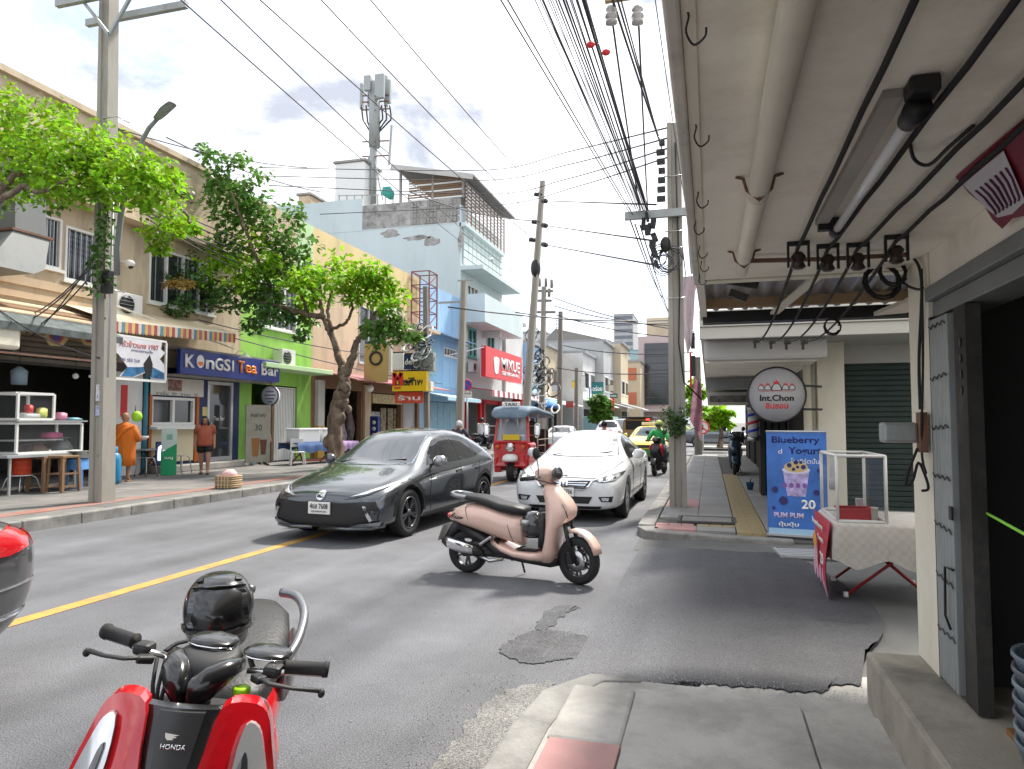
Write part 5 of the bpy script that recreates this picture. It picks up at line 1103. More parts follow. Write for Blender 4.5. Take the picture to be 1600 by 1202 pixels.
# kerb tree with the forked trunk
TX = -11.0; base = onx(527, 712, TX); TY = base.y; base.z = .165
tb_ = thing('street_tree', 'gnarled forked tree at the far kerb, its wide dark crown over the tea bar', 'tree', base)
Pt = lambda u, v, dy=0: ony(u, v, TY+dy)
mb = MB(); limb(mb, [base-V((0, 0, .1)), Pt(523, 655), Pt(534, 620), Pt(537, 595), Pt(536, 575)], .27, .17, q, .02)
for (u, v, r) in ((530, 655, .2), (524, 670, .24), (540, 605, .17), (531, 632, .16), (545, 640, .12), (515, 690, .2)): mb.ball(Pt(u, v, -.08), (r, r, r*1.2), 9, 6)
for p_ in mb.v:
    n_ = noise.noise_vector(p_*2.2)*.05+noise.noise_vector(p_*V((9, 9, 3)))*.045; p_.x += n_.x; p_.y += n_.y
part(mb, 'trunk', M_bark, tb_, world=True)
lims = [[(536, 580), (528, 555), (518, 525), (505, 495), (498, 470), (480, 445)], [(540, 585), (552, 555), (558, 535), (572, 512), (585, 490), (600, 470)], [(520, 530), (515, 500), (512, 480), (520, 455), (530, 430)], [(505, 495), (475, 490), (440, 480), (400, 470), (360, 450), (320, 430)], [(512, 515), (540, 505), (550, 480), (545, 460)], [(440, 480), (420, 440), (400, 400), (380, 350), (360, 300)], [(400, 470), (370, 480), (320, 480), (270, 470)], [(572, 512), (600, 520), (630, 515)], [(480, 490), (470, 460), (440, 430), (430, 390)]]
for i, l in enumerate(lims):
    mb = MB(); d = (0, 0, .3, -1.2, -.4, -2, -1.5, .5, -.6)[i]; n = len(l)
    limb(mb, [Pt(u, v, d*k/(n-1)) for k, (u, v) in enumerate(l)], (.14, .15, .07, .10, .06, .08, .06, .06, .06)[i], .03, q, .02); part(mb, 'branch', M_bark, tb_, world=True)
yB = lambda u, v: TY-.2-(2.4*max(0, (470-u)/250))+.5*math.sin(u*.07+v*.05)
foliage(tb_, [(470, 440, 30, 6), (500, 430, 26, 5), (530, 425, 28, 6), (560, 430, 28, 6), (585, 430, 26, 5), (605, 450, 24, 5), (545, 455, 24, 4), (580, 465, 26, 4), (610, 475, 20, 3), (480, 470, 24, 3), (600, 415, 14, 1), (500, 455, 24, 3), (440, 420, 22, 3), (400, 385, 26, 3), (350, 400, 26, 4), (370, 430, 26, 4), (330, 420, 24, 3), (410, 420, 24, 4)], yB, M_leafA, .26, q, 70)
foliage(tb_, [(600, 505, 24, 6), (620, 520, 22, 5), (640, 522, 14, 2), (590, 525, 20, 4), (450, 380, 28, 5), (460, 340, 22, 3), (420, 350, 28, 5), (400, 310, 28, 5), (370, 300, 28, 4), (440, 400, 28, 5), (380, 350, 28, 5), (340, 330, 24, 3), (330, 290, 24, 4), (400, 440, 28, 5), (430, 460, 26, 4), (360, 380, 26, 4), (330, 240, 20, 2), (360, 245, 18, 2), (385, 245, 14, 1), (400, 280, 20, 2), (315, 235, 12, 1), (310, 380, 22, 2), (470, 500, 18, 2), (455, 420, 24, 3)], yB, M_leafB, .26, q, 66)
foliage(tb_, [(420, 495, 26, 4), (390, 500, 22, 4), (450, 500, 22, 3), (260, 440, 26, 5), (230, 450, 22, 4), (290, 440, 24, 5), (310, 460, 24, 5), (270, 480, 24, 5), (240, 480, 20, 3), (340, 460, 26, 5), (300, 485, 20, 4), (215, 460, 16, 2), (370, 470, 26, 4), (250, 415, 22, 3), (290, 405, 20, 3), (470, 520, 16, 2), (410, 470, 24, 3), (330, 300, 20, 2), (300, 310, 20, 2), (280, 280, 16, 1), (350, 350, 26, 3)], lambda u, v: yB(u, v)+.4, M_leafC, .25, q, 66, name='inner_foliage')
foliage(tb_, [(275, 440, 12, 3), (290, 445, 10, 2)], lambda u, v: yB(u, v)-.6, M_leafY, .16, q, 60, name='dry_leaves')
# distant trees
def dtree(u0, v0, w, h, y, m, label, n, size, zb=.15):
    c = ony(u0, v0, y); s = c.length/F
    t = thing('roadside_tree', label, 'tree', (c.x, y, zb)); mb = MB(); limb(mb, [(c.x, y, zb), (c.x+.1, y, c.z*.5), (c.x, y, c.z)], .2, .06); part(mb, 'trunk', M_bark, t, world=True)
    mb = MB()
    for k in range(n):
        o = V((q.uniform(-1, 1)*w*s, q.uniform(-1, 1)*w*s*.6, q.uniform(-1, 1)*h*s))
        if (o.x/(w*s))**2+(o.z/(h*s))**2 > 1.05: continue
        leaves(mb, c+o, w*s*.3, 70, size, q)
    part(mb, 'crown', m, t, world=True)
dtree(938, 640, 16, 22, 55, M_leafB, 'dense rounded green bush tree beside the white awnings down the street', 34, .4)
dtree(1086, 636, 16, 42, 50, M_leafA, 'bright tree seen behind the second right hand pole', 30, .4)
dtree(1124, 652, 18, 14, 42, M_leafA, 'bright tree at the end of the covered pavement', 22, .35)
dtree(1000, 590, 12, 26, 120, M_leafB, 'far tall green tree left of the pink tower block', 24, .8)
wv = thing('vine_wreath', 'dark wreath of vine leaves hanging round the right pole', 'vine', (-.55, 12.6, 1.5))
mb = MB()
for k in range(22): leaves(mb, (-.62+q.uniform(-.26, .2), 12.62+q.uniform(-.05, .05), 1.62+q.uniform(-.2, .2)-.0), (.09, .08, .09), 24, .06, q)
part(mb, 'foliage', M_leafC, wv, world=True); part(MB().tube([(-.75, 12.66, 1.6), (-.55, 12.6, 1.5), (-.36, 12.66, 1.62)], .012, 5), 'stem', M_bark, wv, world=True)
# ---------------------------------------------------------------- cars
M_tyre = mat('tyre', (.018, .018, .019), .75, 0, .2, 15)
M_rim = mat('alloy', (.35, .36, .37), .3, .9)
M_rimd = mat('dark_alloy', (.10, .10, .11), .35, .7)
M_chrome = mat('chrome', (.75, .75, .76), .08, 1)
M_lens = mat('headlight_lens', (.62, .64, .66), .05, .55, coat=1)
M_lensd = mat('headlight_housing', (.06, .06, .065), .12, .3, coat=1)
M_tail = mat('tail_light', (.5, .01, .015), .12, coat=1)
M_wind = mat('bright_reflection_glass', (.34, .41, .47), .03, .75, ior=1.6)  # windscreen glass with a brighter sky reflection put into its colour
M_wind2 = mat('dim_reflection_glass', (.075, .10, .12), .03, .75, ior=1.6)  # same windscreen glass, sky reflection dimmed through a darker colour
M_side = mat('dark_car_glass', (.012, .013, .015), .02, 0, ior=1.7)
M_plate = pm((.72, .72, .70), .5)
def wheel(par, x, y, r, w, m_rim, spokes=5, out=1, sub=True):
    """tyre with rim and spokes; the hub face points to x*out"""
    M = Matrix.Translation((x, y, r))@Matrix.Rotation(PI/2*out, 4, 'Y'); h = w/2; ri = r*.68
    ty = part(MB().lathe([(ri, -h), (r*.9, -h), (r*.985, -h*.8), (r, -h*.4), (r, h*.4), (r*.985, h*.8), (r*.9, h), (ri*1.04, h*.96), (ri, h*.8)], 32, M, cap=False), 'wheel', M_tyre, par)
    part(MB().lathe([(ri*.1, -h*.5), (ri*.9, -h*.5), (ri*.98, h*.55), (ri*1.0, h*.9), (ri*.94, h*.92), (ri*.9, h*.4), (ri*.2, h*.1)], 28, M, cap=False), 'rim_dish', M_black, ty)
    mb = MB()
    for k in range(spokes):
        a = 2*PI*k/spokes
        for da in (-.16, .16):
            mb.bar(M@V((ri*.12*math.cos(a), ri*.12*math.sin(a), h*.62)), M@V((ri*.95*math.cos(a+da), ri*.95*math.sin(a+da), h*.78)), ri*.16, ri*.12)
    mb.lathe([(ri*.93, h*.55), (ri*1.0, h*.95), (ri*.92, h*.96), (ri*.9, h*.6)], 28, M, cap=False).lathe([(.001, h*.5), (ri*.2, h*.5), (ri*.2, h*.85), (.001, h*.9)], 14, M)
    part(mb, 'rim', m_rim, ty); return ty
def car_body(st, arches, sub=2):
    rings = []
    for (y, zb, zs, zt, wl, wb, wt) in st:
        h = [(0, zb), (wl*.8, zb), (wl, zb+.05), (wb*.985, zb+(zs-zb)*.35), (wb, zs-.16), (wb-.015, zs-.06), (wb-.05, zs), (wt+(wb-.05-wt)*.38, zs+(zt-zs)*.55), (wt, zt-.07*min(1, (zt-zs)/.3+.15)), (wt*.62, zt-.012), (0, zt)]
        rings.append([(x, y, z) for x, z in h]+[(-x, y, z) for x, z in reversed(h[1:-1])])
    def shrink(r, k):
        c = V((0, sum(p[1] for p in r)/len(r), sum(p[2] for p in r)/len(r))); return [tuple(c+(V(p)-c)*k) for p in r]
    rings = [shrink(rings[0], .5)]+rings+[shrink(rings[-1], .5)]
    for r in rings: r.reverse()
    me = bake(MB().loft(rings, True, True), [('SUBSURF', dict(levels=sub, render_levels=sub))])
    if arches:
        ar, aw, ys = arches; mb = MB()
        for y in ys:
            for s in (-1, 1): mb.cyl((s*(aw-.26), y, .33), (s*(aw+.4), y, .33), ar, n=32)
        cu = bpy.data.objects.new('cut', mb.mesh('cut')); C.objects.link(cu)
        me = bake(me, [('BOOLEAN', dict(operation='DIFFERENCE', object=cu, solver='EXACT'))])
        bpy.data.objects.remove(cu)
    for p in me.polygons: p.use_smooth = True
    me.set_sharp_from_angle(angle=rad(38))
    bm = bmesh.new(); bm.from_mesh(me); bv = BVHTree.FromBMesh(bm); bm.free()
    return me, bv
def patch(bv, poly, ax, off=.004, cuts=3, sk=.012, lift=None, relax=0):
    """outline drawn on an elevation and laid onto the body: ax = 'f','r','t','s+','s-'"""
    bm = bmesh.new()
    tri = tessellate_polygon([[V((a, b, 0)) for a, b in poly]]); vv = [bm.verts.new((a, b, 0)) for a, b in poly]
    for t in tri:
        try: bm.faces.new([vv[i] for i in t])
        except ValueError: pass
    for _ in range(cuts): bmesh.ops.subdivide_edges(bm, edges=bm.edges[:], cuts=1, use_grid_fill=True)
    d = {'f': V((0, 1, 0)), 'r': V((0, -1, 0)), 't': V((0, 0, -1)), 's+': V((-1, 0, 0)), 's-': V((1, 0, 0))}[ax]
    bad = []
    for v in bm.verts:
        a, b = v.co.x, v.co.y
        o = {'f': V((a, -6, b)), 'r': V((a, 12, b)), 't': V((a, b, 6)), 's+': V((6, a, b)), 's-': V((-6, a, b))}[ax]
        h = bv.ray_cast(o, d)
        if h[0] is None: bad.append(v)
        else: v.co = h[0]-d*off*(1 if lift is None else lift)+h[1]*off*.5
    bmesh.ops.delete(bm, geom=bad, context='VERTS')
    if relax:
        iv = [v for v in bm.verts if not v.is_boundary]
        for _ in range(relax): bmesh.ops.smooth_vert(bm, verts=iv, factor=.5, use_axis_x=True, use_axis_y=True, use_axis_z=True)
        for v in iv: v.co -= d*.006
    be = [e for e in bm.edges if e.is_boundary]
    if be:
        g = bmesh.ops.extrude_edge_only(bm, edges=be)
        for q_ in g['geom']:
            if isinstance(q_, bmesh.types.BMVert): q_.co += d*sk
    bmesh.ops.recalc_face_normals(bm, faces=bm.faces[:])
    s = sum((f.normal.dot(d) for f in bm.faces))
    if s > 0: bmesh.ops.reverse_faces(bm, faces=bm.faces[:])
    me = bpy.data.meshes.new('patch'); bm.to_mesh(me); bm.free()
    for p in me.polygons: p.use_smooth = True
    me.set_sharp_from_angle(angle=rad(40))
    return me
def strip(pts, w):
    P = [V((a, b)) for a, b in pts]; Lp = []; Rp = []
    for i in range(len(P)):
        t = (P[min(i+1, len(P)-1)]-P[max(i-1, 0)]).normalized(); n = V((-t.y, t.x)); Lp.append(P[i]+n*w/2); Rp.append(P[i]-n*w/2)
    return [tuple(p) for p in Lp+Rp[::-1]]
def mx_(p): return [(-a, b) for a, b in reversed(p)]
def make_car(name, label, root, rz, st, wb, r, tw, paint, arch=None, tint=None, spokes=5, rim=None, group=None, detail=True):
    t = thing(name, label, 'car', root, rz, group)
    hw = max(s[5] for s in st)
    me, bv = car_body(st, ((r+.055), hw, wb) if arch is None else arch)
    part(me, 'body', paint, t)
    for s in (1, -1):
        for y in wb:
            wheel(t, s*(hw-tw/2-.025), y, r, tw, rim or M_rim, spokes, s)
            if detail: part(MB().tube([(s*(hw-.28), y+(r+.07)*math.cos(a), .33+(r+.07)*math.sin(a)) for a in [PI*k/10 for k in range(11)]], .012, 5).box(min(s*(hw-.3), s*(hw-.27)), y-r, .1, max(s*(hw-.3), s*(hw-.27)), y+r, .62), 'wheel_well', M_black, t)
    return t, bv
def mirror(t, x, y, z, m, s):
    mm = part(MB().sup([((x+s*.02, y, z), (0, .03, 0), (0, 0, .05)), ((x+s*.07, y, z+.015), (0, .07, 0), (0, 0, .085)), ((x+s*.16, y+.01, z+.02), (0, .07, 0), (0, 0, .08)), ((x+s*.21, y+.02, z+.015), (0, .03, 0), (0, 0, .045))], 16), 'wing_mirror', m, t)
    part(MB().bar((x-s*.06, y+.02, z-.05), (x+s*.06, y+.02, z-.01), .05, .03), 'mirror_stalk', M_black, mm)
def put(P, local, rz):                                # root so that local point lands on P
    c, s = math.cos(rz), math.sin(rz); return (P.x-(c*local[0]-s*local[1]), P.y-(s*local[0]+c*local[1]), 0)

# -- dark grey electric hatchback
rz = rad(-4.5); P = onz(632, 838, 0)
M_mg = mat('graphite_paint', (.075, .083, .092), .2, .7, coat=1, var=.02)
st = [(0.0, .22, .52, .62, .62, .70, .52), (.10, .17, .58, .70, .78, .84, .62), (.35, .17, .70, .80, .86, .905, .66), (.85, .17, .80, .92, .88, .918, .68), (1.18, .17, .86, .985, .88, .918, .68), (1.55, .17, .90, 1.18, .88, .918, .63), (2.0, .17, .92, 1.445, .88, .918, .60), (2.5, .17, .94, 1.525, .88, .918, .59), (3.1, .17, .96, 1.51, .88, .918, .58), (3.6, .18, 1.00, 1.43, .87, .918, .55), (3.95, .24, 1.03, 1.30, .84, .90, .56), (4.2, .36, .98, 1.12, .76, .85, .60), (4.28, .45, .85, .95, .62, .74, .50)]
mg, bv = make_car('hatchback_car', 'dark grey hatchback with black lower bumper crossing the yellow line', put(P, (.80, .86), rz), rz, st, (.86, 3.565), .335, .215, M_mg, rim=M_rimd)
def pt(name, poly, ax, m, t=mg, b=None, **k): return part(patch(b or bv, poly, ax, **k), name, m, t)
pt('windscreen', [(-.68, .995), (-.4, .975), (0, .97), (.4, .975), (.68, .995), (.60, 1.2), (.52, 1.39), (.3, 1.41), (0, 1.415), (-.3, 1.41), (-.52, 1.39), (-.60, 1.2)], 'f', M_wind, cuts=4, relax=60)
for s in ('s+', 's-'):
    pt('side_window', [(1.52, .965), (1.75, 1.14), (2.02, 1.31), (2.3, 1.37), (2.55, 1.385), (2.55, .985)], s, M_side); pt('side_window', [(2.6, .985), (2.6, 1.385), (3.0, 1.37), (3.28, 1.32), (3.28, 1.02)], s, M_side)
    pt('quarter_window', [(3.33, 1.03), (3.33, 1.3), (3.62, 1.19), (3.78, 1.1)], s, M_side)
    for l in ([(1.5, .93), (1.44, .6), (1.5, .3)], [(2.57, .93), (2.6, .5), (2.55, .26)], [(3.35, .95), (3.3, .75), (3.15, .5)]): pt('door_seam', strip(l, .012), s, M_black, off=.002)
    for y in (2.35, 3.15): pt('door_handle', [(y, .80), (y+.2, .81), (y+.2, .845), (y, .835)], s, M_black, off=.006)
    pt('side_skirt', [(1.3, .17), (1.3, .28), (3.1, .30), (3.1, .18)], s, M_black)
    pt('arch_trim', strip([(.86+.43*math.cos(a), .33+.43*math.sin(a)) for a in [PI*k/14 for k in range(15)]], .06), s, M_black, off=.003); pt('arch_trim', strip([(3.565+.43*math.cos(a), .33+.43*math.sin(a)) for a in [PI*k/14 for k in range(15)]], .06), s, M_black, off=.003)
pt('lower_bumper', [(-.78, .56), (-.6, .555), (-.3, .53), (0, .525), (.3, .53), (.6, .555), (.78, .56), (.83, .44), (.80, .26), (.5, .235), (-.5, .235), (-.80, .26), (-.83, .44)], 'f', M_black, cuts=4)
for f in (lambda p: p, mx_):
    pt('headlight', f([(.36, .585), (.52, .60), (.68, .645), (.80, .72), (.87, .80), (.85, .815), (.78, .78), (.66, .72), (.5, .645)]), 'f', M_lensd, off=.008)
    pt('headlight_strip', f([(.44, .612), (.60, .668), (.74, .735), (.85, .81), (.865, .78), (.78, .715), (.65, .65)]), 'f', M_lens, off=.014)
    pt('bumper_blade', f([(.64, .50), (.68, .505), (.76, .32), (.73, .30)]), 'f', M_chrome, off=.012)
    pt('lip_corner', f([(.42, .225), (.80, .245), (.83, .30), (.62, .28)]), 'f', pm((.32, .34, .36), .3, .8), off=.03)
for s in (-1, 1): part(MB().tube([(s*a, b, c) for a, b, c in ((.1, -.03, .205), (.45, -.02, .20), (.72, .08, .205), (.84, .25, .235))], .025, 6), 'front_lip', M_mg, mg)
pl = part(MB().box(-.17, -.035, .38, .17, -.012, .54), 'number_plate', M_plate, mg, bevel=.006)
text('4ขส 7608', .07, M_black, pl, frame((0, -.036, .485), (1, 0, 0)), .28, .002, .02); text('กรุงเทพมหานคร', .035, M_black, pl, frame((0, -.036, .41), (1, 0, 0)), .24, .002)
bd = part(patch(bv, [(.065*c, .625+.06*s) for c, s in circ(1, 20)], 'f', off=.012), 'badge', M_chrome, mg)
text('MG', .05, M_lensd, bd, frame((0, -.012, .62), (1, 0, 0), (0, .5, 1)), .07, .012, .03)
for s in (1, -1): mirror(mg, s*.86, 1.62, 1.0, M_rim if s > 0 else M_mg, s)
for s in (-.5, .1): part(MB().tube([(s, 1.22, 1.0), (s+.25, 1.30, 1.035), (s+.45, 1.36, 1.06)], .01, 5), 'wiper', M_black, mg)

# -- white sedan in the right lane
rz = rad(-1); P = onz(974, 808, 0)
M_wh = mat('pearl_white_paint', (.66, .675, .69), .25, .0, coat=1, var=.01)
st = [(0.0, .24, .55, .66, .60, .70, .50), (.08, .19, .62, .72, .78, .83, .60), (.35, .18, .74, .82, .86, .90, .68), (.9, .18, .82, .93, .89, .925, .70), (1.35, .18, .87, 1.0, .89, .925, .70), (1.75, .18, .90, 1.2, .89, .925, .63), (2.2, .18, .92, 1.41, .89, .925, .57), (2.7, .18, .93, 1.465, .89, .925, .56), (3.3, .18, .95, 1.44, .89, .925, .56), (3.8, .18, .98, 1.27, .89, .92, .57), (4.2, .2, 1.0, 1.1, .87, .91, .62), (4.6, .3, .98, 1.06, .82, .88, .62), (4.85, .42, .88, .98, .64, .76, .5)]
ac, bv = make_car('sedan_car', 'white sedan with chrome grille waiting in the right lane', put(P, (.82, .93), rz), rz, st, (.93, 3.70), .33, .215, M_wh, spokes=7)
def pt(name, poly, ax, m, t=ac, b=None, **k): return part(patch(b or bv, poly, ax, **k), name, m, t)
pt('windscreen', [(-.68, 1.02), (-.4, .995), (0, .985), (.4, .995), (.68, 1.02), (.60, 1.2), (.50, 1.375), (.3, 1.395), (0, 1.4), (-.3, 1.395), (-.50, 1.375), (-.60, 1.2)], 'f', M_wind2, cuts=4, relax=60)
for s in ('s+', 's-'):
    pt('side_window', [(1.72, .985), (1.95, 1.13), (2.2, 1.26), (2.5, 1.34), (2.75, 1.355), (2.75, .99)], s, M_side); pt('side_window', [(2.8, .99), (2.8, 1.355), (3.2, 1.34), (3.55, 1.25), (3.75, 1.1), (3.78, 1.02)], s, M_side)
    for l in ([(1.65, .95), (1.6, .6), (1.65, .3)], [(2.77, .95), (2.8, .5), (2.75, .26)], [(3.8, .98), (3.6, .75), (3.3, .5)]): pt('door_seam', strip(l, .012), s, M_black, off=.002)
    for y in (2.5, 3.45): pt('door_handle', [(y, .82), (y+.2, .83), (y+.2, .865), (y, .855)], s, M_wh, off=.015)
    pt('window_trim', strip([(1.68, .965), (2.7, .972), (3.8, 1.005)], .02), s, M_chrome, off=.004)
for s in (-1, 1): pt('bonnet_seam', strip([(s*.55, .22), (s*.72, .6), (s*.78, 1.25)], .012), 't', M_black, off=.002)
pt('bonnet_seam', strip([(-.5, .70), (0, .715), (.5, .70)], .01), 'f', M_black, off=.002)
pt('grille', [(-.44, .665), (.44, .665), (.40, .60), (.3, .545), (-.3, .545), (-.40, .60)], 'f', M_black, off=.006)
for k in range(4):
    z = .565+k*.032; w = .32+.03*k; pt('grille_bar', [(-w, z), (w, z), (w+.01, z+.014), (-w-.01, z+.014)], 'f', M_chrome, off=.02)
pt('grille_trim', strip([(-.46, .675), (-.40, .59), (-.3, .535), (0, .53), (.3, .535), (.40, .59), (.46, .675)], .022), 'f', M_chrome, off=.022)
bd = pt('badge', [(-.065, .56), (.065, .56), (.075, .665), (-.075, .665)], 'f', M_chrome, off=.032)
text('H', .08, M_black, bd, frame((0, -.05, .612), (1, 0, 0), (0, .25, 1)), .075, .004, .02)
pt('lower_intake', [(-.46, .42), (.46, .42), (.40, .31), (-.40, .31)], 'f', M_black, off=.006)
pt('bumper_chin', [(-.78, .27), (.78, .27), (.70, .22), (-.70, .22)], 'f', M_black)
for f in (lambda p: p, mx_):
    pt('headlight', f([(.46, .665), (.62, .64), (.78, .66), (.87, .74), (.88, .79), (.78, .775), (.6, .72)]), 'f', M_lensd, off=.007)
    for (x, z, r_) in ((.58, .68, .035), (.70, .70, .045), (.81, .735, .03)): pt('headlight_lens', f([(x+r_*c, z+r_*s) for c, s in circ(1, 12)]), 'f', M_lens, off=.016)
    pt('headlight_strip', f([(.5, .667), (.64, .648), (.80, .672), (.87, .74), (.85, .73), (.78, .684), (.63, .664)]), 'f', M_lens, off=.014)
    pt('fog_lamp', f([(.55, .42), (.78, .43), (.76, .34), (.6, .345)]), 'f', M_black, off=.006); pt('fog_lens', f([(.60, .405), (.72, .41), (.71, .36), (.62, .36)]), 'f', M_lens, off=.014)
pl = part(MB().box(-.17, -.045, .42, .17, -.02, .56), 'number_plate', M_plate, ac, bevel=.006); text('4กฬ 3756', .07, M_black, pl, frame((0, -.046, .5), (1, 0, 0)), .28, .002, .02)
for s in (1, -1): mirror(ac, s*.87, 1.75, 1.02, M_wh, s)
for s in (-.5, .1): part(MB().tube([(s, 1.38, 1.015), (s+.25, 1.46, 1.05), (s+.45, 1.52, 1.08)], .01, 5), 'wiper', M_black, ac)
part(MB().box(.5, 1.9, 1.24, .58, 1.91, 1.3), 'windscreen_sticker', M_plate, ac)

# -- dark sedan leaving the frame at the lower left (its rear corner shows)
st2 = [(4.85-y, zb, zs, zt, wl, wb, wt) for (y, zb, zs, zt, wl, wb, wt) in reversed(st)]
rz = rad(2); M_dk = mat('charcoal_paint', (.09, .091, .095), .3, .4, coat=1)
c = onz(47, 930, .55); root = put(V((c.x, c.y, 0)), (.80, 4.72), rz)
dk, bv = make_car('sedan_car', 'dark charcoal sedan cut off at the lower left, its red rear lamp showing', root, rz, st, (.93, 3.70), .33, .215, M_dk)
def pt(name, poly, ax, m, t=dk, b=None, **k): return part(patch(b or bv, poly, ax, **k), name, m, t)
for s in ('s+', 's-'):
    pt('tail_light', [(4.2, .84), (4.5, .83), (4.66, .86), (4.68, .93), (4.6, .985), (4.25, .93)], s, M_tail, off=.01)
    pt('bumper_seam', strip([(4.1, .62), (4.5, .64), (4.84, .66)], .012), s, M_chrome, off=.004)
    pt('bumper_strip', strip([(4.2, .46), (4.5, .47), (4.84, .48)], .02), s, M_chrome, off=.006)
    pt('side_window', [(2.8, .99), (2.8, 1.355), (3.2, 1.34), (3.55, 1.25), (3.75, 1.1), (3.78, 1.02)], s, M_side); pt('side_window', [(1.72, .985), (1.95, 1.13), (2.2, 1.26), (2.5, 1.34), (2.75, 1.355), (2.75, .99)], s, M_side)
for f in (lambda p: p, mx_): pt('tail_light', f([(.45, .84), (.7, .84), (.7, .95), (.45, .93)]), 'r', M_tail, off=.01)
pt('rear_window', [(-.5, 1.35), (.5, 1.35), (.62, 1.1), (-.62, 1.1)], 'r', M_side)

# -- cars farther off
def far_car(name, label, paint, root, rz, kind='sedan', light=None):
    s_ = st
    if kind == 'pickup':
        s_ = [(0, .4, .75, .85, .6, .74, .5), (.1, .35, .85, .95, .8, .88, .6), (.5, .35, .95, 1.05, .88, .92, .68), (1.3, .35, 1.02, 1.13, .9, .93, .7), (1.75, .35, 1.06, 1.4, .9, .93, .62), (2.3, .35, 1.08, 1.74, .9, .93, .6), (3.4, .35, 1.08, 1.76, .9, .93, .6), (3.75, .35, 1.08, 1.6, .9, .93, .62), (3.9, .4, 1.06, 1.16, .9, .93, .74), (5.1, .45, 1.06, 1.14, .9, .93, .76), (5.2, .5, .95, 1.08, .75, .85, .6)]
    L_ = s_[-1][0]; wbs = (.95, L_-1.15); r = .38 if kind == 'pickup' else .33
    t, b = make_car(name, label, root, rz, s_, wbs, r, .21, paint, detail=False)
    def p2(nm, poly, ax, m, **k): return part(patch(b, poly, ax, **k), nm, m, t)
    if kind == 'pickup':
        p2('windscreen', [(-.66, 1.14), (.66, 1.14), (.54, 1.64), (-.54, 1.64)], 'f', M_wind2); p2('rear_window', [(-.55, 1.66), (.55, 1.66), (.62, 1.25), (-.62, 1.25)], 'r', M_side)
        for s in ('s+', 's-'): p2('side_window', [(1.75, 1.12), (2.25, 1.6), (2.8, 1.66), (2.8, 1.12)], s, M_side); p2('side_window', [(2.86, 1.12), (2.86, 1.66), (3.5, 1.62), (3.6, 1.14)], s, M_side)
        for f in (lambda p: p, mx_): p2('tail_light', f([(.72, .82), (.84, .82), (.84, 1.05), (.74, 1.06)]), 'r', M_tail, off=.02)
        part(MB().box(-.8, 5.15, .5, .8, 5.28, .62), 'rear_bumper', M_chrome, t, bevel=.02); p2('tailgate_seam', strip([(-.7, .66), (.7, .66)], .02), 'r', M_black)
    else:
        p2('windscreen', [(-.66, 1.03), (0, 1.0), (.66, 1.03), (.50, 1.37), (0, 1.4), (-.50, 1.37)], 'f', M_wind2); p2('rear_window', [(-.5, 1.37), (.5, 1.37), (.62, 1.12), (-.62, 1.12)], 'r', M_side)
        for s in ('s+', 's-'): p2('side_window', [(1.72, .985), (1.95, 1.13), (2.2, 1.26), (2.5, 1.34), (2.75, 1.355), (2.75, .99)], s, M_side); p2('side_window', [(2.8, .99), (2.8, 1.355), (3.2, 1.34), (3.55, 1.25), (3.75, 1.1), (3.78, 1.02)], s, M_side)
        for f in (lambda p: p, mx_): p2('headlight', f([(.5, .66), (.8, .68), (.86, .78), (.6, .73)]), 'f', M_lens, off=.01); p2('tail_light', f([(.45, .80), (.78, .80), (.78, .94), (.45, .92)]), 'r', M_tail, off=.01)
        p2('grille', [(-.44, .665), (.44, .665), (.3, .545), (-.3, .545)], 'f', M_black, off=.006)
        for s in (1, -1): mirror(t, s*.87, 1.75, 1.02, paint, s)
    return t, p2
g_ = onz(868, 700, 0)
far_car('sedan_car', 'white sedan half hidden behind the red tuk-tuk', M_wh, (-7.0, 36.5, 0), PI+rad(3))
far_car('pickup_truck', 'silver white pickup truck driving away beyond the tuk-tuk', mat('silver_paint', (.6, .6, .62), .3, .5, coat=1), (-6.6, 50.5, 0), PI+rad(2), 'pickup')
tx_, p2 = far_car('taxi_car', 'yellow and green taxi with roof sign coming up behind the white sedan', mat('taxi_yellow', (.75, .52, .02), .3, coat=1), (-2.55, 29.5, 0), rad(1))
for s in ('s+', 's-'): p2('green_panel', [(.3, .3), (.3, .78), (4.7, .9), (4.7, .3)], s, pm((.02, .25, .06), .3), off=.004)
p2('green_bumper', [(-.8, .5), (.8, .5), (.78, .25), (-.78, .25)], 'f', pm((.02, .25, .06), .3), off=.005)
part(MB().box(-.35, 2.7, 1.47, .35, 2.85, 1.6), 'roof_sign', pm((.8, .75, .5), .4), tx_, bevel=.02)
far_car('sedan_car', 'dark grey sedan crossing at the end of the right pavement', mat('steel_grey_paint', (.12, .14, .17), .25, .6, coat=1), (2.9, 48.2, 0), PI/2)
bs = thing('songthaew_truck', 'brown covered minibus truck with a red rear lamp far down the lane', 'truck', (-4.3, 44, 0), rad(1))
part(MB().sup([((0, 0, 1.0), (.85, 0, 0), (0, 0, .62)), ((0, .1, 1.1), (.9, 0, 0), (0, 0, .75)), ((0, 4.6, 1.1), (.9, 0, 0), (0, 0, .75)), ((0, 4.8, 1.0), (.85, 0, 0), (0, 0, .6))], 24, 5), 'body', mat('brown_van', (.30, .19, .08), .4, var=.2), bs)
part(MB().box(-.95, -.1, 1.86, .95, 4.9, 1.95), 'roof', M_black, bs, bevel=.03); part(MB().box(-.7, -.03, 1.15, .7, .04, 1.7), 'rear_opening', M_dark, bs)
part(MB().box(.55, -.06, 1.72, .75, .02, 1.82), 'red_lamp', mat('lit_red', (.9, .04, .02), .3, emit=1.5), bs)
for s in (1, -1):
    for y in (.9, 3.9): wheel(bs, s*.78, y, .33, .2, M_rimd, 5, s)
bs2 = thing('blue_truck', 'pale teal truck box standing by the far kerb beside the bush tree', 'truck', (-9.2, 62, 0))
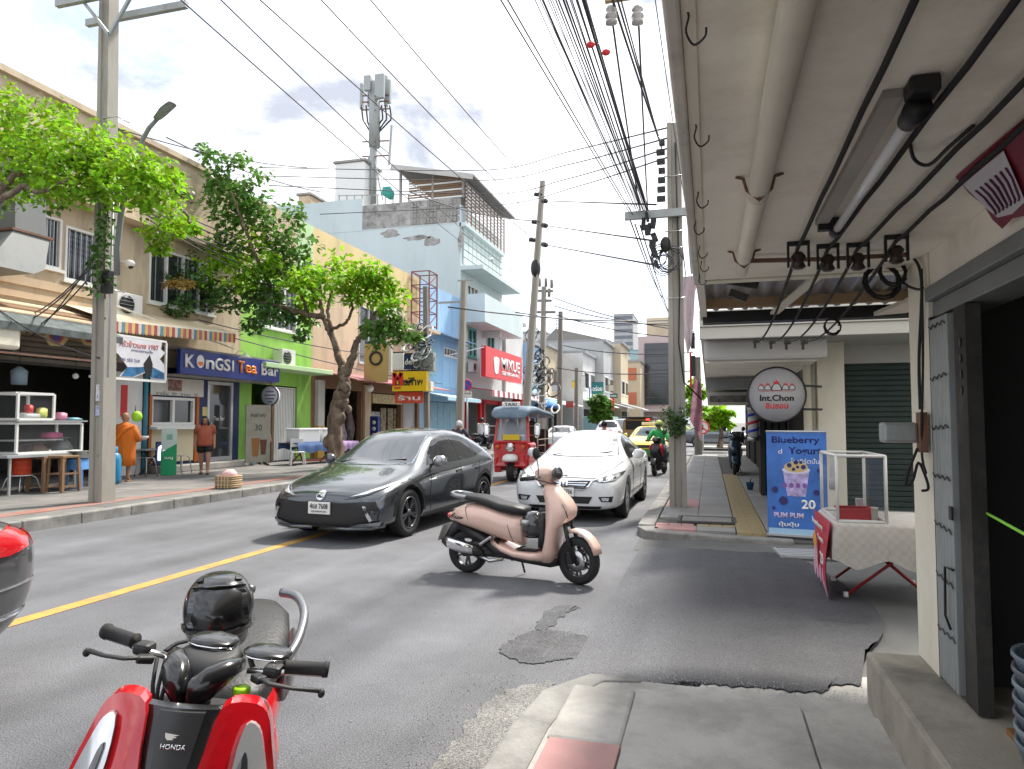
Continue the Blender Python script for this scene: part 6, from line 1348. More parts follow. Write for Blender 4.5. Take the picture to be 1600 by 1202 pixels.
part(MB().box(-1.6, 0, .6, .9, 5, 2.1), 'box_body', pm((.18, .32, .34), .6, var=.1), bs2, bevel=.06); part(MB().box(.95, 0, .6, 2.6, 1.8, 1.9), 'cab', pm((.42, .46, .48), .4), bs2, bevel=.2)
for x in (-1, 1.9): wheel(bs2, x, .3, .4, .25, M_rimd, 5, 1)

# -- tuk-tuk
P = onz(801, 752, 0); tk = thing('tuk_tuk', 'red three wheeled tuk-tuk taxi with blue grey canopy roof', 'tuk-tuk', (P.x, P.y, 0), rad(-1))
M_tr = mat('tuk_red', (.50, .012, .015), .25, coat=1, var=.05); M_cv = mat('canopy_cloth', (.13, .185, .25), .7, 0, .12, 3, bump=.2, dirt=(.3, .33, .35), ds=2, da=.5)
def cabsec(y, z0, z1, w0, w1): return [(-w0, y, z0), (-w0*1.0, y, z0+(z1-z0)*.3), (-w1, y, z1-.05), (-w1+.06, y, z1), (w1-.06, y, z1), (w1, y, z1-.05), (w0, y, z0+(z1-z0)*.3), (w0, y, z0)]
part(MB().loft([cabsec(-.16, .52, 1.02, .36, .48), cabsec(-.2, .42, 1.05, .44, .50), cabsec(-.1, .36, 1.07, .50, .53), cabsec(.45, .32, 1.05, .53, .55)], True, False), 'front_body', M_tr, tk, bevel=.05)
for s in (-1, 1): part(MB().prism([(s*.25, -.18, .26), (s*.5, -.12, .26), (s*.52, .5, .24), (s*.54, .5, .5), (s*.5, -.15, .6), (s*.28, -.2, .6)] if False else [(s*.5, -.12, .24), (s*.5, .6, .24), (s*.5, .6, .55), (s*.5, -.16, .62)], (-s*.2, 0, 0)), 'leg_panel', M_tr, tk, bevel=.03)
part(MB().box(-.55, .45, .26, .55, .7, .5), 'step_sill', M_chrome, tk, bevel=.02)
cf = part(MB().bar((-.47, -.12, 1.05), (-.42, .02, 1.78), .07).bar((.47, -.12, 1.05), (.42, .02, 1.78), .07).bar((-.44, .01, 1.76), (.44, .01, 1.76), .09).bar((-.48, -.13, 1.08), (.48, -.13, 1.08), .06), 'windscreen_frame', M_tr, tk, bevel=.015)
part(MB().quad((-.45, -.11, 1.1), (.45, -.11, 1.1), (.41, .0, 1.73), (-.41, .0, 1.73)), 'windscreen', mat('tuk_glass', (.35, .38, .42), .05, 0, ior=1.6, alpha=.62), tk)
part(MB().box(-.22, -.19, 1.12, .25, -.15, 1.27), 'yellow_plate', pm((.65, .45, .02), .5), tk)
part(MB().cyl((0, -.29, .93), (0, -.18, .93), .115, n=20), 'headlight', M_chrome, tk); part(MB().ball((0, -.285, .93), (.095, .03, .095)), 'headlight_lens', M_lens, tk)
for s in (-1, 1): part(MB().cyl((s*.36, -.27, .93), (s*.36, -.2, .93), .05), 'indicator', pm((.5, .12, .02), .2), tk)
part(MB().sup([((0, -.26, .56), (.21, 0, 0), (0, .20, 0)), ((0, -.24, .63), (.215, 0, 0), (0, .2, 0)), ((0, -.22, .70), (.19, 0, 0), (0, .17, 0)), ((0, -.2, .74), (.12, 0, 0), (0, .1, 0)), ((0, -.19, .75), (.04, 0, 0), (0, .04, 0))], 20, 2.2), 'mudguard', M_white, tk)
wheel(tk, 0, -.05, .27, .2, M_rim, 5, 1)
for s in (-1, 1): wheel(tk, s*.5, 2.05, .26, .16, M_rim, 5, s); part(MB().bar((s*.12, -.07, .3), (s*.12, -.1, .62), .035), 'fork', M_steel, tk)
rf = [];
for y, z, w, h in ((-.32, 1.74, .42, .05), (-.3, 1.82, .52, .12), (0, 1.92, .56, .13), (.6, 1.94, .58, .12), (1.3, 1.88, .6, .1), (2.0, 1.84, .6, .1), (2.5, 1.78, .58, .06)): rf.append(((0, y, z), (w, 0, 0), (0, 0, h)))
part(MB().sup(rf, 24, 3.2), 'canopy_roof', M_cv, tk)
part(MB().box(-.25, -.2, 2.03, .25, -.1, 2.15), 'taxi_sign', M_white, tk, bevel=.02); text('TAXI', .09, M_black, tk, frame((0, -.202, 2.09), (1, 0, 0)), .34, .003, .02)
for s in (-1, 1):
    part(MB().bar((s*.54, .62, .5), (s*.54, .62, 1.82), .03).bar((s*.56, 2.4, .5), (s*.56, 2.4, 1.75), .03).bar((s*.56, 1.4, .5), (s*.56, 1.4, 1.8), .025), 'post', M_steel, tk)
    part(MB().bar((s*.56, .65, .95), (s*.56, 1.4, .95), .025).bar((s*.56, .65, 1.12), (s*.56, 2.4, 1.12), .025), 'side_rail', M_steel, tk)
    mm = part(MB().tube(smooth_poly([(s*.66, -.1, 1.22), (s*.76, -.1, 1.24), (s*.78, -.1, 1.52), (s*.70, -.1, 1.55), (s*.66, -.1, 1.5)], 4), .016, 6), 'mirror_frame', M_white, tk)
    part(MB().prism([(s*.67, -.1, 1.25), (s*.76, -.1, 1.27), (s*.77, -.1, 1.5), (s*.68, -.1, 1.52)], (0, .02, 0)), 'mirror', M_chrome, mm); part(MB().bar((s*.44, 0, 1.5), (s*.68, -.08, 1.5), .02).bar((s*.46, 0, 1.25), (s*.68, -.08, 1.25), .02), 'mirror_arm', M_steel, tk)
part(MB().box(-.52, .7, .32, .52, 2.6, .5), 'floor', M_tr, tk, bevel=.02)
part(MB().prism(yz([(1.3, .5), (1.95, .52), (2.2, .95), (2.55, .95), (2.6, .4), (1.3, .4)], -.55), (1.1, 0, 0)), 'rear_body', M_tr, tk, bevel=.03)
M_seat = mat('seat_brown', (.05, .03, .022), .6, var=.3)
part(MB().box(-.5, 1.45, .55, .5, 2.0, .72), 'passenger_seat', M_seat, tk, bevel=.05); part(MB().box(-.5, 1.98, .7, .5, 2.12, 1.4), 'backrest', M_seat, tk, bevel=.05)
part(MB().box(-.25, .5, .5, .25, .85, .75), 'driver_seat', M_seat, tk, bevel=.05); part(MB().ball((-.3, .9, 1.4), (.2, .05, .28)).ball((.3, .9, 1.35), (.22, .05, .3)), 'driver_backrest', M_seat, tk)
part(MB().tube([(-.35, .12, 1.2), (0, .05, 1.22), (.35, .12, 1.2)], .015, 6), 'handlebar', M_black, tk)
part(MB().box(.24, -.09, 1.13, .36, -.075, 1.27), 'windscreen_sticker', pm((.55, .6, .75)), tk)
# ---------------------------------------------------------------- scooters
def scooter(label, root, rz, paint, steer=0, helmet=None, mirrors=(1,), group=None, name='motor_scooter', deco=True, plate=True, seat=None, lean=0):
    """step-through scooter; front wheel axle at y=0, rear axle at y=1.27, nose towards -y"""
    t = thing(name, label, 'scooter', root, rz, group)
    t.rotation_euler = (0, lean, rz)
    seat = seat or mat('seat_vinyl', (.016, .016, .017), .5, bump=.2)
    def tl(tb, x=0): return [((x, y, (a+b)/2), (w, 0, 0), (0, 0, (a-b)/2)) for y, a, b, w in tb]
    part(MB().sup(tl([(.595, .63, .35, .09), (.61, .645, .335, .115), (.72, .65, .36, .13), (.85, .69, .385, .155), (1.0, .735, .425, .17), (1.15, .75, .47, .172), (1.28, .735, .50, .155), (1.38, .69, .53, .12), (1.46, .62, .55, .07), (1.475, .59, .565, .03)]), 28, 2.5), 'tail_body', paint, t)
    part(MB().sup(tl([(.565, .70, .655, .07), (.59, .73, .645, .115), (.7, .755, .65, .135), (.85, .775, .665, .145), (.97, .815, .70, .15), (1.1, .835, .745, .15), (1.25, .84, .77, .13), (1.31, .835, .79, .08)]), 28, 2.8), 'seat', seat, t)
    part(MB().tube(smooth_poly([(-.09, 1.2, .80), (-.13, 1.32, .82), (-.09, 1.42, .835), (.0, 1.44, .84), (.09, 1.42, .835), (.13, 1.32, .82), (.09, 1.2, .80)], 4, False), .022, 8), 'grab_rail', pm((.3, .31, .33), .3, .9), t)
    hs = [(.20, .33, .085, .13), (.3, .31, .085, .155), (.42, .29, .07, .168), (.55, .265, .085, .172), (.66, .21, .15, .17), (.74, .205, .155, .162), (.82, .235, .135, .15), (.90, .285, .105, .125), (.955, .305, .075, .095), (.97, .31, .05, .06)]
    part(MB().sup([((0, yc, z), (w, 0, 0), (0, d, 0)) for z, yc, d, w in hs], 28, 2.4), 'leg_shield', paint, t)
    part(MB().sup(tl([(.36, .31, .19, .14), (.5, .295, .195, .155), (.68, .30, .215, .155), (.82, .345, .255, .145), (.95, .40, .32, .12)]), 24, 3), 'floor_board', paint, t)
    part(MB().sup(tl([(.22, .26, .16, .08), (.3, .24, .14, .12), (.6, .24, .17, .135), (.9, .36, .2, .13), (1.1, .46, .34, .12), (1.35, .53, .45, .08)]), 20, 3), 'under_cowl', M_black, t)
    part(MB().box(-.13, .42, .305, .13, .66, .318), 'foot_mat', M_rub, t, bevel=.005)
    part(MB().sup([((0, .385, z), (w, 0, 0), (0, .045, 0)) for z, w in ((.34, .13), (.45, .12), (.6, .11), (.68, .08))], 18, 3), 'inner_shield', M_black, t)
    # steering head turns
    S_ = Matrix.Translation((0, .2, 0))@Matrix.Rotation(steer, 4, 'Z')@Matrix.Translation((0, -.2, 0))
    def sp(mb, nm, m, par=t, **k):
        mb.v = [S_@p for p in mb.v]; return part(mb, nm, m, par, **k)
    sp(MB().sup([((0, .37, .96), (.065, 0, 0), (0, .06, 0)), ((0, .40, 1.02), (.12, 0, 0), (0, .10, 0)), ((0, .375, 1.08), (.14, 0, 0), (0, .115, .02)), ((0, .335, 1.13), (.11, 0, 0), (0, .08, .02)), ((0, .32, 1.15), (.06, 0, 0), (0, .04, .01))], 24, 2.6), 'handlebar_cowl', paint)
    sp(MB().ball((0, .255, 1.08), (.085, .04, .07)), 'headlight', M_lensd)
    sp(MB().tube([(-.34, .45, 1.03), (-.2, .39, 1.045), (.2, .39, 1.045), (.34, .45, 1.03)], .014, 8), 'handlebar', M_black)
    for s in (-1, 1):
        sp(MB().tube([(s*.20, .39, 1.045), (s*.35, .455, 1.03)], .021, 10), 'grip', M_rub)
        sp(MB().tube([(s*.17, .35, 1.05), (s*.24, .33, 1.045), (s*.35, .375, 1.03)], .007, 6), 'brake_lever', M_black)
        if s in mirrors:
            sp(MB().tube(smooth_poly([(s*.17, .37, 1.07), (s*.2, .35, 1.16), (s*.25, .33, 1.24)], 4, False), .007, 6), 'mirror_stem', M_steel)
            sp(MB().ball((s*.26, .33, 1.29), (.055, .02, .065), M=Matrix.Rotation(.3*s, 4, 'Y')), 'mirror', M_black)
    fr = []
    for k in range(9):
        a = -.35+k*.29; fr.append((V((0, -.25*math.cos(a)+.02, .225+.27*math.sin(a)+.03)), V((.055+.02*math.sin(k*.4), 0, 0)), V((0, -math.cos(a), math.sin(a)))*.022))
    sp(MB().sup([(c, a, b) for c, a, b in fr[2:]], 16, 2.6), 'front_fender', paint)
    for s in (-1, 1): sp(MB().tube([(s*.075, 0, .225), (s*.075, .09, .48), (s*.05, .14, .62)], .022, 8), 'fork', M_black)
    sp(MB().tube([(0, .12, .56), (0, .3, .98)], .03, 8), 'steering_stem', M_black)
    def wh_(y, r, w, nm, turn):
        M = (S_ if turn else Matrix.Identity(4))@Matrix.Translation((0, y, r))@Matrix.Rotation(PI/2, 4, 'Y'); h = w/2; ri = r*.66
        ty = part(MB().lathe([(ri, -h*.8), (r*.85, -h), (r*.96, -h*.7), (r, 0), (r*.96, h*.7), (r*.85, h), (ri, h*.8), (ri, -h*.8)], 36, M, cap=False), nm, M_tyre, t)
        rb = MB().lathe([(ri*.97, -h*.7), (ri*1.03, -h*.75), (ri*1.03, h*.75), (ri*.97, h*.7), (ri*.9, 0), (ri*.97, -h*.7)], 32, M, cap=False).lathe([(.001, -h*.9), (.04, -h*.9), (.04, h*.9), (.001, h*.9)], 14, M)
        for k in range(5):
            for da in (-.17, .17):
                a = 2*PI*k/5; rb.bar(M@V((.03*math.cos(a), .03*math.sin(a), 0)), M@V((ri*.97*math.cos(a+da), ri*.97*math.sin(a+da), 0)), .016, .022)
        part(rb, 'rim', M_rimd, ty)
        return M
    M = wh_(0, .235, .10, 'front_wheel', True); wh_(1.27, .225, .11, 'rear_wheel', False)
    part(MB().lathe([(.05, .052), (.105, .052), (.105, .058), (.05, .058), (.05, .052)], 24, M, cap=False), 'brake_disc', M_steel, t)
    part(MB().lathe([(.05, -.058), (.105, -.058), (.105, -.052), (.05, -.052), (.05, -.058)], 24, M, cap=False), 'brake_disc', M_steel, t)
    part(MB().box(-.10, .05, .2, -.05, .12, .32), 'brake_caliper', M_black, t, bevel=.01)
    # engine, exhaust on the right side (x negative seen from the rear rider: kept at +x towards the viewer)
    part(MB().sup([((0, 1.0, .30), (.11, 0, 0), (0, 0, .09)), ((0, .85, .30), (.13, 0, 0), (0, 0, .11)), ((0, 1.12, .28), (.10, 0, 0), (0, 0, .09)), ((0, 1.3, .24), (.09, 0, 0), (0, 0, .07))], 18, 3), 'engine', pm((.05, .05, .052), .45, .4), t)
    ex = part(MB().sup([((-.15, 1.02, .24), (.03, 0, 0), (0, 0, .03)), ((-.16, 1.1, .27), (.055, 0, 0), (0, 0, .06)), ((-.17, 1.25, .30), (.06, 0, 0), (0, 0, .068)), ((-.175, 1.43, .34), (.05, 0, 0), (0, 0, .055)), ((-.175, 1.48, .35), (.03, 0, 0), (0, 0, .03))], 20, 2.4), 'exhaust', M_black, t)
    part(MB().sup([((-.20, 1.11, .28), (.02, 0, 0), (0, 0, .045)), ((-.225, 1.25, .305), (.012, 0, 0), (0, 0, .058)), ((-.225, 1.38, .335), (.012, 0, 0), (0, 0, .05)), ((-.2, 1.45, .35), (.01, 0, 0), (0, 0, .03))], 18, 2.6), 'heat_shield', M_chrome, ex)
    part(MB().tube([(-.12, .8, .2), (-.14, .95, .17), (-.15, 1.05, .22)], .02, 8), 'exhaust_pipe', M_steel, ex)
    part(MB().bar((-.14, .92, .42), (-.15, 1.05, .33), .06, .03), 'foot_peg', M_steel, t, bevel=.008)
    part(MB().tube([(0, 1.35, .55), (0, 1.47, .40), (0, 1.55, .30)], [.08, .06, .04], 8), 'rear_mudguard', M_black, t)
    part(MB().sup([((0, 1.44, .6), (.1, 0, 0), (0, .015, .02)), ((0, 1.475, .60), (.09, 0, 0), (0, .01, .03)), ((0, 1.49, .60), (.05, 0, 0), (0, .006, .015))], 14), 'tail_light', M_tail, t)
    if plate: part(MB().bar((0, 1.5, .48), (0, 1.58, .30), .19, .008, (1, 0, 0)) if False else MB().quad((-.1, 1.52, .5), (.1, 1.52, .5), (.1, 1.585, .33), (-.1, 1.585, .33)).quad((-.1, 1.526, .5), (-.1, 1.591, .33), (.1, 1.591, .33), (.1, 1.526, .5)), 'number_plate', M_plate, t)
    part(MB().tube([(.1, .7, .19), (.16, .68, .02)], .012, 6).tube([(.1, .7, .19), (-.12, .7, .2)], .015, 6), 'side_stand', M_black, t)
    if deco:
        for y, zc, hh, ww in ((.735, .508, .150, .134), (1.2, .616, .127, .166)):
            for s in (-1, 1): part(MB().tube([(s*ww*abs(math.cos(a))**.8, y+.03*math.sin(a*2), zc+hh*math.copysign(abs(math.sin(a))**.8, math.sin(a))) for a in [-1.3+2.2*k/12 for k in range(13)]], .003, 5), 'panel_seam', M_black, t)
        part(MB().tube(smooth_poly([(-.2, .40, 1.03), (-.17, .28, 1.0), (-.1, .24, .98)], 5, False), .006, 6), 'control_cable', M_rub, t)
        for s in (-1, 1):
            part(MB().sup([((s*.171, .135, .79), (.006, 0, 0), (0, .008, .008)), ((s*.166, .10, .73), (.006, 0, 0), (0, .012, .02)), ((s*.172, .075, .66), (.006, 0, 0), (0, .008, .008))], 8), 'vent_slot', M_black, t)
            mb = MB(); 
            part(MB().bar((s*.135, 1.36, .64), (s*.115, 1.42, .60), .008), 'marker', M_black, t)
    if helmet:
        hl_ = thing('helmet', helmet, 'helmet', (0, 0, 0)); hl_.matrix_basis = Matrix.Translation(root)@Matrix.Rotation(rz, 4, 'Z')@Matrix.Translation((-.06, .49, .565)); bpy.context.view_layer.update()
        part(MB().sup([((0, 0, -.13), (.085, 0, 0), (0, .095, 0)), ((0, 0, -.06), (.11, 0, 0), (0, .12, 0)), ((0, 0, .03), (.112, 0, 0), (0, .122, 0)), ((0, 0, .09), (.085, 0, 0), (0, .095, 0)), ((0, 0, .125), (.04, 0, 0), (0, .045, 0))], 24, 2), 'shell', pm((.03, .03, .032), .18, coat=1), hl_)
        part(MB().sup([((-.055, .05, .0), (.075, 0, 0), (0, .07, 0)), ((-.055, .05, .05), (.066, 0, 0), (0, .062, 0))], 18, 2), 'silver_badge', pm((.4, .4, .4), .3, .7), hl_)
    return t
M_pinkm = mat('rose_gold_paint', (.74, .51, .42), .33, .15, coat=.7, var=.02)
fw, rw = onz(908, 912, 0), onz(718, 893, 0)
dv = rw-fw; rz = math.atan2(-dv.x, dv.y)
ps_ = scooter('rose gold step-through scooter parked across the side street mouth', (fw.x, fw.y, 0), rz, M_pinkm, steer=-.25, helmet='black and silver open helmet hanging on the rose gold scooter', mirrors=(-1,))
for (s) in (-1,):
    w_ = text('Filano', .035, M_black, ps_, frame((s*.158, 1.32, .60), (0, -1, 0), (0, .1, 1)), .14, .004, .02, shear=.4)
# other scooters
M_scd = mat('dark_blue_paint', (.03, .07, .10), .25, .4, coat=1)
p = onz(1147, 742, .13)
sc2 = scooter('dark blue scooter with a black top box on the covered right pavement', (p.x, p.y, .12), rad(-6), M_scd, steer=.1, mirrors=(-1, 1), deco=False)
part(MB().box(-.2, 1.15, .88, .2, 1.55, 1.2), 'top_box', M_black, sc2, bevel=.04); part(MB().ball((0, 1.0, .95), (.16, .2, .1)), 'bag', M_black, sc2)
part(MB().ball((-.2, 1.42, .72), (.08, .1, .12)), 'red_bag', M_red, sc2)
p = onz(1022, 744, 0)
sc3 = scooter('red and black motorbike ridden by the green jacketed rider beside the white sedan', (p.x+.0, p.y, 0), rad(-10), M_black, steer=.05, mirrors=(-1, 1), deco=False)
part(MB().sup([((.13, .35, .95), (.03, 0, 0), (0, .12, .02)), ((.17, .3, .85), (.035, 0, 0), (0, .16, .03)), ((.17, .42, .65), (.03, 0, 0), (0, .12, .03)), ((.15, .5, .5), (.02, 0, 0), (0, .04, .02))], 14), 'red_panel', M_red, sc3)
part(MB().sup([((-.13, .35, .95), (.03, 0, 0), (0, .12, .02)), ((-.17, .3, .85), (.035, 0, 0), (0, .16, .03)), ((-.17, .42, .65), (.03, 0, 0), (0, .12, .03)), ((-.15, .5, .5), (.02, 0, 0), (0, .04, .02))], 14), 'red_panel', M_red, sc3)
p4_ = V((-11.2, 35.5, .17)); sc4 = scooter('black motorbike by the far kerb near the no parking sign', p4_, PI-.3, M_black, deco=False)
p5_ = V((-8.9, 25.2, 0)); sc5 = scooter('grey scooter mostly hidden behind the dark hatchback', p5_, PI, M_scd, deco=False)
sc6p = V((-3.0, 21.5, 0)); sc6 = scooter('white scooter of the pink shirted rider behind the white sedan', sc6p, PI, M_white, deco=False)

# -- red scooter at the lower left, seen from the front
LEAN = .16; bar = onz(325, 1024, .987); RZ = rad(27)
rt_ = thing('motor_scooter', 'glossy red and black scooter parked nearest the camera, seen from its front', 'scooter', put(V((bar.x, bar.y, 0)), (.159, .2), RZ), RZ); rt_.rotation_euler = (0, LEAN, RZ)
M_rs = mat('scooter_red', (.52, .008, .014), .18, coat=1)
M_blk = mat('gloss_black', (.012, .012, .013), .22, coat=.6)
M_mat = mat('matt_black', (.02, .02, .021), .55, bump=.15, bs=300)
def shell(poly, yf, th=.02, cuts=3):
    bm = bmesh.new(); vv = [bm.verts.new((a, 0, b)) for a, b in poly]
    for t in tessellate_polygon([[V((a, b, 0)) for a, b in poly]]):
        try: bm.faces.new([vv[i] for i in t])
        except ValueError: pass
    for _ in range(cuts): bmesh.ops.subdivide_edges(bm, edges=bm.edges[:], cuts=1, use_grid_fill=True)
    for v in bm.verts: v.co.y = yf(v.co.x, v.co.z)
    g = bmesh.ops.extrude_face_region(bm, geom=bm.faces[:])
    for q_ in g['geom']:
        if isinstance(q_, bmesh.types.BMVert): q_.co.y += th
    bmesh.ops.recalc_face_normals(bm, faces=bm.faces[:])
    me = bpy.data.meshes.new('shell'); bm.to_mesh(me); bm.free()
    for p in me.polygons: p.use_smooth = True
    me.set_sharp_from_angle(angle=rad(35)); return me
def ya(x, z):
    z -= .05
    return .02-.36*max(0, (.92-z))**.9+1.9*x*x+(.0 if z > .5 else (.5-z)*1.4)
def yr(x, z): return ya(x, z)-.03+.25*max(0, abs(x)-.1)
RP = [(.085, .90), (.14, .905), (.185, .875), (.21, .80), (.24, .68), (.245, .56), (.20, .46), (.08, .42), (.03, .50), (.034, .60), (.05, .71), (.068, .81)]
for f in (lambda p: p, mx_):
    sp_ = lambda P: smooth_poly(P, 3)
    UP = lambda P: [(a, b+.05) for a, b in P]
    part(shell(sp_(f(UP(RP))), yr, .05), 'front_panel', M_rs, rt_)
    part(shell(sp_(f(UP([(.145, .862), (.175, .85), (.198, .79), (.228, .68), (.232, .58), (.178, .57), (.150, .68), (.136, .78)]))), lambda x, z: yr(x, z)-.014, .02), 'headlight', mat('led_lens', (.66, .68, .70), .08, .5, coat=1), rt_)
    part(shell(sp_(f(UP([(.152, .80), (.165, .79), (.185, .68), (.19, .60), (.175, .60), (.165, .69)]))), lambda x, z: yr(x, z)-.019, .008), 'led_strip', M_lensd, rt_)
part(shell(UP([(-.085, .89), (.085, .89), (.066, .72), (.045, .6), (.03, .5), (0, .44), (-.03, .5), (-.045, .6), (-.066, .72)]), lambda x, z: ya(x, z)-.005, .03), 'centre_panel', M_blk, rt_)
part(shell(UP([(-.05, .886), (.05, .886), (.032, .72), (.012, .56), (-.012, .56), (-.032, .72)]), lambda x, z: ya(x, z)-.014, .012), 'centre_crest', mat('satin_grey', (.05, .05, .052), .28, .5), rt_)
text('HONDA', .011, M_chrome, rt_, frame((0, ya(0, .87)-.016, .87), (1, 0, 0), (0, .35, 1)), .055, .004, .02)
part(MB().prism([(-.008+x*.016, ya(0, .888)-.018, .888+z*.010) for x, z in ((-1, 1), (1, .6), (.2, .3), (.7, .1), (0, -.2), (.3, -.5), (-.6, -.6), (-.9, 0))], (0, .004, 0)), 'wing_emblem', M_chrome, rt_)
part(MB().sup([((0, .16, .40), (.17, 0, 0), (0, .1, 0)), ((0, .14, .6), (.20, 0, 0), (0, .10, 0)), ((0, .15, .78), (.18, 0, 0), (0, .10, 0)), ((0, .17, .87), (.14, 0, 0), (0, .09, 0))], 22, 3.2), 'inner_shield', M_mat, rt_)
for s in (-1, 1): part(MB().sup([((s*.17, .12, .86), (.035, 0, 0), (0, .06, 0)), ((s*.19, .16, .78), (.035, 0, 0), (0, .08, 0)), ((s*.2, .2, .6), (.03, 0, 0), (0, .08, 0)), ((s*.19, .24, .45), (.02, 0, 0), (0, .06, 0))], 14, 2.6), 'side_panel', M_rs, rt_)
ST = Matrix.Translation((0, .2, 0))@Matrix.Rotation(rad(-13), 4, 'Z')@Matrix.Diagonal((.80, 1, 1, 1))@Matrix.Translation((0, -.2, 0))
def hp(mb, nm, m, par=rt_, **k):
    if nm in ('headlight_cowl', 'handlebar_cover', 'instrument_panel'): mb.v = [V((p.x*.66, .2+(p.y-.2)*.75, .965+(p.z-.965)*.85)) for p in mb.v]
    mb.v = [ST@V((p.x, p.y, p.z if p.z < .97 else .97+(p.z-.97)*(.55 if nm != 'grip' else 1))) for p in mb.v]; return part(mb, nm, m, par, **k)
for s in (-1, 1):
    hp(MB().sup([((s*.012, .11, .90), (0, .05, 0), (-s*.01, 0, .02)), ((s*.03, .105, .925), (0, .055, 0), (-s*.02, -.01, .05)), ((s*.09, .125, .975), (0, .055, 0), (-s*.03, .01, .055)), ((s*.15, .16, 1.01), (0, .05, 0), (-s*.02, .01, .045)), ((s*.185, .19, 1.02), (0, .03, 0), (-s*.01, .01, .025))], 20, 2.8), 'headlight_cowl', M_blk)
    hp(MB().tube([(s*.14, .2, .985), (s*.25, .21, 1.0), (s*.385, .245, 1.0)], .012, 10), 'handlebar', M_steel)
    hp(MB().tube([(s*.255, .21, 1.0), (s*.26, .212, 1.0), (s*.37, .242, 1.0), (s*.375, .243, 1.0), (s*.39, .247, 1.0)], [.021, .018, .018, .022, .020], 14), 'grip', M_rub)
    hp(MB().box(*sorted((s*.19, s*.25))[:1], .185, .97, sorted((s*.19, s*.25))[1], .235, 1.03), 'switch_housing', M_mat, bevel=.012)
    lv = [(s*.19, .17, .985), (s*.24, .145, .98), (s*.31, .15, .975), (s*.385, .185, .965), (s*.395, .19, .958)]
    hp(MB().tube(lv, [.011, .009, .008, .007, .007], 8).ball(lv[-1], .012, 8, 6), 'brake_lever', M_mat)
    hp(MB().bar((s*.17, .19, .975), (s*.21, .16, .98), .035, .03), 'lever_mount', M_mat, bevel=.006)
    cx = (-.02, .17)[s > 0]; cz = (1.06, 1.045)[s > 0]
    hp(MB().tube(smooth_poly([(s*.15, .21, 1.0), (s*.13, .24, 1.03), (cx+s*.05, .27, cz-.01)], 3, False), .009, 7), 'mirror_stem', M_mat)
    mr = hp(MB().sup([((cx-.075, .26, cz), (0, .02, 0), (0, 0, .008)), ((cx-.055, .26, cz+.003), (0, .04, .006), (0, -.002, .018)), ((cx+.0, .265, cz+.004), (0, .05, .008), (0, -.002, .022)), ((cx+.055, .27, cz), (0, .042, .006), (0, -.002, .018)), ((cx+.078, .27, cz-.003), (0, .02, 0), (0, 0, .008))], 20, 2.4), 'mirror', M_blk)
    hp(MB().tube([(cx-.065, .222, cz-.004), (cx-.03, .212, cz-.008), (cx+.03, .214, cz-.008), (cx+.066, .228, cz-.006)], .0035, 6), 'mirror_trim', M_chrome, mr)
hp(MB().sup([((0, .16, .90), (.07, 0, 0), (0, .04, 0)), ((0, .19, .97), (.14, 0, 0), (0, .07, 0)), ((0, .22, 1.03), (.155, 0, 0), (0, .085, .01)), ((0, .245, 1.06), (.11, 0, 0), (0, .06, .015))], 22, 2.8), 'handlebar_cover', M_mat)
hp(MB().sup([((0, .265, 1.062), (.10, 0, 0), (0, .05, .012)), ((0, .27, 1.072), (.085, 0, 0), (0, .04, .012))], 18, 3), 'instrument_panel', M_side)
for k in range(3): hp(MB().tube(smooth_poly([(-.16+.03*k, .19, .98), (-.11+.02*k, .12-.01*k, .91), (-.06, .14, .86)], 4, False), .006, 6), 'control_cable', M_rub)
part(MB().tube([(0, .17, .5), (0, .2, .98)], .03, 10), 'steering_stem', M_black, rt_)
# rear: seat, red tail, silver side
def tl(tb, x=0): return [((x, y, (a+b)/2), (w, 0, 0), (0, 0, (a-b)/2)) for y, a, b, w in tb]
part(MB().sup(tl([(.62, .73, .68, .08), (.66, .765, .665, .12), (.8, .78, .66, .14), (.95, .80, .68, .15), (1.1, .84, .73, .15), (1.3, .855, .77, .12), (1.42, .85, .8, .06)]), 24, 2.8), 'seat', mat('seat_vinyl', (.02, .02, .021), .5, bump=.3), rt_)
part(MB().sup(tl([(.6, .66, .36, .12), (.75, .67, .38, .16), (1.0, .72, .45, .17), (1.25, .76, .54, .15), (1.45, .78, .64, .09), (1.52, .77, .7, .04)]), 24, 2.4), 'tail_body', M_rs, rt_)
part(MB().sup(tl([(.36, .33, .22, .17), (.5, .32, .20, .18), (.7, .34, .22, .17)]), 20, 3.5), 'floor_board', M_mat, rt_)
for s in (-1, 1):
    part(MB().sup([((s*.165, .95, .66), (.02, 0, 0), (0, 0, .05)), ((s*.175, 1.1, .68), (.02, 0, 0), (0, 0, .08)), ((s*.15, 1.3, .73), (.02, 0, 0), (0, 0, .05))], 14), 'silver_panel', pm((.42, .43, .45), .3, .7), rt_)
    part(MB().tube(smooth_poly([(s*.15, .98, .74), (s*.18, 1.08, .79), (s*.18, 1.25, .85), (s*.13, 1.4, .88), (s*.06, 1.46, .875)], 4, False), [.018]*12+[.02]*5, 10), 'grab_rail', pm((.22, .225, .24), .35, .7), rt_)
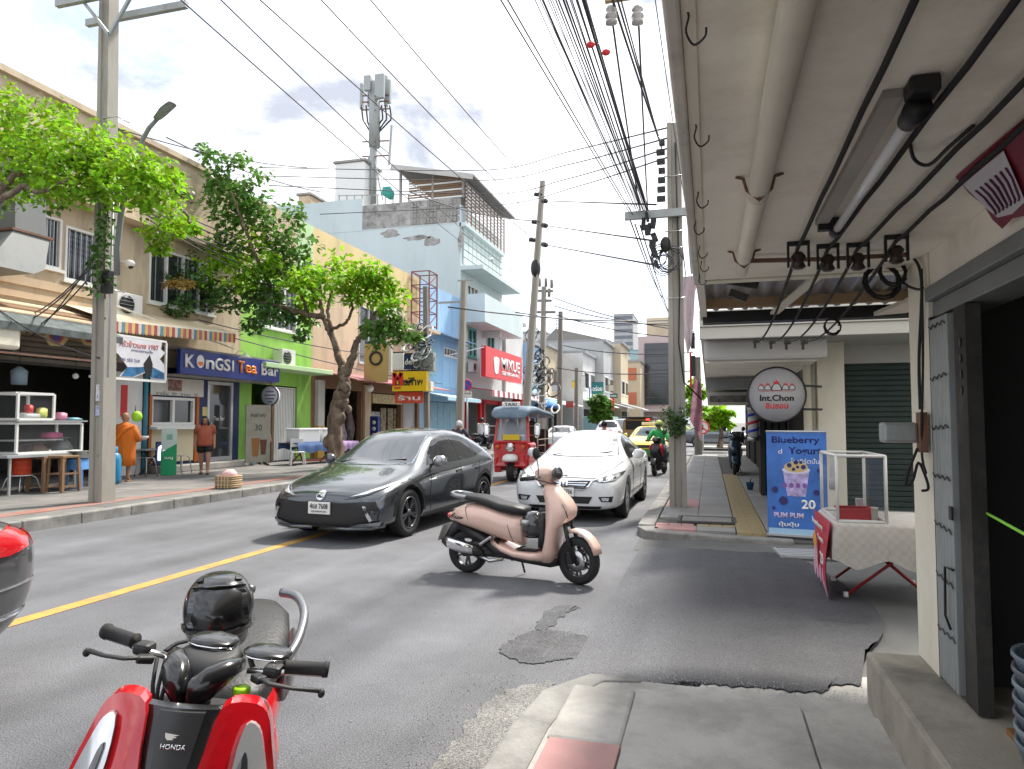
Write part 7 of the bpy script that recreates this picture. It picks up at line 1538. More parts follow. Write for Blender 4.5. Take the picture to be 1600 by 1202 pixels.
for y, r_, nm in ((0.02, .27, 'front_wheel'), (1.28, .26, 'rear_wheel')):
    M = (ST if nm[0] == 'f' else Matrix.Identity(4))@Matrix.Translation((0, y, r_))@Matrix.Rotation(PI/2, 4, 'Y')
    ty = part(MB().lathe([(.17, -.04), (r_*.88, -.05), (r_*.97, -.03), (r_, 0), (r_*.97, .03), (r_*.88, .05), (.17, .04), (.17, -.04)], 32, M, cap=False), nm, M_tyre, rt_)
    mb = MB().lathe([(.165, -.03), (.18, -.035), (.18, .035), (.165, .03), (.165, -.03)], 28, M, cap=False)
    for k in range(5): mb.bar(M@V((0, 0, 0)), M@V((.168*math.cos(k*1.2566), .168*math.sin(k*1.2566), 0)), .025, .03)
    part(mb, 'rim', M_rimd, ty)
hp(MB().sup([((0, -.2, .44), (.04, 0, 0), (0, .01, .02)), ((0, -.1, .53), (.07, 0, 0), (0, .02, .03)), ((0, .05, .57), (.075, 0, 0), (0, .02, .03)), ((0, .2, .52), (.07, 0, 0), (0, .02, .02))], 14), 'front_fender', M_rs)
# bottle in the pocket, helmet on the seat
loc = Matrix.Translation(rt_.location)@Matrix.Rotation(RZ, 4, 'Z')@Matrix.Rotation(LEAN, 4, 'Y')
bo = thing('bottle', 'small clear bottle with a bright green cap in the red scooter pocket', 'bottle', loc@V((.125, .16, .80)))
part(MB().lathe([(.03, 0), (.032, .08), (.018, .105), (.016, .115)], 14), 'bottle_body', pm((.6, .65, .66), .1, alpha=.6), bo); part(MB().lathe([(.022, .108), (.023, .14), (.018, .145), (.001, .146)], 14), 'cap', pm((.40, .75, .02), .4), bo)
hm = thing('helmet', 'glossy black full face helmet resting on the red scooter seat', 'helmet', loc@V((-.055, .74, .845)), RZ+rad(8))
HS = [((0, .02, .0), (.085, 0, 0), (0, .10, 0)), ((0, .01, .03), (.105, 0, 0), (0, .13, 0)), ((0, 0, .09), (.122, 0, 0), (0, .15, 0)), ((0, .0, .15), (.128, 0, 0), (0, .148, 0)), ((0, .01, .2), (.12, 0, 0), (0, .138, 0)), ((0, .02, .245), (.09, 0, 0), (0, .105, 0)), ((0, .03, .268), (.05, 0, 0), (0, .06, 0))]
HS = [(V(a)*.92, V(b)*.9, V(c)*.9) for a, b, c in HS]
me = bake(MB().sup(HS, 24, 2.1), [('SUBSURF', dict(levels=2, render_levels=2))]); 
for pp_ in me.polygons: pp_.use_smooth = True
bmx = bmesh.new(); bmx.from_mesh(me); bvh = BVHTree.FromBMesh(bmx); bmx.free()
part(me, 'shell', M_blk, hm)
part(patch(bvh, smooth_poly([(-.112, .10), (0, .085), (.112, .10), (.118, .15), (.10, .205), (0, .222), (-.10, .205), (-.118, .15)], 3), 'f', off=.007, relax=25), 'visor', mat('visor', (.03, .032, .035), .05, .2, ior=1.9), hm)
part(patch(bvh, smooth_poly([(-.10, .085), (0, .07), (.10, .085), (.105, .10), (0, .085), (-.105, .10)], 2), 'f', off=.012), 'visor_lip', M_blk, hm)
for s in (-1, 1): part(patch(bvh, [(s*.05, .232), (s*.075, .225), (s*.07, .24), (s*.05, .245)], 'f', off=.008), 'vent', M_mat, hm)
part(patch(bvh, [(-.05, .03), (.05, .03), (.045, .06), (-.045, .06)], 'f', off=.006), 'chin_vent', M_mat, hm)
# ---------------------------------------------------------------- people
M_skin = mat('skin', (.36, .19, .12), .55, 0, .06, 8)
M_hair = mat('hair', (.012, .010, .009), .5)
M_jean = mat('jeans', (.03, .045, .08), .85, 0, .2, 10)
def skin(chains, radii, name='body', lev=2, root=0):
    """skinned skeleton: chains of joint names over a joint dict"""
    bm = bmesh.new(); idx = {}; lay = bm.verts.layers.skin.verify()
    for j, (p, r) in radii.items():
        v = bm.verts.new(p); idx[j] = v; v[lay].radius = r if hasattr(r, '__len__') else (r, r)
    bm.verts.ensure_lookup_table()
    first = True
    for ch in chains:
        for a, b in zip(ch, ch[1:]):
            try: bm.edges.new((idx[a], idx[b]))
            except ValueError: pass
    v0 = idx[list(radii)[0]]; v0[lay].use_root = True
    me = bpy.data.meshes.new(name); bm.to_mesh(me); bm.free()
    r = bake(me, [('SKIN', dict(use_smooth_shade=True)), ('SUBSURF', dict(levels=lev, render_levels=lev))])
    for p in r.polygons: p.use_smooth = True
    return r
def person(label, loc, rz, J, shirt, sleeves=.6, legs=None, leg_end=None, skirt=None, hair='long', head_tilt=0, hat=None, foot=None, skinm=None, cat='person', heavy=1.0, jacket=False):
    """J: joint positions (facing -y); torso joints pelvis, waist, chest, neck; arms and legs per side"""
    t = thing('person', label, cat, loc, rz); sk = skinm or M_skin; h = heavy
    R0 = dict(pelvis=(.125*h, .105*h), waist=(.115*h, .09*h), chest=(.13*h, .10*h), neckb=.06, head0=.05)
    rad_ = {'pelvis': (J['pelvis'], R0['pelvis']), 'waist': (J['waist'], R0['waist']), 'chest': (J['chest'], R0['chest']), 'neckb': (J['neckb'], .065), 'head0': (J['head0'], .048)}
    ch = [['pelvis', 'waist', 'chest', 'neckb', 'head0']]
    for s in 'lr':
        for n_, r in (('sh', .06*h), ('el', .043*h), ('wr', .03), ('hand', .028)): rad_[n_+s] = (J[n_+s], r)
        for n_, r in (('hip', .088*h), ('kn', .058*h), ('an', .038), ('toe', .034)): rad_[n_+s] = (J[n_+s], r)
        ch += [['chest', 'sh'+s, 'el'+s, 'wr'+s, 'hand'+s], ['pelvis', 'hip'+s, 'kn'+s, 'an'+s, 'toe'+s]]
        w, hd = V(J['wr'+s]), V(J['hand'+s]); d = (hd-w).normalized()
        sd = d.cross(V((0, 1, 0)));  sd = sd.normalized() if sd.length > .1 else V((1, 0, 0)); nn = sd.cross(d)
        for k, (o, ln) in enumerate(((-.027, .055), (-.009, .068), (.009, .063), (.027, .05))):
            a = 'f%d%s' % (k, s); rad_[a] = (tuple(hd+sd*o+d*ln*.55), .010); rad_[a+'e'] = (tuple(hd+sd*o+d*ln+nn*.016), .008); ch.append(['hand'+s, a, a+'e'])
        a = 'th'+s; rad_[a] = (tuple(w+d*.03+sd*-.035+nn*.02), .011); ch.append(['wr'+s, a])
    part(skin(ch, rad_), 'body', sk, t)
    hd = V(J['head']); tilt = Matrix.Translation(hd)@Matrix.Rotation(head_tilt, 4, 'X')
    hm_ = MB().sup([(tilt@V((0, .0, -.115)), (.045, 0, 0), (0, .05, 0)), (tilt@V((0, -.012, -.09)), (.058, 0, 0), (0, .075, 0)), (tilt@V((0, -.002, -.03)), (.072, 0, 0), (0, .093, 0)), (tilt@V((0, .004, .04)), (.077, 0, 0), (0, .098, 0)), (tilt@V((0, .008, .09)), (.062, 0, 0), (0, .08, 0)), (tilt@V((0, .01, .118)), (.03, 0, 0), (0, .04, 0))], 20, 2.1)
    hm_.tube([tilt@V((0, -.085, .01)), tilt@V((0, -.112, -.03)), tilt@V((0, -.09, -.042))], [.01, .017, .012], 8)
    for s in (-1, 1): hm_.ball(tilt@V((s*.078, .01, -.015)), (.012, .022, .03), 8, 6)
    hd_ = part(hm_, 'head', sk, t)
    for s in (-1, 1): part(MB().ball(tilt@V((s*.03, -.086, .008)), (.012, .007, .008), 8, 6), 'eye', M_black, hd_)
    part(MB().ball(tilt@V((0, -.088, -.066)), (.022, .008, .007), 8, 6), 'mouth', pm((.25, .07, .06)), hd_)
    if hair:
        hb = MB().sup([(tilt@V((0, .03, -.04)), (.082, 0, 0), (0, .075, 0)), (tilt@V((0, .02, .03)), (.086, 0, 0), (0, .092, 0)), (tilt@V((0, .012, .085)), (.074, 0, 0), (0, .09, 0)), (tilt@V((0, .012, .128)), (.04, 0, 0), (0, .05, 0))], 18, 2.1)
        if hair == 'long':
            hb.sup([(tilt@V((0, .05, -.0)), (.08, 0, 0), (0, .055, 0)), (tilt@V((0, .06, -.10)), (.088, 0, 0), (0, .05, 0)), (tilt@V((0, .06, -.22)), (.095, 0, 0), (0, .04, 0)), (tilt@V((0, .05, -.32)), (.06, 0, 0), (0, .025, 0))], 16)
            for s in (-1, 1): hb.sup([(tilt@V((s*.07, -.02, .06)), (.022, 0, 0), (0, .04, 0)), (tilt@V((s*.088, -.02, -.06)), (.02, 0, 0), (0, .04, 0)), (tilt@V((s*.095, -.04, -.2)), (.025, 0, 0), (0, .03, 0)), (tilt@V((s*.09, -.05, -.28)), (.01, 0, 0), (0, .015, 0))], 10)
        part(hb, 'hair', M_hair, t)
    if shirt:
        P, Wa, Ch, Nb = V(J.get('hem', J['pelvis'])), V(J['waist']), V(J['chest']), V(J['neckb'])
        X = lambda r: V((r*h, 0, 0)); Yv = lambda r: V((0, r*h, 0)); sl = abs(J['shr'][0])
        mb = MB().sup([(P-V((0, 0, .08)), X(.165), Yv(.135)), (P, X(.172), Yv(.14)), (Wa, X(.155), Yv(.13)), (Ch, X(.165), Yv(.13)), (Nb-V((0, 0, .07)), V((sl+.02, 0, 0)), Yv(.10)), (Nb-V((0, 0, .02)), V((sl*.6, 0, 0)), Yv(.08)), (Nb+V((0, 0, .02)), X(.06), Yv(.06))], 22, 2.3)
        for s in 'lr':
            a, e = V(J['sh'+s]), V(J['el'+s]); path = [a+(a-e).normalized()*.02+V((-.03 if a.x > 0 else .03, 0, .0)), a, a.lerp(e, min(1, sleeves))]; r = [.06*h, .075*h, .066*h]
            if sleeves > 1: path.append(V(J['wr'+s])); r.append(.045*h)
            mb.tube(path, r, 12)
        part(mb, 'shirt', shirt, t)
    if legs:
        P, Wa = V(J['pelvis']), V(J['waist']); X = lambda r: V((r*h, 0, 0)); Yv = lambda r: V((0, r*h, 0))
        mb = MB().sup([(P-V((0, 0, .12)), X(.15), Yv(.115)), (P-V((0, 0, .04)), X(.165), Yv(.13)), (P.lerp(Wa, .6), X(.145), Yv(.12))], 20, 2.3)
        for s in 'lr':
            a, k = V(J['hip'+s]), V(J['kn'+s]); path = [a, a.lerp(k, .4), a.lerp(k, min(1, leg_end))]; r = [.10*h, .098*h, .088*h if leg_end < 1 else .068*h]
            if leg_end > 1: path.append(V(J['an'+s])); r.append(.055)
            mb.tube(path, r, 14)
        part(mb, 'trousers', legs, t)
    for s in 'lr':
        a, b = V(J['an'+s]), V(J['toe'+s]); d = (b-a); d.z = 0; d = d.normalized() if d.length > 0 else V((0, -1, 0)); z = b.z-.035
        sd = d.cross(V((0, 0, 1))); c = a+d*.06; c.z = z
        part(MB().sup([(c-d*.13, sd*.03, V((0, 0, .02))), (c-d*.1, sd*.042, V((0, 0, .035))), (c+d*.02, sd*.047, V((0, 0, .032))), (c+d*.12, sd*.045, V((0, 0, .025))), (c+d*.15, sd*.02, V((0, 0, .012)))], 14, 2.8), 'shoe', foot or M_black, t)
    if hat:
        hh = part(MB().sup([(tilt@V((0, .01, -.07)), (.105, 0, 0), (0, .12, 0)), (tilt@V((0, .01, .0)), (.122, 0, 0), (0, .14, 0)), (tilt@V((0, .01, .07)), (.115, 0, 0), (0, .13, 0)), (tilt@V((0, .01, .13)), (.07, 0, 0), (0, .08, 0)), (tilt@V((0, .01, .15)), (.03, 0, 0), (0, .03, 0))], 20, 2), 'helmet', hat, t)
        part(MB().sup([(tilt@V((0, -.115, -.05)), (.07, 0, 0), (0, .025, 0)), (tilt@V((0, -.125, .0)), (.08, 0, 0), (0, .025, 0)), (tilt@V((0, -.12, .045)), (.07, 0, 0), (0, .02, 0))], 14), 'visor', M_side, hh)
    return t
def stand(h=1.62, step=0, arm=.12, w=.17):
    k = h/1.62
    J = dict(pelvis=(0, 0, .88), waist=(0, -.01, 1.06), chest=(0, 0, 1.22), neckb=(0, .01, 1.36), head0=(0, 0, 1.44), head=(0, -.015, 1.505), hem=(0, 0, .86))
    for s, n in ((-1, 'l'), (1, 'r')):
        J['sh'+n] = (s*w, .01, 1.32); J['el'+n] = (s*(w+.06), .03, 1.06); J['wr'+n] = (s*(w+.08), -.03, .84); J['hand'+n] = (s*(w+.08), -.05, .77)
        J['hip'+n] = (s*.09, 0, .84); J['kn'+n] = (s*.095, -.02-s*step*.5, .47); J['an'+n] = (s*.09, .02-s*step, .085); J['toe'+n] = (s*.1, -.1-s*step, .04)
    return {a: tuple(c*k for c in b) for a, b in J.items()}
def ride(seat=(0, .78, .80), bar=(.34, .42, 1.02)):
    x, y, z = seat
    J = dict(pelvis=(0, y, z+.08), waist=(0, y-.03, z+.26), chest=(0, y-.07, z+.43), neckb=(0, y-.09, z+.57), head0=(0, y-.11, z+.65), head=(0, y-.13, z+.72), hem=(0, y, z+.07))
    for s, n in ((-1, 'l'), (1, 'r')):
        J['sh'+n] = (s*.18, y-.08, z+.52); J['el'+n] = (s*.30, y-.22, z+.30); J['wr'+n] = (s*(bar[0]-.03), bar[1]+.07, bar[2]+.01); J['hand'+n] = (s*bar[0]*.95, bar[1]+.02, bar[2]+.02)
        J['hip'+n] = (s*.1, y-.02, z+.06); J['kn'+n] = (s*.17, y-.40, z-.08); J['an'+n] = (s*.16, y-.30, .40); J['toe'+n] = (s*.16, y-.42, .36)
    return J
# woman in the brick red shirt
J = stand(1.6, .13); J['head'] = (.0, -.045, J['head'][2]-.02); J['head0'] = (0, -.02, J['head0'][2])
p = onz(319, 741, .17)
person('woman in a brick red shirt and black shorts walking past the tea bar', (p.x, p.y, .172), rad(35), J, mat('brick_shirt', (.33, .09, .05), .85, 0, .12, 6, bump=.4, bs=15), .75, pm((.015, .015, .016), .85), .62, hair='long', head_tilt=.35, heavy=1.24)
# monk, seen from behind
J = stand(1.66); J['wrl'] = (-.26, -.22, .98); J['handl'] = (-.28, -.29, 1.0); J['ell'] = (-.27, .0, 1.05)
p = onz(193, 753, .17); mk = person('monk in an orange robe seen from behind beside the big pole', (p.x, p.y, .172), PI+.45, J, None, hair=None, foot=pm((.2, .11, .06)))
M_robe = mat('orange_robe', (.62, .15, .01), .8, 0, .15, 4, (1, 1, .3), bump=.8, bs=9)
rb = []
for z, w, d, x in ((.40, .25, .21, 0), (.6, .25, .21, .01), (.85, .25, .20, .0), (1.05, .25, .19, 0), (1.22, .245, .17, 0), (1.33, .2, .14, 0), (1.42, .08, .08, 0)):
    r = []
    for k in range(36):
        a = 2*PI*k/36; f = 1+.05*math.sin(k*1.7+z*5)*(1.5-z); r.append((x+w*f*math.cos(a), d*f*math.sin(a), z+.02*math.sin(a*2) if z < .5 else z))
    rb.append(r)
part(MB().loft(rb), 'robe', M_robe, mk)
part(MB().tube(smooth_poly([(-.2, .02, 1.34), (-.05, .17, 1.25), (.12, .19, 1.05), (.22, .14, .9)], 5, False), [.05]*16, 10), 'robe_fold', M_robe, mk)
part(MB().tube([(-.17, .0, 1.33), (-.27, .0, 1.08), (-.25, -.12, 1.0)], [.08, .085, .07], 12), 'robe_sleeve', M_robe, mk)
bw_ = thing('alms_bowl', 'pale bowl held out by the monk in the orange robe', 'bowl', wm(mk)@V((-.30, -.36, .99))); part(MB().lathe([(.05, 0), (.11, .04), (.13, .10), (.125, .10), (.1, .05), (.03, .015)], 18), 'bowl_body', pm((.6, .58, .55), .4), bw_)
gb = thing('green_bag', 'lime green round bag hanging at the monk right shoulder', 'bag', wm(mk)@V((.33, .0, 1.06)) if False else ony(214, 651, p.y-.2)-V((0, 0, .12))); part(MB().ball((0, 0, .12), (.13, .11, .13)), 'bag_body', pm((.32, .60, .03), .5, var=.1), gb); part(MB().tube([(-.05, 0, .22), (-.1, .05, .34), (-.16, .1, .38)], .012, 5), 'strap', M_black, gb)
# man in the doorway of the lime green shop
p = onz(403, 716, .17); person('man in a dark shirt standing in the lime green shop doorway', (-14.75, 21.0, .175), rad(60), stand(1.66), pm((.03, .045, .075), .85), .7, pm((.03, .03, .035), .85), 1.5, hair='short')
# riders
def rider(label, sc, shirt, hat, sleeves=2, legs=M_jean, hair=None, **k):
    return person(label, sc.location, sc.rotation_euler.z, ride(**k), shirt, sleeves, legs, 2, hair=hair, hat=hat)
rider('motorbike rider in a bright green jacket and yellow green helmet', sc3, pm((.03, .40, .10), .7, var=.15), pm((.45, .55, .05), .25, coat=1))
rider('rider in a white shirt and coloured vest on the black motorbike by the far kerb', sc4, pm((.6, .6, .62), .8, var=.1), M_hair)
rider('rider in a white helmet behind the dark hatchback', sc5, pm((.05, .05, .07), .8), pm((.6, .62, .66), .2, coat=1))
rider('bareheaded rider in a pink shirt behind the white sedan', sc6, pm((.65, .12, .32), .8), None, hair='short')
# ---------------------------------------------------------------- far end of the street
M_fg = mat('far_grey', (.42, .43, .43), .85, 0, .15, .2, dirt=(.3, .29, .28), ds=.3, da=.6)
M_fw = mat('far_white', (.58, .58, .57), .8, 0, .1, .2, dirt=(.4, .39, .37), ds=.3, da=.6)
M_fc = mat('far_cream', (.52, .44, .31), .85, 0, .1, .2, dirt=(.36, .32, .26), ds=.3, da=.5)
M_pk = mat('pink_stone', (.50, .40, .39), .7, 0, .06, .3)
M_bg = mat('black_glass', (.02, .024, .03), .08, .2, ior=1.8)
M_gg = mat('green_glass', (.25, .42, .42), .15, .3)
M_zinc = mat('grey_roof', (.30, .31, .32), .5, .5, .2, .5)
def block(name, label, u0, u1, vtop, y, depth, m, nx=0, nz=0, wm_=None, cat='building', z0=0, win=(.55, .5), roof=True, cols=None):
    """a distant building standing at depth y, front wall facing down the street, with built windows"""
    a, b = ony(u0, vtop, y), ony(u1, vtop, y); zt = a.z
    t = thing(name, label, cat, ((a.x+b.x)/2, y, 0))
    part(MB().box(a.x, y, z0, b.x, y+depth, zt), 'wall', m, t, world=True)
    if roof: part(MB().box(a.x-.2, y-.2, zt, b.x+.2, y+depth+.2, zt+.3), 'roof', M_zinc, t, world=True)
    w = (b.x-a.x)/max(nx, 1); h = (zt-3.2)/max(nz, 1)
    for i in range(nx):
        for k in range(nz):
            x = a.x+w*(i+.5); z = 3.2+h*(k+.5)
            part(MB().box(x-w*win[0]/2, y-.08, z-h*win[1]/2, x+w*win[0]/2, y-.003, z+h*win[1]/2), 'window', wm_ or M_glass, t, world=True)
    return t, a, b
block('tower_block', 'distant grey office tower rising above the street end', 959, 989, 492, 420, 30, M_fg, 1, 16, pm((.16, .18, .21), .3), win=(.92, .5))
block('office_block', 'distant pale green glass office block below the grey tower', 984, 1034, 548, 260, 30, M_gg, 1, 9, pm((.42, .5, .5), .3), win=(1.0, .35))
block('tower_block', 'distant teal stepped tower top at the right end of the skyline', 1028, 1042, 500, 330, 20, M_gg, 1, 14, pm((.2, .27, .3), .3), win=(.95, .4))
t, a, b = block('black_glass_building', 'pink stone building with a tall black glass front at the street end', 997, 1046, 526, 105, 20, M_pk, 0, 0, roof=False)
x0 = ony(1007, 540, 105).x; z1 = ony(1007, 537, 105).z; z0 = ony(1007, 633, 105).z
gl = part(MB().box(x0, 104.85, z0, b.x+2, 104.99, z1), 'glass_front', M_bg, t, world=True)
for k in range(9): part(MB().box(x0, 104.8, z0+(z1-z0)*k/9, b.x+2, 104.848, z0+(z1-z0)*k/9+.12), 'mullion', pm((.06, .065, .07), .3), gl, world=True)
part(MB().prism([(a.x, 104.99, 3.7), (a.x, 102.6, 3.3), (a.x, 102.6, 3.1), (a.x, 104.99, 3.2)], (b.x-a.x+2, 0, 0)), 'canopy', M_pk, t, world=True)
part(MB().box(a.x+1, 108, 14.5, a.x+5, 114, 17.5), 'roof_box', M_fc, t, world=True, bevel=.2)
# left row beyond the red shop: one building after another
row = [(51.8, 57, 9.6, M_fw, 'white two storey shophouse directly beyond the tall aqua building'), (57.2, 62.5, 8.3, M_blue, 'pale blue shophouse behind the switch frame pole'), (62.7, 68, 8.6, M_fc, 'cream and yellow shophouse with a brown shuttered upper floor'), (68.2, 76, 8.4, M_fw, 'low white shophouse beside the bush tree'), (76.2, 84, 10.4, M_fg, 'grey shophouse with a teal wall sign'), (84.2, 92, 11, M_fc, 'yellowish narrow shophouse far down the left row')]
for i, (y0, y1, zt, m, lb) in enumerate(row):
    fx_ = -14.6+i*.9 if i > 2 else -15.0+i*.3
    t = thing('shophouse', lb, 'building', (fx_, (y0+y1)/2, .1), 0)
    part(MB().box(fx_-9, y0, .1, fx_, y1, zt), 'wall', m, t, world=True); part(MB().box(fx_-9, y0, zt, fx_+.3, y1, zt+.25), 'roof', M_zinc, t, world=True)
    for k in range(2):
        ya_, yb_ = y0+.7+k*(y1-y0)/2, y0+(y1-y0)/2-.5+k*(y1-y0)/2
        f = part(MB().box(fx_+.003, ya_, 4.9, fx_+.06, yb_, 6.7), 'window', pm((.32, .22, .18), .7) if i == 2 else M_white, t, world=True); part(MB().box(fx_+.061, ya_+.15, 5.05, fx_+.08, yb_-.15, 6.55), 'pane', M_glass, f, world=True)
        part(MB().box(fx_+.003, ya_-.3, .17, fx_+.05, yb_+.3, 2.9), 'shopfront', M_dark, t, world=True)
    part(MB().prism([(fx_+.003, y0+.2, 3.9), (fx_+2.6, y0+.2, 3.2), (fx_+2.6, y0+.2, 3.1), (fx_+.003, y0+.2, 3.75)], (0, y1-y0-.4, 0)), 'awning', M_white if i != 4 else M_zinc, t, world=True)
    part(MB().bar((fx_+2.5, y0+.5, .17), (fx_+2.5, y0+.5, 3.2), .08), 'post', M_alu, t, world=True)
t, a, b = block('market_hall', 'large old grey hall with a weathered sloping roof behind the left row', 838, 955, 560, 100, 25, M_fg, 7, 2, pm((.22, .2, .19), .8), roof=False)
zt = a.z
part(MB().prism([(a.x-1, 99.5, zt), (a.x-1, 125, zt), (a.x+3, 125, zt+4), (a.x+3, 99.5, zt+4), (b.x, 99.5, zt+1.6), (b.x, 99.5, zt)] if False else [(a.x-1, 99.4, zt), (a.x+3, 99.4, zt+4.2), (b.x, 99.4, zt+2.2), (b.x+1, 99.4, zt)], (0, 24, 0)), 'gable_roof', mat('old_roof', (.26, .25, .24), .85, 0, .4, .4, dirt=(.12, .11, .1), ds=.4, da=.8), t, world=True)
block('apartment_block', 'pale apartment block with a pale blue roof edge behind the leaning pole', 783, 850, 522, 120, 15, M_fw, 6, 3, pm((.34, .36, .37), .5))
block('apartment_block', 'white flat roofed block between the market hall and the pink building', 940, 998, 578, 130, 15, M_fw, 4, 3)
block('narrow_house', 'narrow cream house with an orange red side wall at the street end', 975, 1000, 566, 98, 6, M_fc, 1, 2, pm((.45, .15, .08), .7))
bb2 = thing('white_banner_wall', 'white hoarding with faint drawing at the bend of the street', 'wall', (-12, 94, .1)); a, b = ony(932, 575, 94), ony(975, 640, 94)
part(MB().box(a.x, 94, b.z, b.x, 94.3, a.z), 'hoarding', pm((.62, .63, .63), .7, var=.05), bb2, world=True)
def shop_sign(label, u0, v0, u1, v1, y, m, txt=None, tm=None, d=.15, th=.5):
    a, b = ony(u0, v0, y), ony(u1, v1, y)
    t = thing('shop_sign', label, 'sign', ((a.x+b.x)/2, y, b.z)); part(MB().box(a.x, y, b.z, b.x, y+d, a.z), 'board', m, t, world=True, bevel=.01)
    part(MB().box(a.x+.02, y+.01, a.z+.003, b.x-.02, y+d-.02, a.z+.05), 'top_rail', M_black, t, world=True)
    if txt: text(txt, (a.z-b.z)*th, tm or wh, t, frame(((a.x+b.x)/2, y-.003, (a.z+b.z)/2), (1, 0, 0)), (b.x-a.x)*.8, .01, .02, True)
    return t
shop_sign('dark teal shop sign with white script down the street', 924, 598, 943, 616, 70, pm((.01, .14, .14), .5), 'อร่อย', th=.45)
shop_sign('small dark green hanging sign by the white hoarding', 953, 616, 965, 622, 68, pm((.02, .10, .07), .5), 'PARK')
shop_sign('red and pink hanging decoration sign near the street end', 953, 622, 960, 640, 66, M_red)
shop_sign('white hanging notice box under the far awnings', 871, 617, 878, 636, 58, M_white)
for lb, u0, v0, u1, v1, y, c in (('small yellow shop board on the cream shophouse down the street', 893, 596, 903, 606, 66, (.6, .42, .05)), ('narrow white upright shop board beside the thin distant pole', 908, 588, 914, 612, 68, (.6, .6, .58)), ('blue upright shop board near the teal sign', 916, 606, 922, 626, 72, (.05, .16, .4)), ('pale board over the shops at the market hall corner', 944, 602, 958, 611, 80, (.55, .5, .42)), ('dark red board low on the left row by the parasol', 884, 628, 896, 637, 60, (.35, .05, .05)), ('grey weathered board above the far white awnings', 862, 598, 872, 612, 62, (.33, .33, .32))):
    shop_sign(lb, u0, v0, u1, v1, y, pm(c, .6, var=.15))
um = thing('parasol', 'blue market parasol under the far left awnings', 'parasol', ony(856, 640, 55)); part(MB().lathe([(.02, .9), (.5, .8), (1.2, .3), (1.25, .1), (1.15, .25), (.02, .75)], 14), 'canopy', pm((.03, .20, .55), .6), um); part(MB().bar((0, 0, -2), (0, 0, .85), .05), 'pole', M_steel, um)
def road_sign(label, u, v, r, y, zb, turn=False):
    c = ony(u, v, y); t = thing('road_sign', label, 'road sign', (c.x, y, zb)); FRM = frame((0, -.05, c.z-zb), (1, 0, 0))
    part(MB().cyl((0, .0, 0), (0, 0, c.z-zb+r), .05, n=10), 'post', M_alu, t)
    part(MB().prism([FRM@V((r*c_, r*s_, 0)) for c_, s_ in circ(1, 28)], (0, .02, 0)), 'disc', M_white if turn else pm((.03, .10, .48), .4), t)
    part(MB().tube([FRM@V((r*.9*c_, r*.9*s_, .004)) for c_, s_ in circ(1, 28)]+[FRM@V((r*.9, 0, .004))], r*.11, 6), 'red_ring', M_red, t)
    part(MB().bar(FRM@V((-.6*r, .6*r, .01)), FRM@V((.6*r, -.6*r, .01)), r*.17, .01, (0, -1, 0)), 'red_slash', M_red, t)
    if turn: part(MB().bar(FRM@V((0, -.4*r, .008)), FRM@V((0, .4*r, .008)), r*.16, .01, (0, -1, 0)), 'arrow', M_black, t)
    else:
        part(MB().box(-r*.95, -.055, c.z-zb-r*2.35, r*.95, -.035, c.z-zb-r*1.15), 'plate', M_white, t)
        text('08.00-16.00', r*.3, M_black, t, frame((0, -.058, c.z-zb-r*1.5), (1, 0, 0)), r*1.5, .004, .02)
    return t
road_sign('round blue and red no parking sign on a post at the far kerb', 730, 602, .30, 36, .17)
road_sign('round white and red no turn sign under the far awnings', 854, 637, .55, 60, .17, True)
road_sign('round white and red sign beyond the second right pole', 1098, 668, .35, 38, .12, True)

# ---------------------------------------------------------------- left shopfront furniture
# glass fronted food cart
cx0, cx1 = -13.9, -13.2
fc = thing('food_cart', 'white framed glass food cabinet on a steel counter before the open restaurant', 'food cart', (-13.5, 11.4, .175))
def cab(y0, y1, z0, z1, x0=cx0, x1=cx1):
    for x in (x0, x1):
        for y in (y0, y1): part(MB().bar((x, y, z0), (x, y, z1), .045), 'frame_post', M_white, fc, world=True)
    for z in (z0, z1): part(MB().bar((x1, y0+.024, z), (x1, y1-.024, z), .05).bar((x0, y0+.024, z), (x0, y1-.024, z), .05).bar((x0+.024, y0, z), (x1-.026, y0, z), .049).bar((x0+.024, y1, z), (x1-.026, y1, z), .049), 'frame_rail', M_white, fc, world=True)
    part(MB().box(x1-.005, y0+.03, z0+.03, x1, y1-.03, z1-.03), 'pane', M_clear, fc, world=True); part(MB().box(x0+.05, y0, z0+.03, x1-.05, y0+.005, z1-.03), 'pane', M_clear, fc, world=True)
cab(10.8, 12.3, .98, 1.58); cab(10.8, 11.6, 1.66, 2.18)
part(MB().box(cx0, 10.75, 1.22, cx1-.05, 11.9, 1.25), 'shelf', M_tarp, fc, world=True); part(MB().box(cx0-.1, 10.5, .90, cx1+.15, 12.9, .95), 'counter_top', M_tarp, fc, world=True); part(MB().box(cx0, 10.75, 1.61, cx1+.05, 12.4, 1.64), 'shelf', M_tarp, fc, world=True)
for y in (10.6, 12.8):
    for x in (cx0, cx1+.1): part(MB().bar((x, y, .175), (x, y, .9), .04), 'leg', M_alu, fc, world=True)
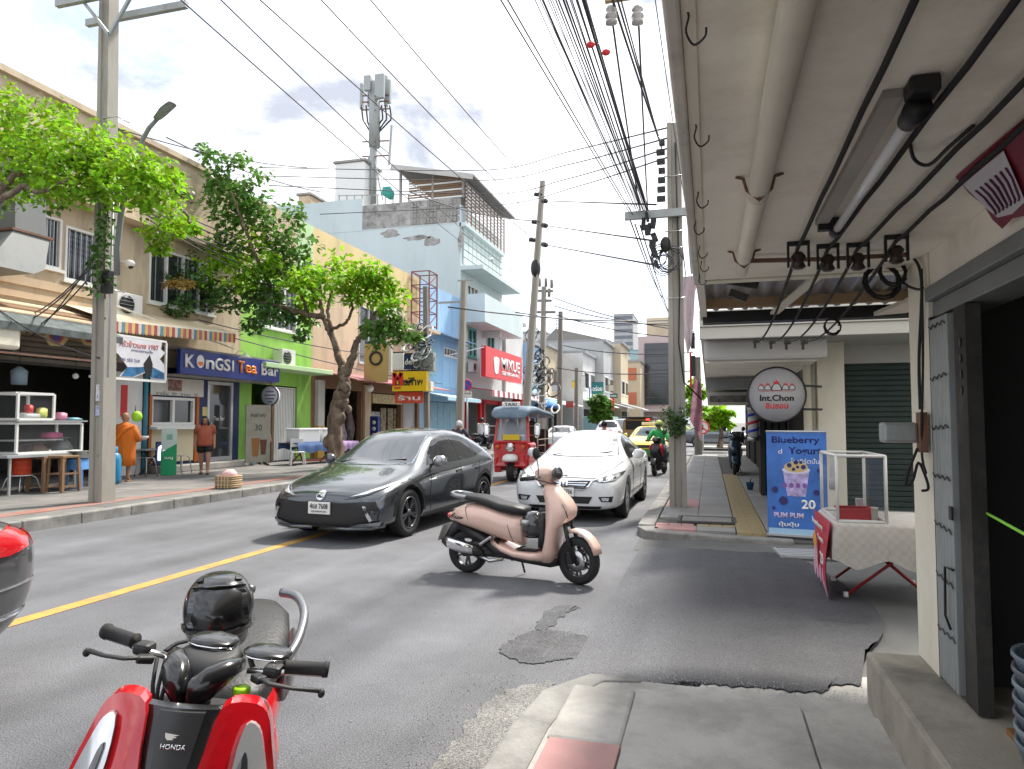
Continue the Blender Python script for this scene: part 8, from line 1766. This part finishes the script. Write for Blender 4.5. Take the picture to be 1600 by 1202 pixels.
goods = [('tray', 'white tray on the upper food cabinet', (-13.4, 11.2, 1.65), (.3, .4, .12), (.6, .6, .6)), ('packet', 'red packet on the upper shelf of the food cabinet', (-13.45, 11.25, 1.78), (.15, .12, .16), (.6, .03, .03)), ('packet', 'yellow green packet at the right of the red packet', (-13.4, 11.5, 1.68), (.1, .22, .2), (.5, .55, .1)), ('basket', 'pink basket inside the lower food cabinet', (-13.4, 11.75, 1.25), (.3, .36, .12), (.5, .08, .22)), ('bag', 'grey plastic bag in the lower right of the food cabinet', (-13.4, 12.0, .96), (.3, .4, .3), (.1, .11, .12)), ('bag', 'brown bag in the lower left of the food cabinet', (-13.45, 11.45, .96), (.3, .45, .2), (.16, .10, .07)), ('basket', 'pink cup basket on top of the food cabinet', (-13.4, 11.95, 1.65), (.2, .2, .14), (.5, .2, .3)), ('box', 'pale blue box lid on top of the food cabinet at the right end', (-13.4, 12.25, 1.65), (.3, .3, .03), (.2, .45, .5))]
for nm, lb, (x, y, z), (a, b, c), col in goods:
    t = thing(nm, lb, nm, (x, y, z)); part(MB().sup([((0, 0, 0), (a*.4, 0, 0), (0, b*.4, 0)), ((0, 0, c*.3), (a*.5, 0, 0), (0, b*.5, 0)), ((0, 0, c), (a*.5, 0, 0) if nm != 'bag' else (a*.2, 0, 0), (0, b*.5, 0) if nm != 'bag' else (0, b*.2, 0))], 16, 4), 'body', pm(col, .5, var=.15), t)
    part(MB().sup([((0, 0, c+.002), (a*.42, 0, 0), (0, b*.42, 0)), ((0, 0, c+.02), (a*.3, 0, 0), (0, b*.3, 0))], 12, 4), 'top', pm(tuple(min(1, k*1.25) for k in col), .5), t)
def stool(label, x, y, h, m, w=.3, top=None, name='stool', tube=False, group=None):
    t = thing(name, label, 'stool', (x, y, .175), 0, group); k = w/2
    part(MB().cyl((0, 0, h-.02), (0, 0, h), k, n=18) if tube else MB().box(-k, -k, h-.05, k, k, h), 'seat', top or m, t, bevel=.01)
    for a in (-1, 1):
        for b in (-1, 1):
            if tube: part(MB().tube(smooth_poly([(a*k*.6, b*k*.6, h-.03), (a*k*.9, b*k*.9, h-.08), (a*k*1.2, b*k*1.2, 0)], 3, False), .014, 7), 'leg', m, t)
            else: part(MB().bar((a*(k-.03), b*(k-.03), h-.051), (a*k, b*k, 0), .055), 'leg', m, t)
    if not tube:
        for z in (h*.5, h*.15):
            for a in (-1, 1): part(MB().bar((a*k*.92, -k*.8, z), (a*k*.92, k*.8, z), .035), 'rung', m, t)
    return t
P1, P2, P3, P4, P5 = (onz(u, v, .175) for u, v in ((33, 770), (69, 768), (98, 768), (124, 764), (176, 756)))
s1 = stool('white topped steel stool carrying the red water drum', P1.x, P1.y, .36, M_steel, .4, M_white, tube=True)
wd = thing('water_drum', 'clear lidded red drum on the white topped steel stool', 'drum', (P1.x, P1.y, .536))
part(MB().lathe([(.15, 0), (.165, .02), (.165, .34), (.16, .36)], 20), 'drum_body', pm((.55, .06, .015), .4), wd); part(MB().lathe([(.162, .361), (.165, .60), (.15, .64), (.02, .66)], 20), 'drum_top', mat('smoked', (.05, .03, .03), .15, alpha=.7), wd)
for z in (.1, .2, .3): part(MB().tube([(.168*c, .168*s, z) for c, s in circ(1, 20)]+[(.168, 0, z)], .006, 5), 'rib', pm((.45, .04, .01), .4), wd)
stool('dark wooden stool nearest the red drum', P2.x, P2.y, .72, M_wood, .42); stool('dark wooden stool beside the blue plastic stool', P3.x, P3.y, .74, M_wood, .42)
bs_ = thing('plastic_stool', 'light blue plastic stool carrying a steel pot beside the big pole', 'stool', (P4.x, P4.y, .175))
for a in (0, 1, 2, 3):
    M = Matrix.Rotation(a*PI/2, 4, 'Z'); part(MB().prism([M@V(p) for p in ((-.22, -.22, 0), (-.12, -.20, .0), (-.11, -.185, .42), (.11, -.185, .42), (.12, -.20, 0), (.22, -.22, 0), (.165, -.165, .6), (-.165, -.165, .6))], M@V((0, .02, 0))), 'side', pm((.12, .32, .68), .4), bs_)
part(MB().box(-.17, -.17, .6, .17, .17, .63), 'seat', pm((.12, .32, .68), .4), bs_, bevel=.01)
pot = thing('steel_pot', 'dented steel pot on the light blue plastic stool', 'pot', (P4.x, P4.y, .806)); part(MB().lathe([(.12, 0), (.19, .04), (.2, .17), (.22, .18), (.21, .185), (.18, .17), (.15, .03)], 22), 'pot_body', M_steel, pot); part(MB().bar((-.24, 0, .15), (-.2, 0, .15), .03).bar((.2, 0, .15), (.24, 0, .15), .03), 'handle', M_steel, pot)
gc = thing('gas_cylinder', 'blue gas cylinder standing behind the big pole beside the monk', 'gas cylinder', (P5.x, P5.y, .175)); part(MB().lathe([(.12, 0), (.15, .02), (.17, .1), (.17, .55), (.14, .68), (.05, .74)], 20), 'tank', pm((.02, .22, .42), .4), gc); part(MB().lathe([(.09, .73), (.09, .86), (.08, .86), (.08, .73)], 16, cap=False), 'collar', pm((.02, .18, .36), .4), gc)
# torn framed sign on the pole's far side
PX = -13.6
def psign(u, v): return onx(u, v, PX)
q0, q1 = psign(176, 519), psign(258, 597)
tsn = thing('torn_sign', 'torn white banner with red Thai letters in a white frame beside the big pole', 'sign', (PX, (q0.y+q1.y)/2, q1.z)); ya_, yb_, za_, zb_ = q0.y, q1.y, q1.z, q0.z-.05
for a_ in (((PX, ya_-.6, zb_), (PX, yb_, zb_), .05), ((PX, ya_-.6, za_), (PX, yb_, za_), .06), ((PX, yb_, za_+.031), (PX, yb_, zb_-.026), .05)): part(MB().bar(*a_), 'frame_bar', M_white, tsn, world=True)
D = yb_-ya_; Hh = zb_-za_
def tp(a, b): return (PX+.03, ya_+D*a, za_+Hh*b)
part(MB().prism([tp(*p) for p in ((-.25, .97), (.9, .97), (.88, .8), (.97, .72), (.86, .55), (.96, .42), (.97, .04), (.7, .05), (.62, .2), (.35, .04), (.12, .05), (.26, .28), (.1, .55), (-.1, .7), (-.2, .6))], (-.006, 0, 0)), 'torn_sheet', pm((.62, .62, .66), .6, var=.08), tsn, world=True)
part(MB().prism([tp(*p) for p in ((.15, .06), (.35, .06), (.6, .22), (.7, .07), (.96, .06), (.95, .22), (.7, .35), (.45, .3), (.25, .28))], (.004, 0, 0)), 'sea_print', mat('sea_print', (.03, .13, .27), .5, 0, .8, 4), tsn, world=True)
part(MB().prism([tp(*p) for p in ((.6, .08), (.55, .4), (.66, .62), (.72, .4), (.7, .1))], (.01, 0, 0)), 'dark_tear', M_dark, tsn, world=True)
text('ครัวข้าวแกง 1987', .17*Hh/1.1, pm((.45, .12, .10)), tsn, frame((PX+.034, ya_+D*.47, za_+Hh*.83), (0, 1, 0)), D*.72, .003, .01, True)
text('อาหารตามสั่ง', .08, pm((.15, .15, .25)), tsn, frame((PX+.034, ya_+D*.52, za_+Hh*.70), (0, 1, 0)), D*.4, .003, .01, True)
text('081 555 210', .08, pm((.15, .15, .3)), tsn, frame((PX+.034, ya_+D*.3, za_+Hh*.45), (0, 1, 0)), D*.35, .003, .01, True)
for i, u in enumerate((87, 140)):
    c = onx(u, 528, -13.9); t = thing('hexagon_sign', ['hexagonal yellow and red hanging sign left of the big pole', 'hexagonal hanging sign half hidden by the big pole'][i], 'sign', c); FRM = frame((0, 0, 0), (.35, 1, 0))
    part(MB().prism([FRM@V((.25*math.cos(a), .21*math.sin(a), 0)) for a in [PI/3*k for k in range(6)]], FRM.to_3x3()@V((0, 0, .04))), 'face', pm((.55, .42, .2), .5, var=.15), t)
    part(MB().prism([FRM@V((.15*math.cos(a), .14*math.sin(a), .041)) for a in [PI/3*k for k in range(6)]], FRM.to_3x3()@V((0, 0, .004))), 'red_field', pm((.45, .1, .08), .5), t); part(MB().prism([FRM@V((.08*c_, .08*s_, .046)) for c_, s_ in circ(1, 14)], FRM.to_3x3()@V((0, 0, .004))), 'blue_disc', pm((.1, .12, .35), .5), t)
# awnings over the restaurant and the tea bar
aw = thing('striped_awning', 'awning with a scalloped red yellow and blue striped valance over the tea bar', 'awning', (-14.3, 17, 3.9))
AX = -13.75; A0, A1 = onx(172, 500, AX), onx(366, 538, AX); z_ = 3.98
ys0, ys1 = A0.y, A1.y; z0_, z1_ = A0.z, onx(366, 521, AX).z
part(MB().quad((FX+.02, ys0, z0_+.45), (AX, ys0, z0_), (AX, ys1, z1_), (FX+.02, ys1, z1_+.45)).quad((FX+.02, ys0, z0_+.43), (FX+.02, ys1, z1_+.43), (AX, ys1, z1_-.02), (AX, ys0, z0_-.02)), 'sheet', pm((.62, .52, .36), .7, var=.1), aw, world=True)
part(MB().bar((AX, ys0, z0_), (AX, ys1, z1_), .05), 'front_bar', M_cream, aw, world=True)
cols = [(.58, .42, .15), (.36, .07, .08), (.55, .5, .42), (.10, .22, .30), (.55, .35, .1), (.40, .12, .14)]
n = 44
for k in range(n):
    a, b = ys0+(ys1-ys0)*k/n, ys0+(ys1-ys0)*(k+1)/n; z = z0_+(z1_-z0_)*k/n-.02; b -= .004
    part(MB().prism([(AX+.03, a, z), (AX+.03, a, z-.22), (AX+.03, a+(b-a)*.25, z-.27), (AX+.03, a+(b-a)*.75, z-.27), (AX+.03, b, z-.22), (AX+.03, b, z)], (.012, 0, 0)), 'valance_strip', pm(cols[k % 6], .75), aw, world=True)
aw2 = thing('plank_awning', 'weathered board and tarpaulin awning over the open restaurant', 'awning', (-14, 12, 3.8))
for k in range(3):
    x = FX+.05+k*.42; part(MB().prism([(x, 8.5, 4.35-k*.16), (x+.45, 8.5, 4.22-k*.16), (x+.45, 8.5, 4.19-k*.16), (x, 8.5, 4.31-k*.16)], (0, 6.4, 0)), 'plank', [M_peach, M_wood, M_peach][k], aw2, world=True)
part(MB().prism([(-13.9, 8.5, 3.88), (-13.35, 8.5, 3.6), (-13.35, 8.5, 3.45), (-13.9, 8.5, 3.75)], (0, 5.0, 0)), 'tarpaulin', mat('old_tarp', (.09, .11, .11), .85, 0, .4, 4, bump=.5, bs=10), aw2, world=True)
part(MB().bar((-13.38, 10, 2.98), (-13.38, 13.2, 2.98), .035).bar((-13.38, 10.2, 2.95), (-15.1, 10.2, 2.95), .04), 'rail', M_rust, aw2, world=True)
dc_ = thing('exhaust_duct', 'grey sheet metal kitchen exhaust duct climbing the beige wall', 'duct', (-14.5, 11.9, 4.2))
def dsec(c, w, d): return [(c.x-d, c.y-w, c.z), (c.x+d, c.y-w, c.z), (c.x+d, c.y+w, c.z), (c.x-d, c.y+w, c.z)]
D1, D2, D3, D4 = onx(30, 300, -14.7), onx(30, 368, -14.7), onx(15, 410, -14.5), onx(0, 470, -14.2)
M_duct = mat('galvanised', (.20, .21, .21), .65, .1, .2, 2, dirt=(.12, .1, .09), ds=2)
part(MB().loft([dsec(D2, .38, .35), dsec(D1, .36, .33), dsec(D1+V((0, 0, 1.2)), .36, .33)], True, False), 'riser', M_duct, dc_, world=True); part(MB().loft([dsec(D3-V((0, .6, .25)), .75, .5), dsec(D3-V((0, .15, .1)), .6, .45), dsec(D2, .42, .38)], True, False), 'hood', M_duct, dc_, world=True)
part(MB().bar(D2-V((.0, .5, 0)), D2+V((0, .5, 0)), .85, .05), 'flange', M_rust, dc_, world=True)
wb_ = thing('shutter_box', 'dented cream metal box beam at the left edge above the restaurant', 'box', (-13.7, 10, 3.4)); p_ = onx(34, 540, -13.4); part(MB().box(-14.1, 7.5, p_.z-.1, -13.4, p_.y, p_.z+.45), 'case', M_cream, wb_, world=True, bevel=.08); part(MB().box(-14.05, 7.6, p_.z-.14, -13.5, p_.y-.1, p_.z-.1), 'slot', M_black, wb_, world=True)
def aircon(label, y, z, x=FX, w=.85):
    t = thing('air_conditioner', label, 'air conditioner', (x+.3, y, z), 0, None)
    part(MB().box(-.22, -w/2, 0, .18, w/2, .62), 'case', M_white, t, bevel=.02)
    part(MB().lathe([(.02, 0), (.24, 0), (.24, .02), (.02, .02)], 20, Matrix.Translation((.185, -.12, .31))@Matrix.Rotation(PI/2, 4, 'Y')), 'fan_grille', M_black, t)
    for k in range(5): part(MB().bar((.21, -.36, .12+k*.09), (.21, .12, .12+k*.09), .012), 'grille_bar', M_gate, t)
    part(MB().bar((-.3, -.3, -.03), (.2, -.3, -.03), .05).bar((-.3, .3, -.03), (.2, .3, -.03), .05), 'bracket', M_steel, t); return t
aircon('white air conditioner box half behind the big pole above the striped awning', onx(190, 480, FX).y-.2, onx(190, 498, FX).z)
aircon('white air conditioner on the ledge right of the blue tea bar sign', onx(445, 555, FX+.3).y, 3.63)
aircon('grey air conditioner above the red shop awning', 43.7, 4.9); 
for i, (u, v, X_) in enumerate(((203, 412, -14.9), (768, 405, -13.6))):
    c = onx(u, v, X_); t = thing('security_camera', ['white security camera on the beige wall beside the big pole', 'pair of white floodlights on the aqua balcony eave'][i], ['camera', 'floodlight'][i], c); part(MB().ball((0, 0, 0), (.13, .13, .1)), 'housing', M_white, t); part(MB().cyl((.02, 0, -.08), (.04, 0, -.12), .06), 'lens', M_black, t); part(MB().bar((-.3, 0, .08), (0, 0, .05), .05), 'arm', M_white, t)
# pavement furniture before the tea bar
for i, (u, v) in enumerate(((228, 745), (283, 740))): p = onz(u, v, .17); stool(['steel stool between the monk and the green stand', 'steel stool between the green stand and the walking woman'][i], p.x, p.y, .5, M_steel, .32, tube=True)
p = onz(250, 742, .17); t = thing('folding_table', 'small folding table with black crossed legs behind the green stand', 'table', (p.x-.5, p.y+.2, .175)); part(MB().box(-.3, -.5, .66, .3, .5, .69), 'tabletop', M_gate, t); part(MB().bar((0, -.4, 0), (0, .35, .66), .03).bar((.05, .4, 0), (.05, -.35, .66), .03), 'leg', M_black, t)
nn_ = thing('light_sign', 'small dark sign with a lit white letter behind the green stand', 'sign', onz(251, 725, .45)); part(MB().box(-.05, -.17, .0, .0, .17, .62), 'case', M_navy, nn_, bevel=.05); part(MB().tube(smooth_poly([(.02, -.08, .1), (.02, -.08, .4), (.02, 0, .48), (.02, .08, .4), (.02, .08, .1)], 4, False), .03, 8), 'lit_letter', mat('lit_white', (.8, .8, .95), .4, emit=1.6), nn_)
p = onz(263, 743, .17); gs = thing('green_stand', 'green and white standing menu board on the pavement before the tea bar', 'sign', (p.x, p.y, .175), rad(39)); 
part(MB().prism([(-.19, 0, 0), (.19, 0, 0), (.19, 0, .85), (-.19, 0, .62)], (0, .05, 0)), 'green_panel', pm((.01, .30, .12), .5), gs); part(MB().prism([(-.19, 0, .624), (.19, 0, .854), (.19, 0, 1.2), (.14, 0, 1.26), (-.14, 0, 1.26), (-.19, 0, 1.2)], (0, .05, 0)), 'white_panel', pm((.5, .62, .58), .5), gs); part(MB().box(-.06, -.006, .95, .08, -.002, 1.1), 'print', pm((.2, .4, .35)), gs)
text('เมนู', .08, wh, gs, frame((0, -.004, .45), (1, 0, 0)), .2, .003, .02)
p = onz(357, 763, .17); bk2 = thing('wicker_basket', 'woven basket with a pink cloth bundle at the edge of the far pavement', 'basket', (p.x, p.y, .175))
for k in range(6): part(MB().tube([(x*.2, y*.17, .03+k*.045) for x, y in ((-1, -1), (1, -1), (1, 1), (-1, 1), (-1, -1))], .022, 6), 'weave', pm((.42, .3, .17) if k % 2 else (.3, .2, .11), .8), bk2)
for x in (-.12, -.04, .04, .12): part(MB().bar((x, -.185, .0), (x, -.185, .28), .03, .015).bar((x, .185, 0), (x, .185, .28), .03, .015), 'stake', pm((.5, .38, .24), .8), bk2)
part(MB().sup([((0, 0, .24), (.19, 0, 0), (0, .16, 0)), ((.02, 0, .33), (.15, 0, 0), (0, .13, 0)), ((.03, .01, .40), (.07, 0, 0), (0, .06, 0))], 16), 'cloth_bundle', pm((.65, .42, .40), .8, var=.1), bk2)
# standing poster, styrofoam, tables by the lime green shop
po = thing('poster_stand', 'tall grey standing poster with drink pictures before the lime green shop', 'poster', (-14.4, 20.25, .175), rad(60))
part(MB().box(-.42, 0, .1, .42, .05, 2.0), 'panel', pm((.30, .29, .24), .6, var=.15), po); part(MB().prism([(-.18, -.004, .3), (.0, -.004, .3), (.06, -.004, .9), (-.24, -.004, .9)], (0, .003, 0)), 'drink_print', pm((.28, .13, .04)), po); part(MB().prism([(.1, -.004, .35), (.26, -.004, .35), (.3, -.004, .85), (.06, -.004, .85)], (0, .003, 0)), 'drink_print', pm((.12, .05, .03)), po); text('NEW', .12, M_black, po, frame((0, -.002, 1.65), (1, 0, 0)), .5, .003); text('30', .2, M_black, po, frame((0, -.002, 1.25), (1, 0, 0)), .24, .003)
part(MB().bar((-.4, .03, 0), (-.4, .4, 0), .04).bar((.4, .03, 0), (.4, .4, 0), .04), 'foot', M_black, po)
tbl = thing('folding_table', 'long folding table under blue and purple cloths before the lime green shop', 'table', (-13.3, 22.3, .175), rad(78))
part(MB().box(-1.5, -.4, .7, 1.5, .4, .73), 'tabletop', M_wood, tbl)
for x in (-1.1, .3, 1.2): part(MB().bar((x, -.3, 0), (x+.2, .3, .7), .04).bar((x, .3, 0), (x+.2, -.3, .7), .04), 'leg', pm((.40, .05, .04), .5), tbl)
part(MB().bar((-1.1, -.3, .12), (.3, -.3, .12), .05), 'rail', pm((.40, .05, .04), .5), tbl)
for i, (xa, xb, c) in enumerate(((-1.55, .45, (.05, .10, .24)), (.5, 1.55, (.30, .2, .36)))):
    rows = []
    for y, z in ((-.46, .42), (-.45, .58), (-.42, .735), (.42, .735), (.45, .5)): rows.append([tbl.matrix_basis@V((xa+(xb-xa)*k/14, y+.02*math.sin(k*1.9+y*5), z+(.04*math.sin(k*1.1+i) if z < .7 else .0))) for k in range(15)])
    solo(MB().loft(rows, False, True, False), 'tablecloth', pm(c, .85, var=.15, vs=8), ['navy blue cloth draped on the long folding table', 'purple patterned cloth on the right end of the long table'][i], 'tablecloth')
bpy.context.view_layer.update()
for i, (x, w) in enumerate(((-.85, 1.0), (.22, .85))):
    t = thing('foam_box', ['larger white styrofoam box on the blue clothed table', 'smaller white styrofoam box at the right of the larger one'][i], 'box', tbl.matrix_basis@V((x, 0, .74)), rad(78), 'styrofoam boxes on the table'); part(MB().box(-w/2, -.3, 0, w/2, .3, .40), 'box_body', pm((.72, .73, .74), .7), t, bevel=.02); part(MB().box(-w/2-.01, -.31, .401, w/2+.01, .31, .48), 'lid', pm((.74, .75, .76), .7), t, bevel=.02)
ch = thing('plastic_chair', 'white plastic chair at the left end of the blue clothed table', 'chair', (-13.2, 20.7, .175), rad(40)); part(MB().box(-.22, -.22, .42, .22, .22, .45), 'seat', M_white, ch, bevel=.01); part(MB().box(-.2, .2, .6, .2, .23, .88).bar((-.19, .21, .42), (-.19, .23, .88), .04).bar((.19, .21, .42), (.19, .23, .88), .04), 'backrest', M_white, ch)
for a in (-1, 1):
    for b in (-1, 1): part(MB().bar((a*.19, b*.19, .42), (a*.23, b*.23, 0), .04), 'leg', M_white, ch)
tu = thing('plastic_tub', 'pale blue plastic tub on the ground by the standing poster', 'tub', onz(388, 727, .17)); part(MB().lathe([(.2, 0), (.27, .16), (.28, .17), (.25, .16), (.18, .02)], 18), 'tub_body', pm((.25, .42, .5), .4), tu)
# hanging signs before the yellow house
yz_ = b3.y-.6
ys_ = shop_sign('yellow hanging sign with black Thai lettering and a red emblem', 613, 581, 666, 611, yz_, pm((.72, .47, .01), .4), 'มโนภาพ', M_black, .3, .42)
a_, b_2 = ony(616, 583, yz_), ony(627, 608, yz_); part(MB().prism([(a_.x+(b_2.x-a_.x)*x, yz_-.01, b_2.z+(a_.z-b_2.z)*z) for x, z in ((.05, .02), (.95, .02), (.95, .12), (.05, .12))], (0, -.01, 0)), 'red_emblem', M_red, ys_, world=True)
for k, (x, z) in enumerate((((0, .2), (0, 1)), ((0, 1), (.5, .55)), ((.5, .55), (1, 1)), ((1, 1), (1, .2)))): part(MB().bar((a_.x+(b_2.x-a_.x)*x[0], yz_-.015, b_2.z+(a_.z-b_2.z)*x[1]), (a_.x+(b_2.x-a_.x)*z[0], yz_-.015, b_2.z+(a_.z-b_2.z)*z[1]), .14, .02, (0, -1, 0)), 'red_emblem', M_red, ys_, world=True)
shop_sign('orange red cloth sign hanging below the yellow sign', 617, 613, 661, 630, yz_+.2, pm((.55, .07, .03), .7, var=.25), 'ร้าน', wh, .03, .5)
cfs = shop_sign('white and tan cloth sign with a round coffee emblem above the shop awning', 572, 541, 611, 582, yz_+1.5, pm((.56, .54, .50), .8, var=.1), None); a_ = ony(588, 560, yz_+1.49); part(MB().box(a_.x-.55, a_.y-.02, a_.z-1.0, a_.x+.55, a_.y, a_.z+.6), 'tan_panel', pm((.42, .30, .12), .7), cfs, world=True); part(MB().tube([(a_.x+.26*c, a_.y-.04, a_.z+.26*s) for c, s in circ(1, 20)]+[(a_.x+.26, a_.y-.04, a_.z)], .05, 6), 'ring_emblem', M_black, cfs, world=True)
shop_sign('blue hanging sign with white script next to the grey junction box', 631, 554, 649, 577, yz_+.8, M_navy, 'den', wh, .1, .4)
shop_sign('white plain sign panel at the left of the blue hanging sign', 613, 552, 630, 577, yz_+.9, M_white)
tt_ = thing('totem_sign', 'narrow dark blue totem sign standing before the brown shop', 'sign', (-14.6, 29.2, .17)); part(MB().box(-.2, -.2, 0, .2, .0, 1.7), 'panel', pm((.02, .04, .2), .5), tt_)
for k in range(5): part(MB().cyl((0, -.21, .3+k*.28), (0, -.201, .3+k*.28), .09, n=10), 'print', wh, tt_)
gl_ = thing('globe_lamp', 'round white globe lamp under the awning of the brown shop', 'lamp', onx(578, 607, -13.8)); part(MB().ball((0, 0, 0), .16), 'globe', M_white, gl_); part(MB().bar((0, 0, .15), (0, 0, .4), .03), 'rod', M_black, gl_)
cq = random.Random(9)
for i, (y, z) in enumerate(((26.2, 1.2), (26.9, 1.0), (27.6, 1.3))):
    t = thing('hanging_clothes', ['left', 'middle', 'right'][i]+' bundle of dark hanging clothes in the doorway behind the forked tree', 'clothes', (FX+.1, y, z)); 
    part(MB().sup([((0, 0, -.6), (.1, 0, 0), (0, .25, 0)), ((.05, .05, 0), (.15, 0, 0), (0, .3, 0)), ((0, 0, .7), (.08, 0, 0), (0, .2, 0)), ((0, 0, .95), (.03, 0, 0), (0, .04, 0))], 14), 'garment', mat('garments', [(.12, .09, .13), (.25, .2, .22), (.1, .08, .08)][i], .9, 0, .9, 4), t); part(MB().bar((0, 0, .95), (0, 0, 1.15), .02), 'hanger', M_black, t)
for i, (u, v) in enumerate(((30, 587), (118, 588))):
    t = thing('hanging_bag' if i == 0 else 'ceiling_bulb', ['pale plastic bag hanging in the dark restaurant', 'small bulb in the dark restaurant'][i], ['bag', 'bulb'][i], onx(u, v, -14.5)); part(MB().sup([((0, 0, -.2), (.12, 0, 0), (0, .15, 0)), ((0, 0, .1), (.13, 0, 0), (0, .16, 0)), ((0, 0, .2), (.03, 0, 0), (0, .04, 0))], 14) if i == 0 else MB().ball((0, 0, 0), .07), 'body', pm((.22, .3, .34), .5) if i == 0 else M_white, t); part(MB().bar((0, 0, .1), (0, 0, .7), .01), 'cord', M_black, t)
# antenna mast on the aqua roof
AY = 46.; mt = thing('cell_mast', 'tall grey mobile phone mast with panel antennas on the aqua building roof', 'antenna mast', ony(582, 318, AY)); am = lambda u, v, d=0: ony(u, v, AY+d)
part(MB().tube([am(582, 318), am(583, 250), am(584, 190)], [.28, .28, .25], 12), 'pole', M_gate, mt, world=True); part(MB().tube([am(585, 230), am(586, 130)], .42, 12), 'mast_drum', M_gate, mt, world=True)
for (u0, v0, u1, v1) in ((568, 118, 578, 140), (585, 116, 599, 152), (562, 130, 566, 170), (604, 124, 609, 160), (574, 122, 580, 165), (600, 118, 604, 165)):
    a, b = am(u0, v0, -.6 if u1-u0 > 9 else .1), am(u1, v1, -.6 if u1-u0 > 9 else .1); part(MB().box(a.x, a.y, b.z, b.x, a.y+.3, a.z), 'antenna_panel', pm((.33, .36, .36), .5), mt, world=True, bevel=.05)
for v in (150, 160, 172, 222, 245): part(MB().bar(am(566, v), am(608, v-2), .08).bar(am(586, v, -1), am(586, v, 1), .08), 'arm', M_rust, mt, world=True)
for (u0, u1) in ((572, 575), (602, 600), (565, 570), (596, 594), (609, 606)): part(MB().tube(smooth_poly([tuple(am(u0, 165)), tuple(am(u0+2, 185)), tuple(am(u1, 192)), tuple(am(584, 215))], 4, False), .06, 5), 'feeder_cable', M_black, mt, world=True)
for (u, v) in ((546, 310), (560, 312), (598, 312)): part(MB().bar(am(u, v, -.5), am(582, 235), .09), 'guy_strut', M_gate, mt, world=True)
part(MB().bar(am(612, 196), am(608, 258), .13), 'whip_antenna', M_gate, mt, world=True); part(MB().bar(am(585, 222), am(608, 240), .07), 'arm', M_gate, mt, world=True)
part(MB().bar(am(545, 290), am(582, 288), .06).bar(am(552, 275), am(582, 262), .06), 'ladder_rail', M_gate, mt, world=True)
rb_ = thing('roof_railing', 'thin railing and green cloths along the aqua building roof by the mast', 'railing', ony(560, 320, 43))
for u in range(530, 640, 12): part(MB().bar(ony(u, 322, 43), ony(u, 305, 43), .06), 'post', M_gate, rb_, world=True)
part(MB().bar(ony(528, 306, 43), ony(640, 304, 43), .05), 'rail', M_gate, rb_, world=True); part(MB().sup([(ony(604, 292, 43), (.3, 0, 0), (0, .05, 0)), (ony(606, 303, 43), (.5, 0, 0), (0, .05, 0)), (ony(612, 312, 43), (.15, 0, 0), (0, .04, 0))], 10), 'green_cloth', pm((.05, .3, .25), .8), rb_, world=True)
for i, (u, v, h) in enumerate(((724, 498, 30), (870, 500, 40), (855, 520, 18))):
    Y = 118 if i else 44; p = ony(u, v+h, Y); t = thing('tv_aerial', ['television aerial on the aqua roof', 'tall television aerial above the market hall roof', 'short television aerial above the market hall roof'][i], 'aerial', p); s_ = p.length/F
    if i == 0: bpy.data.objects.remove(t); continue
    part(MB().bar((0, 0, -2), (0, 0, h*s_), .12), 'mast', M_gate, t)
    for k in range(4): part(MB().bar((-8*s_, 0, h*s_*(.55+k*.14)), (8*s_, 0, h*s_*(.55+k*.14)), .09), 'rod', M_gate, t)
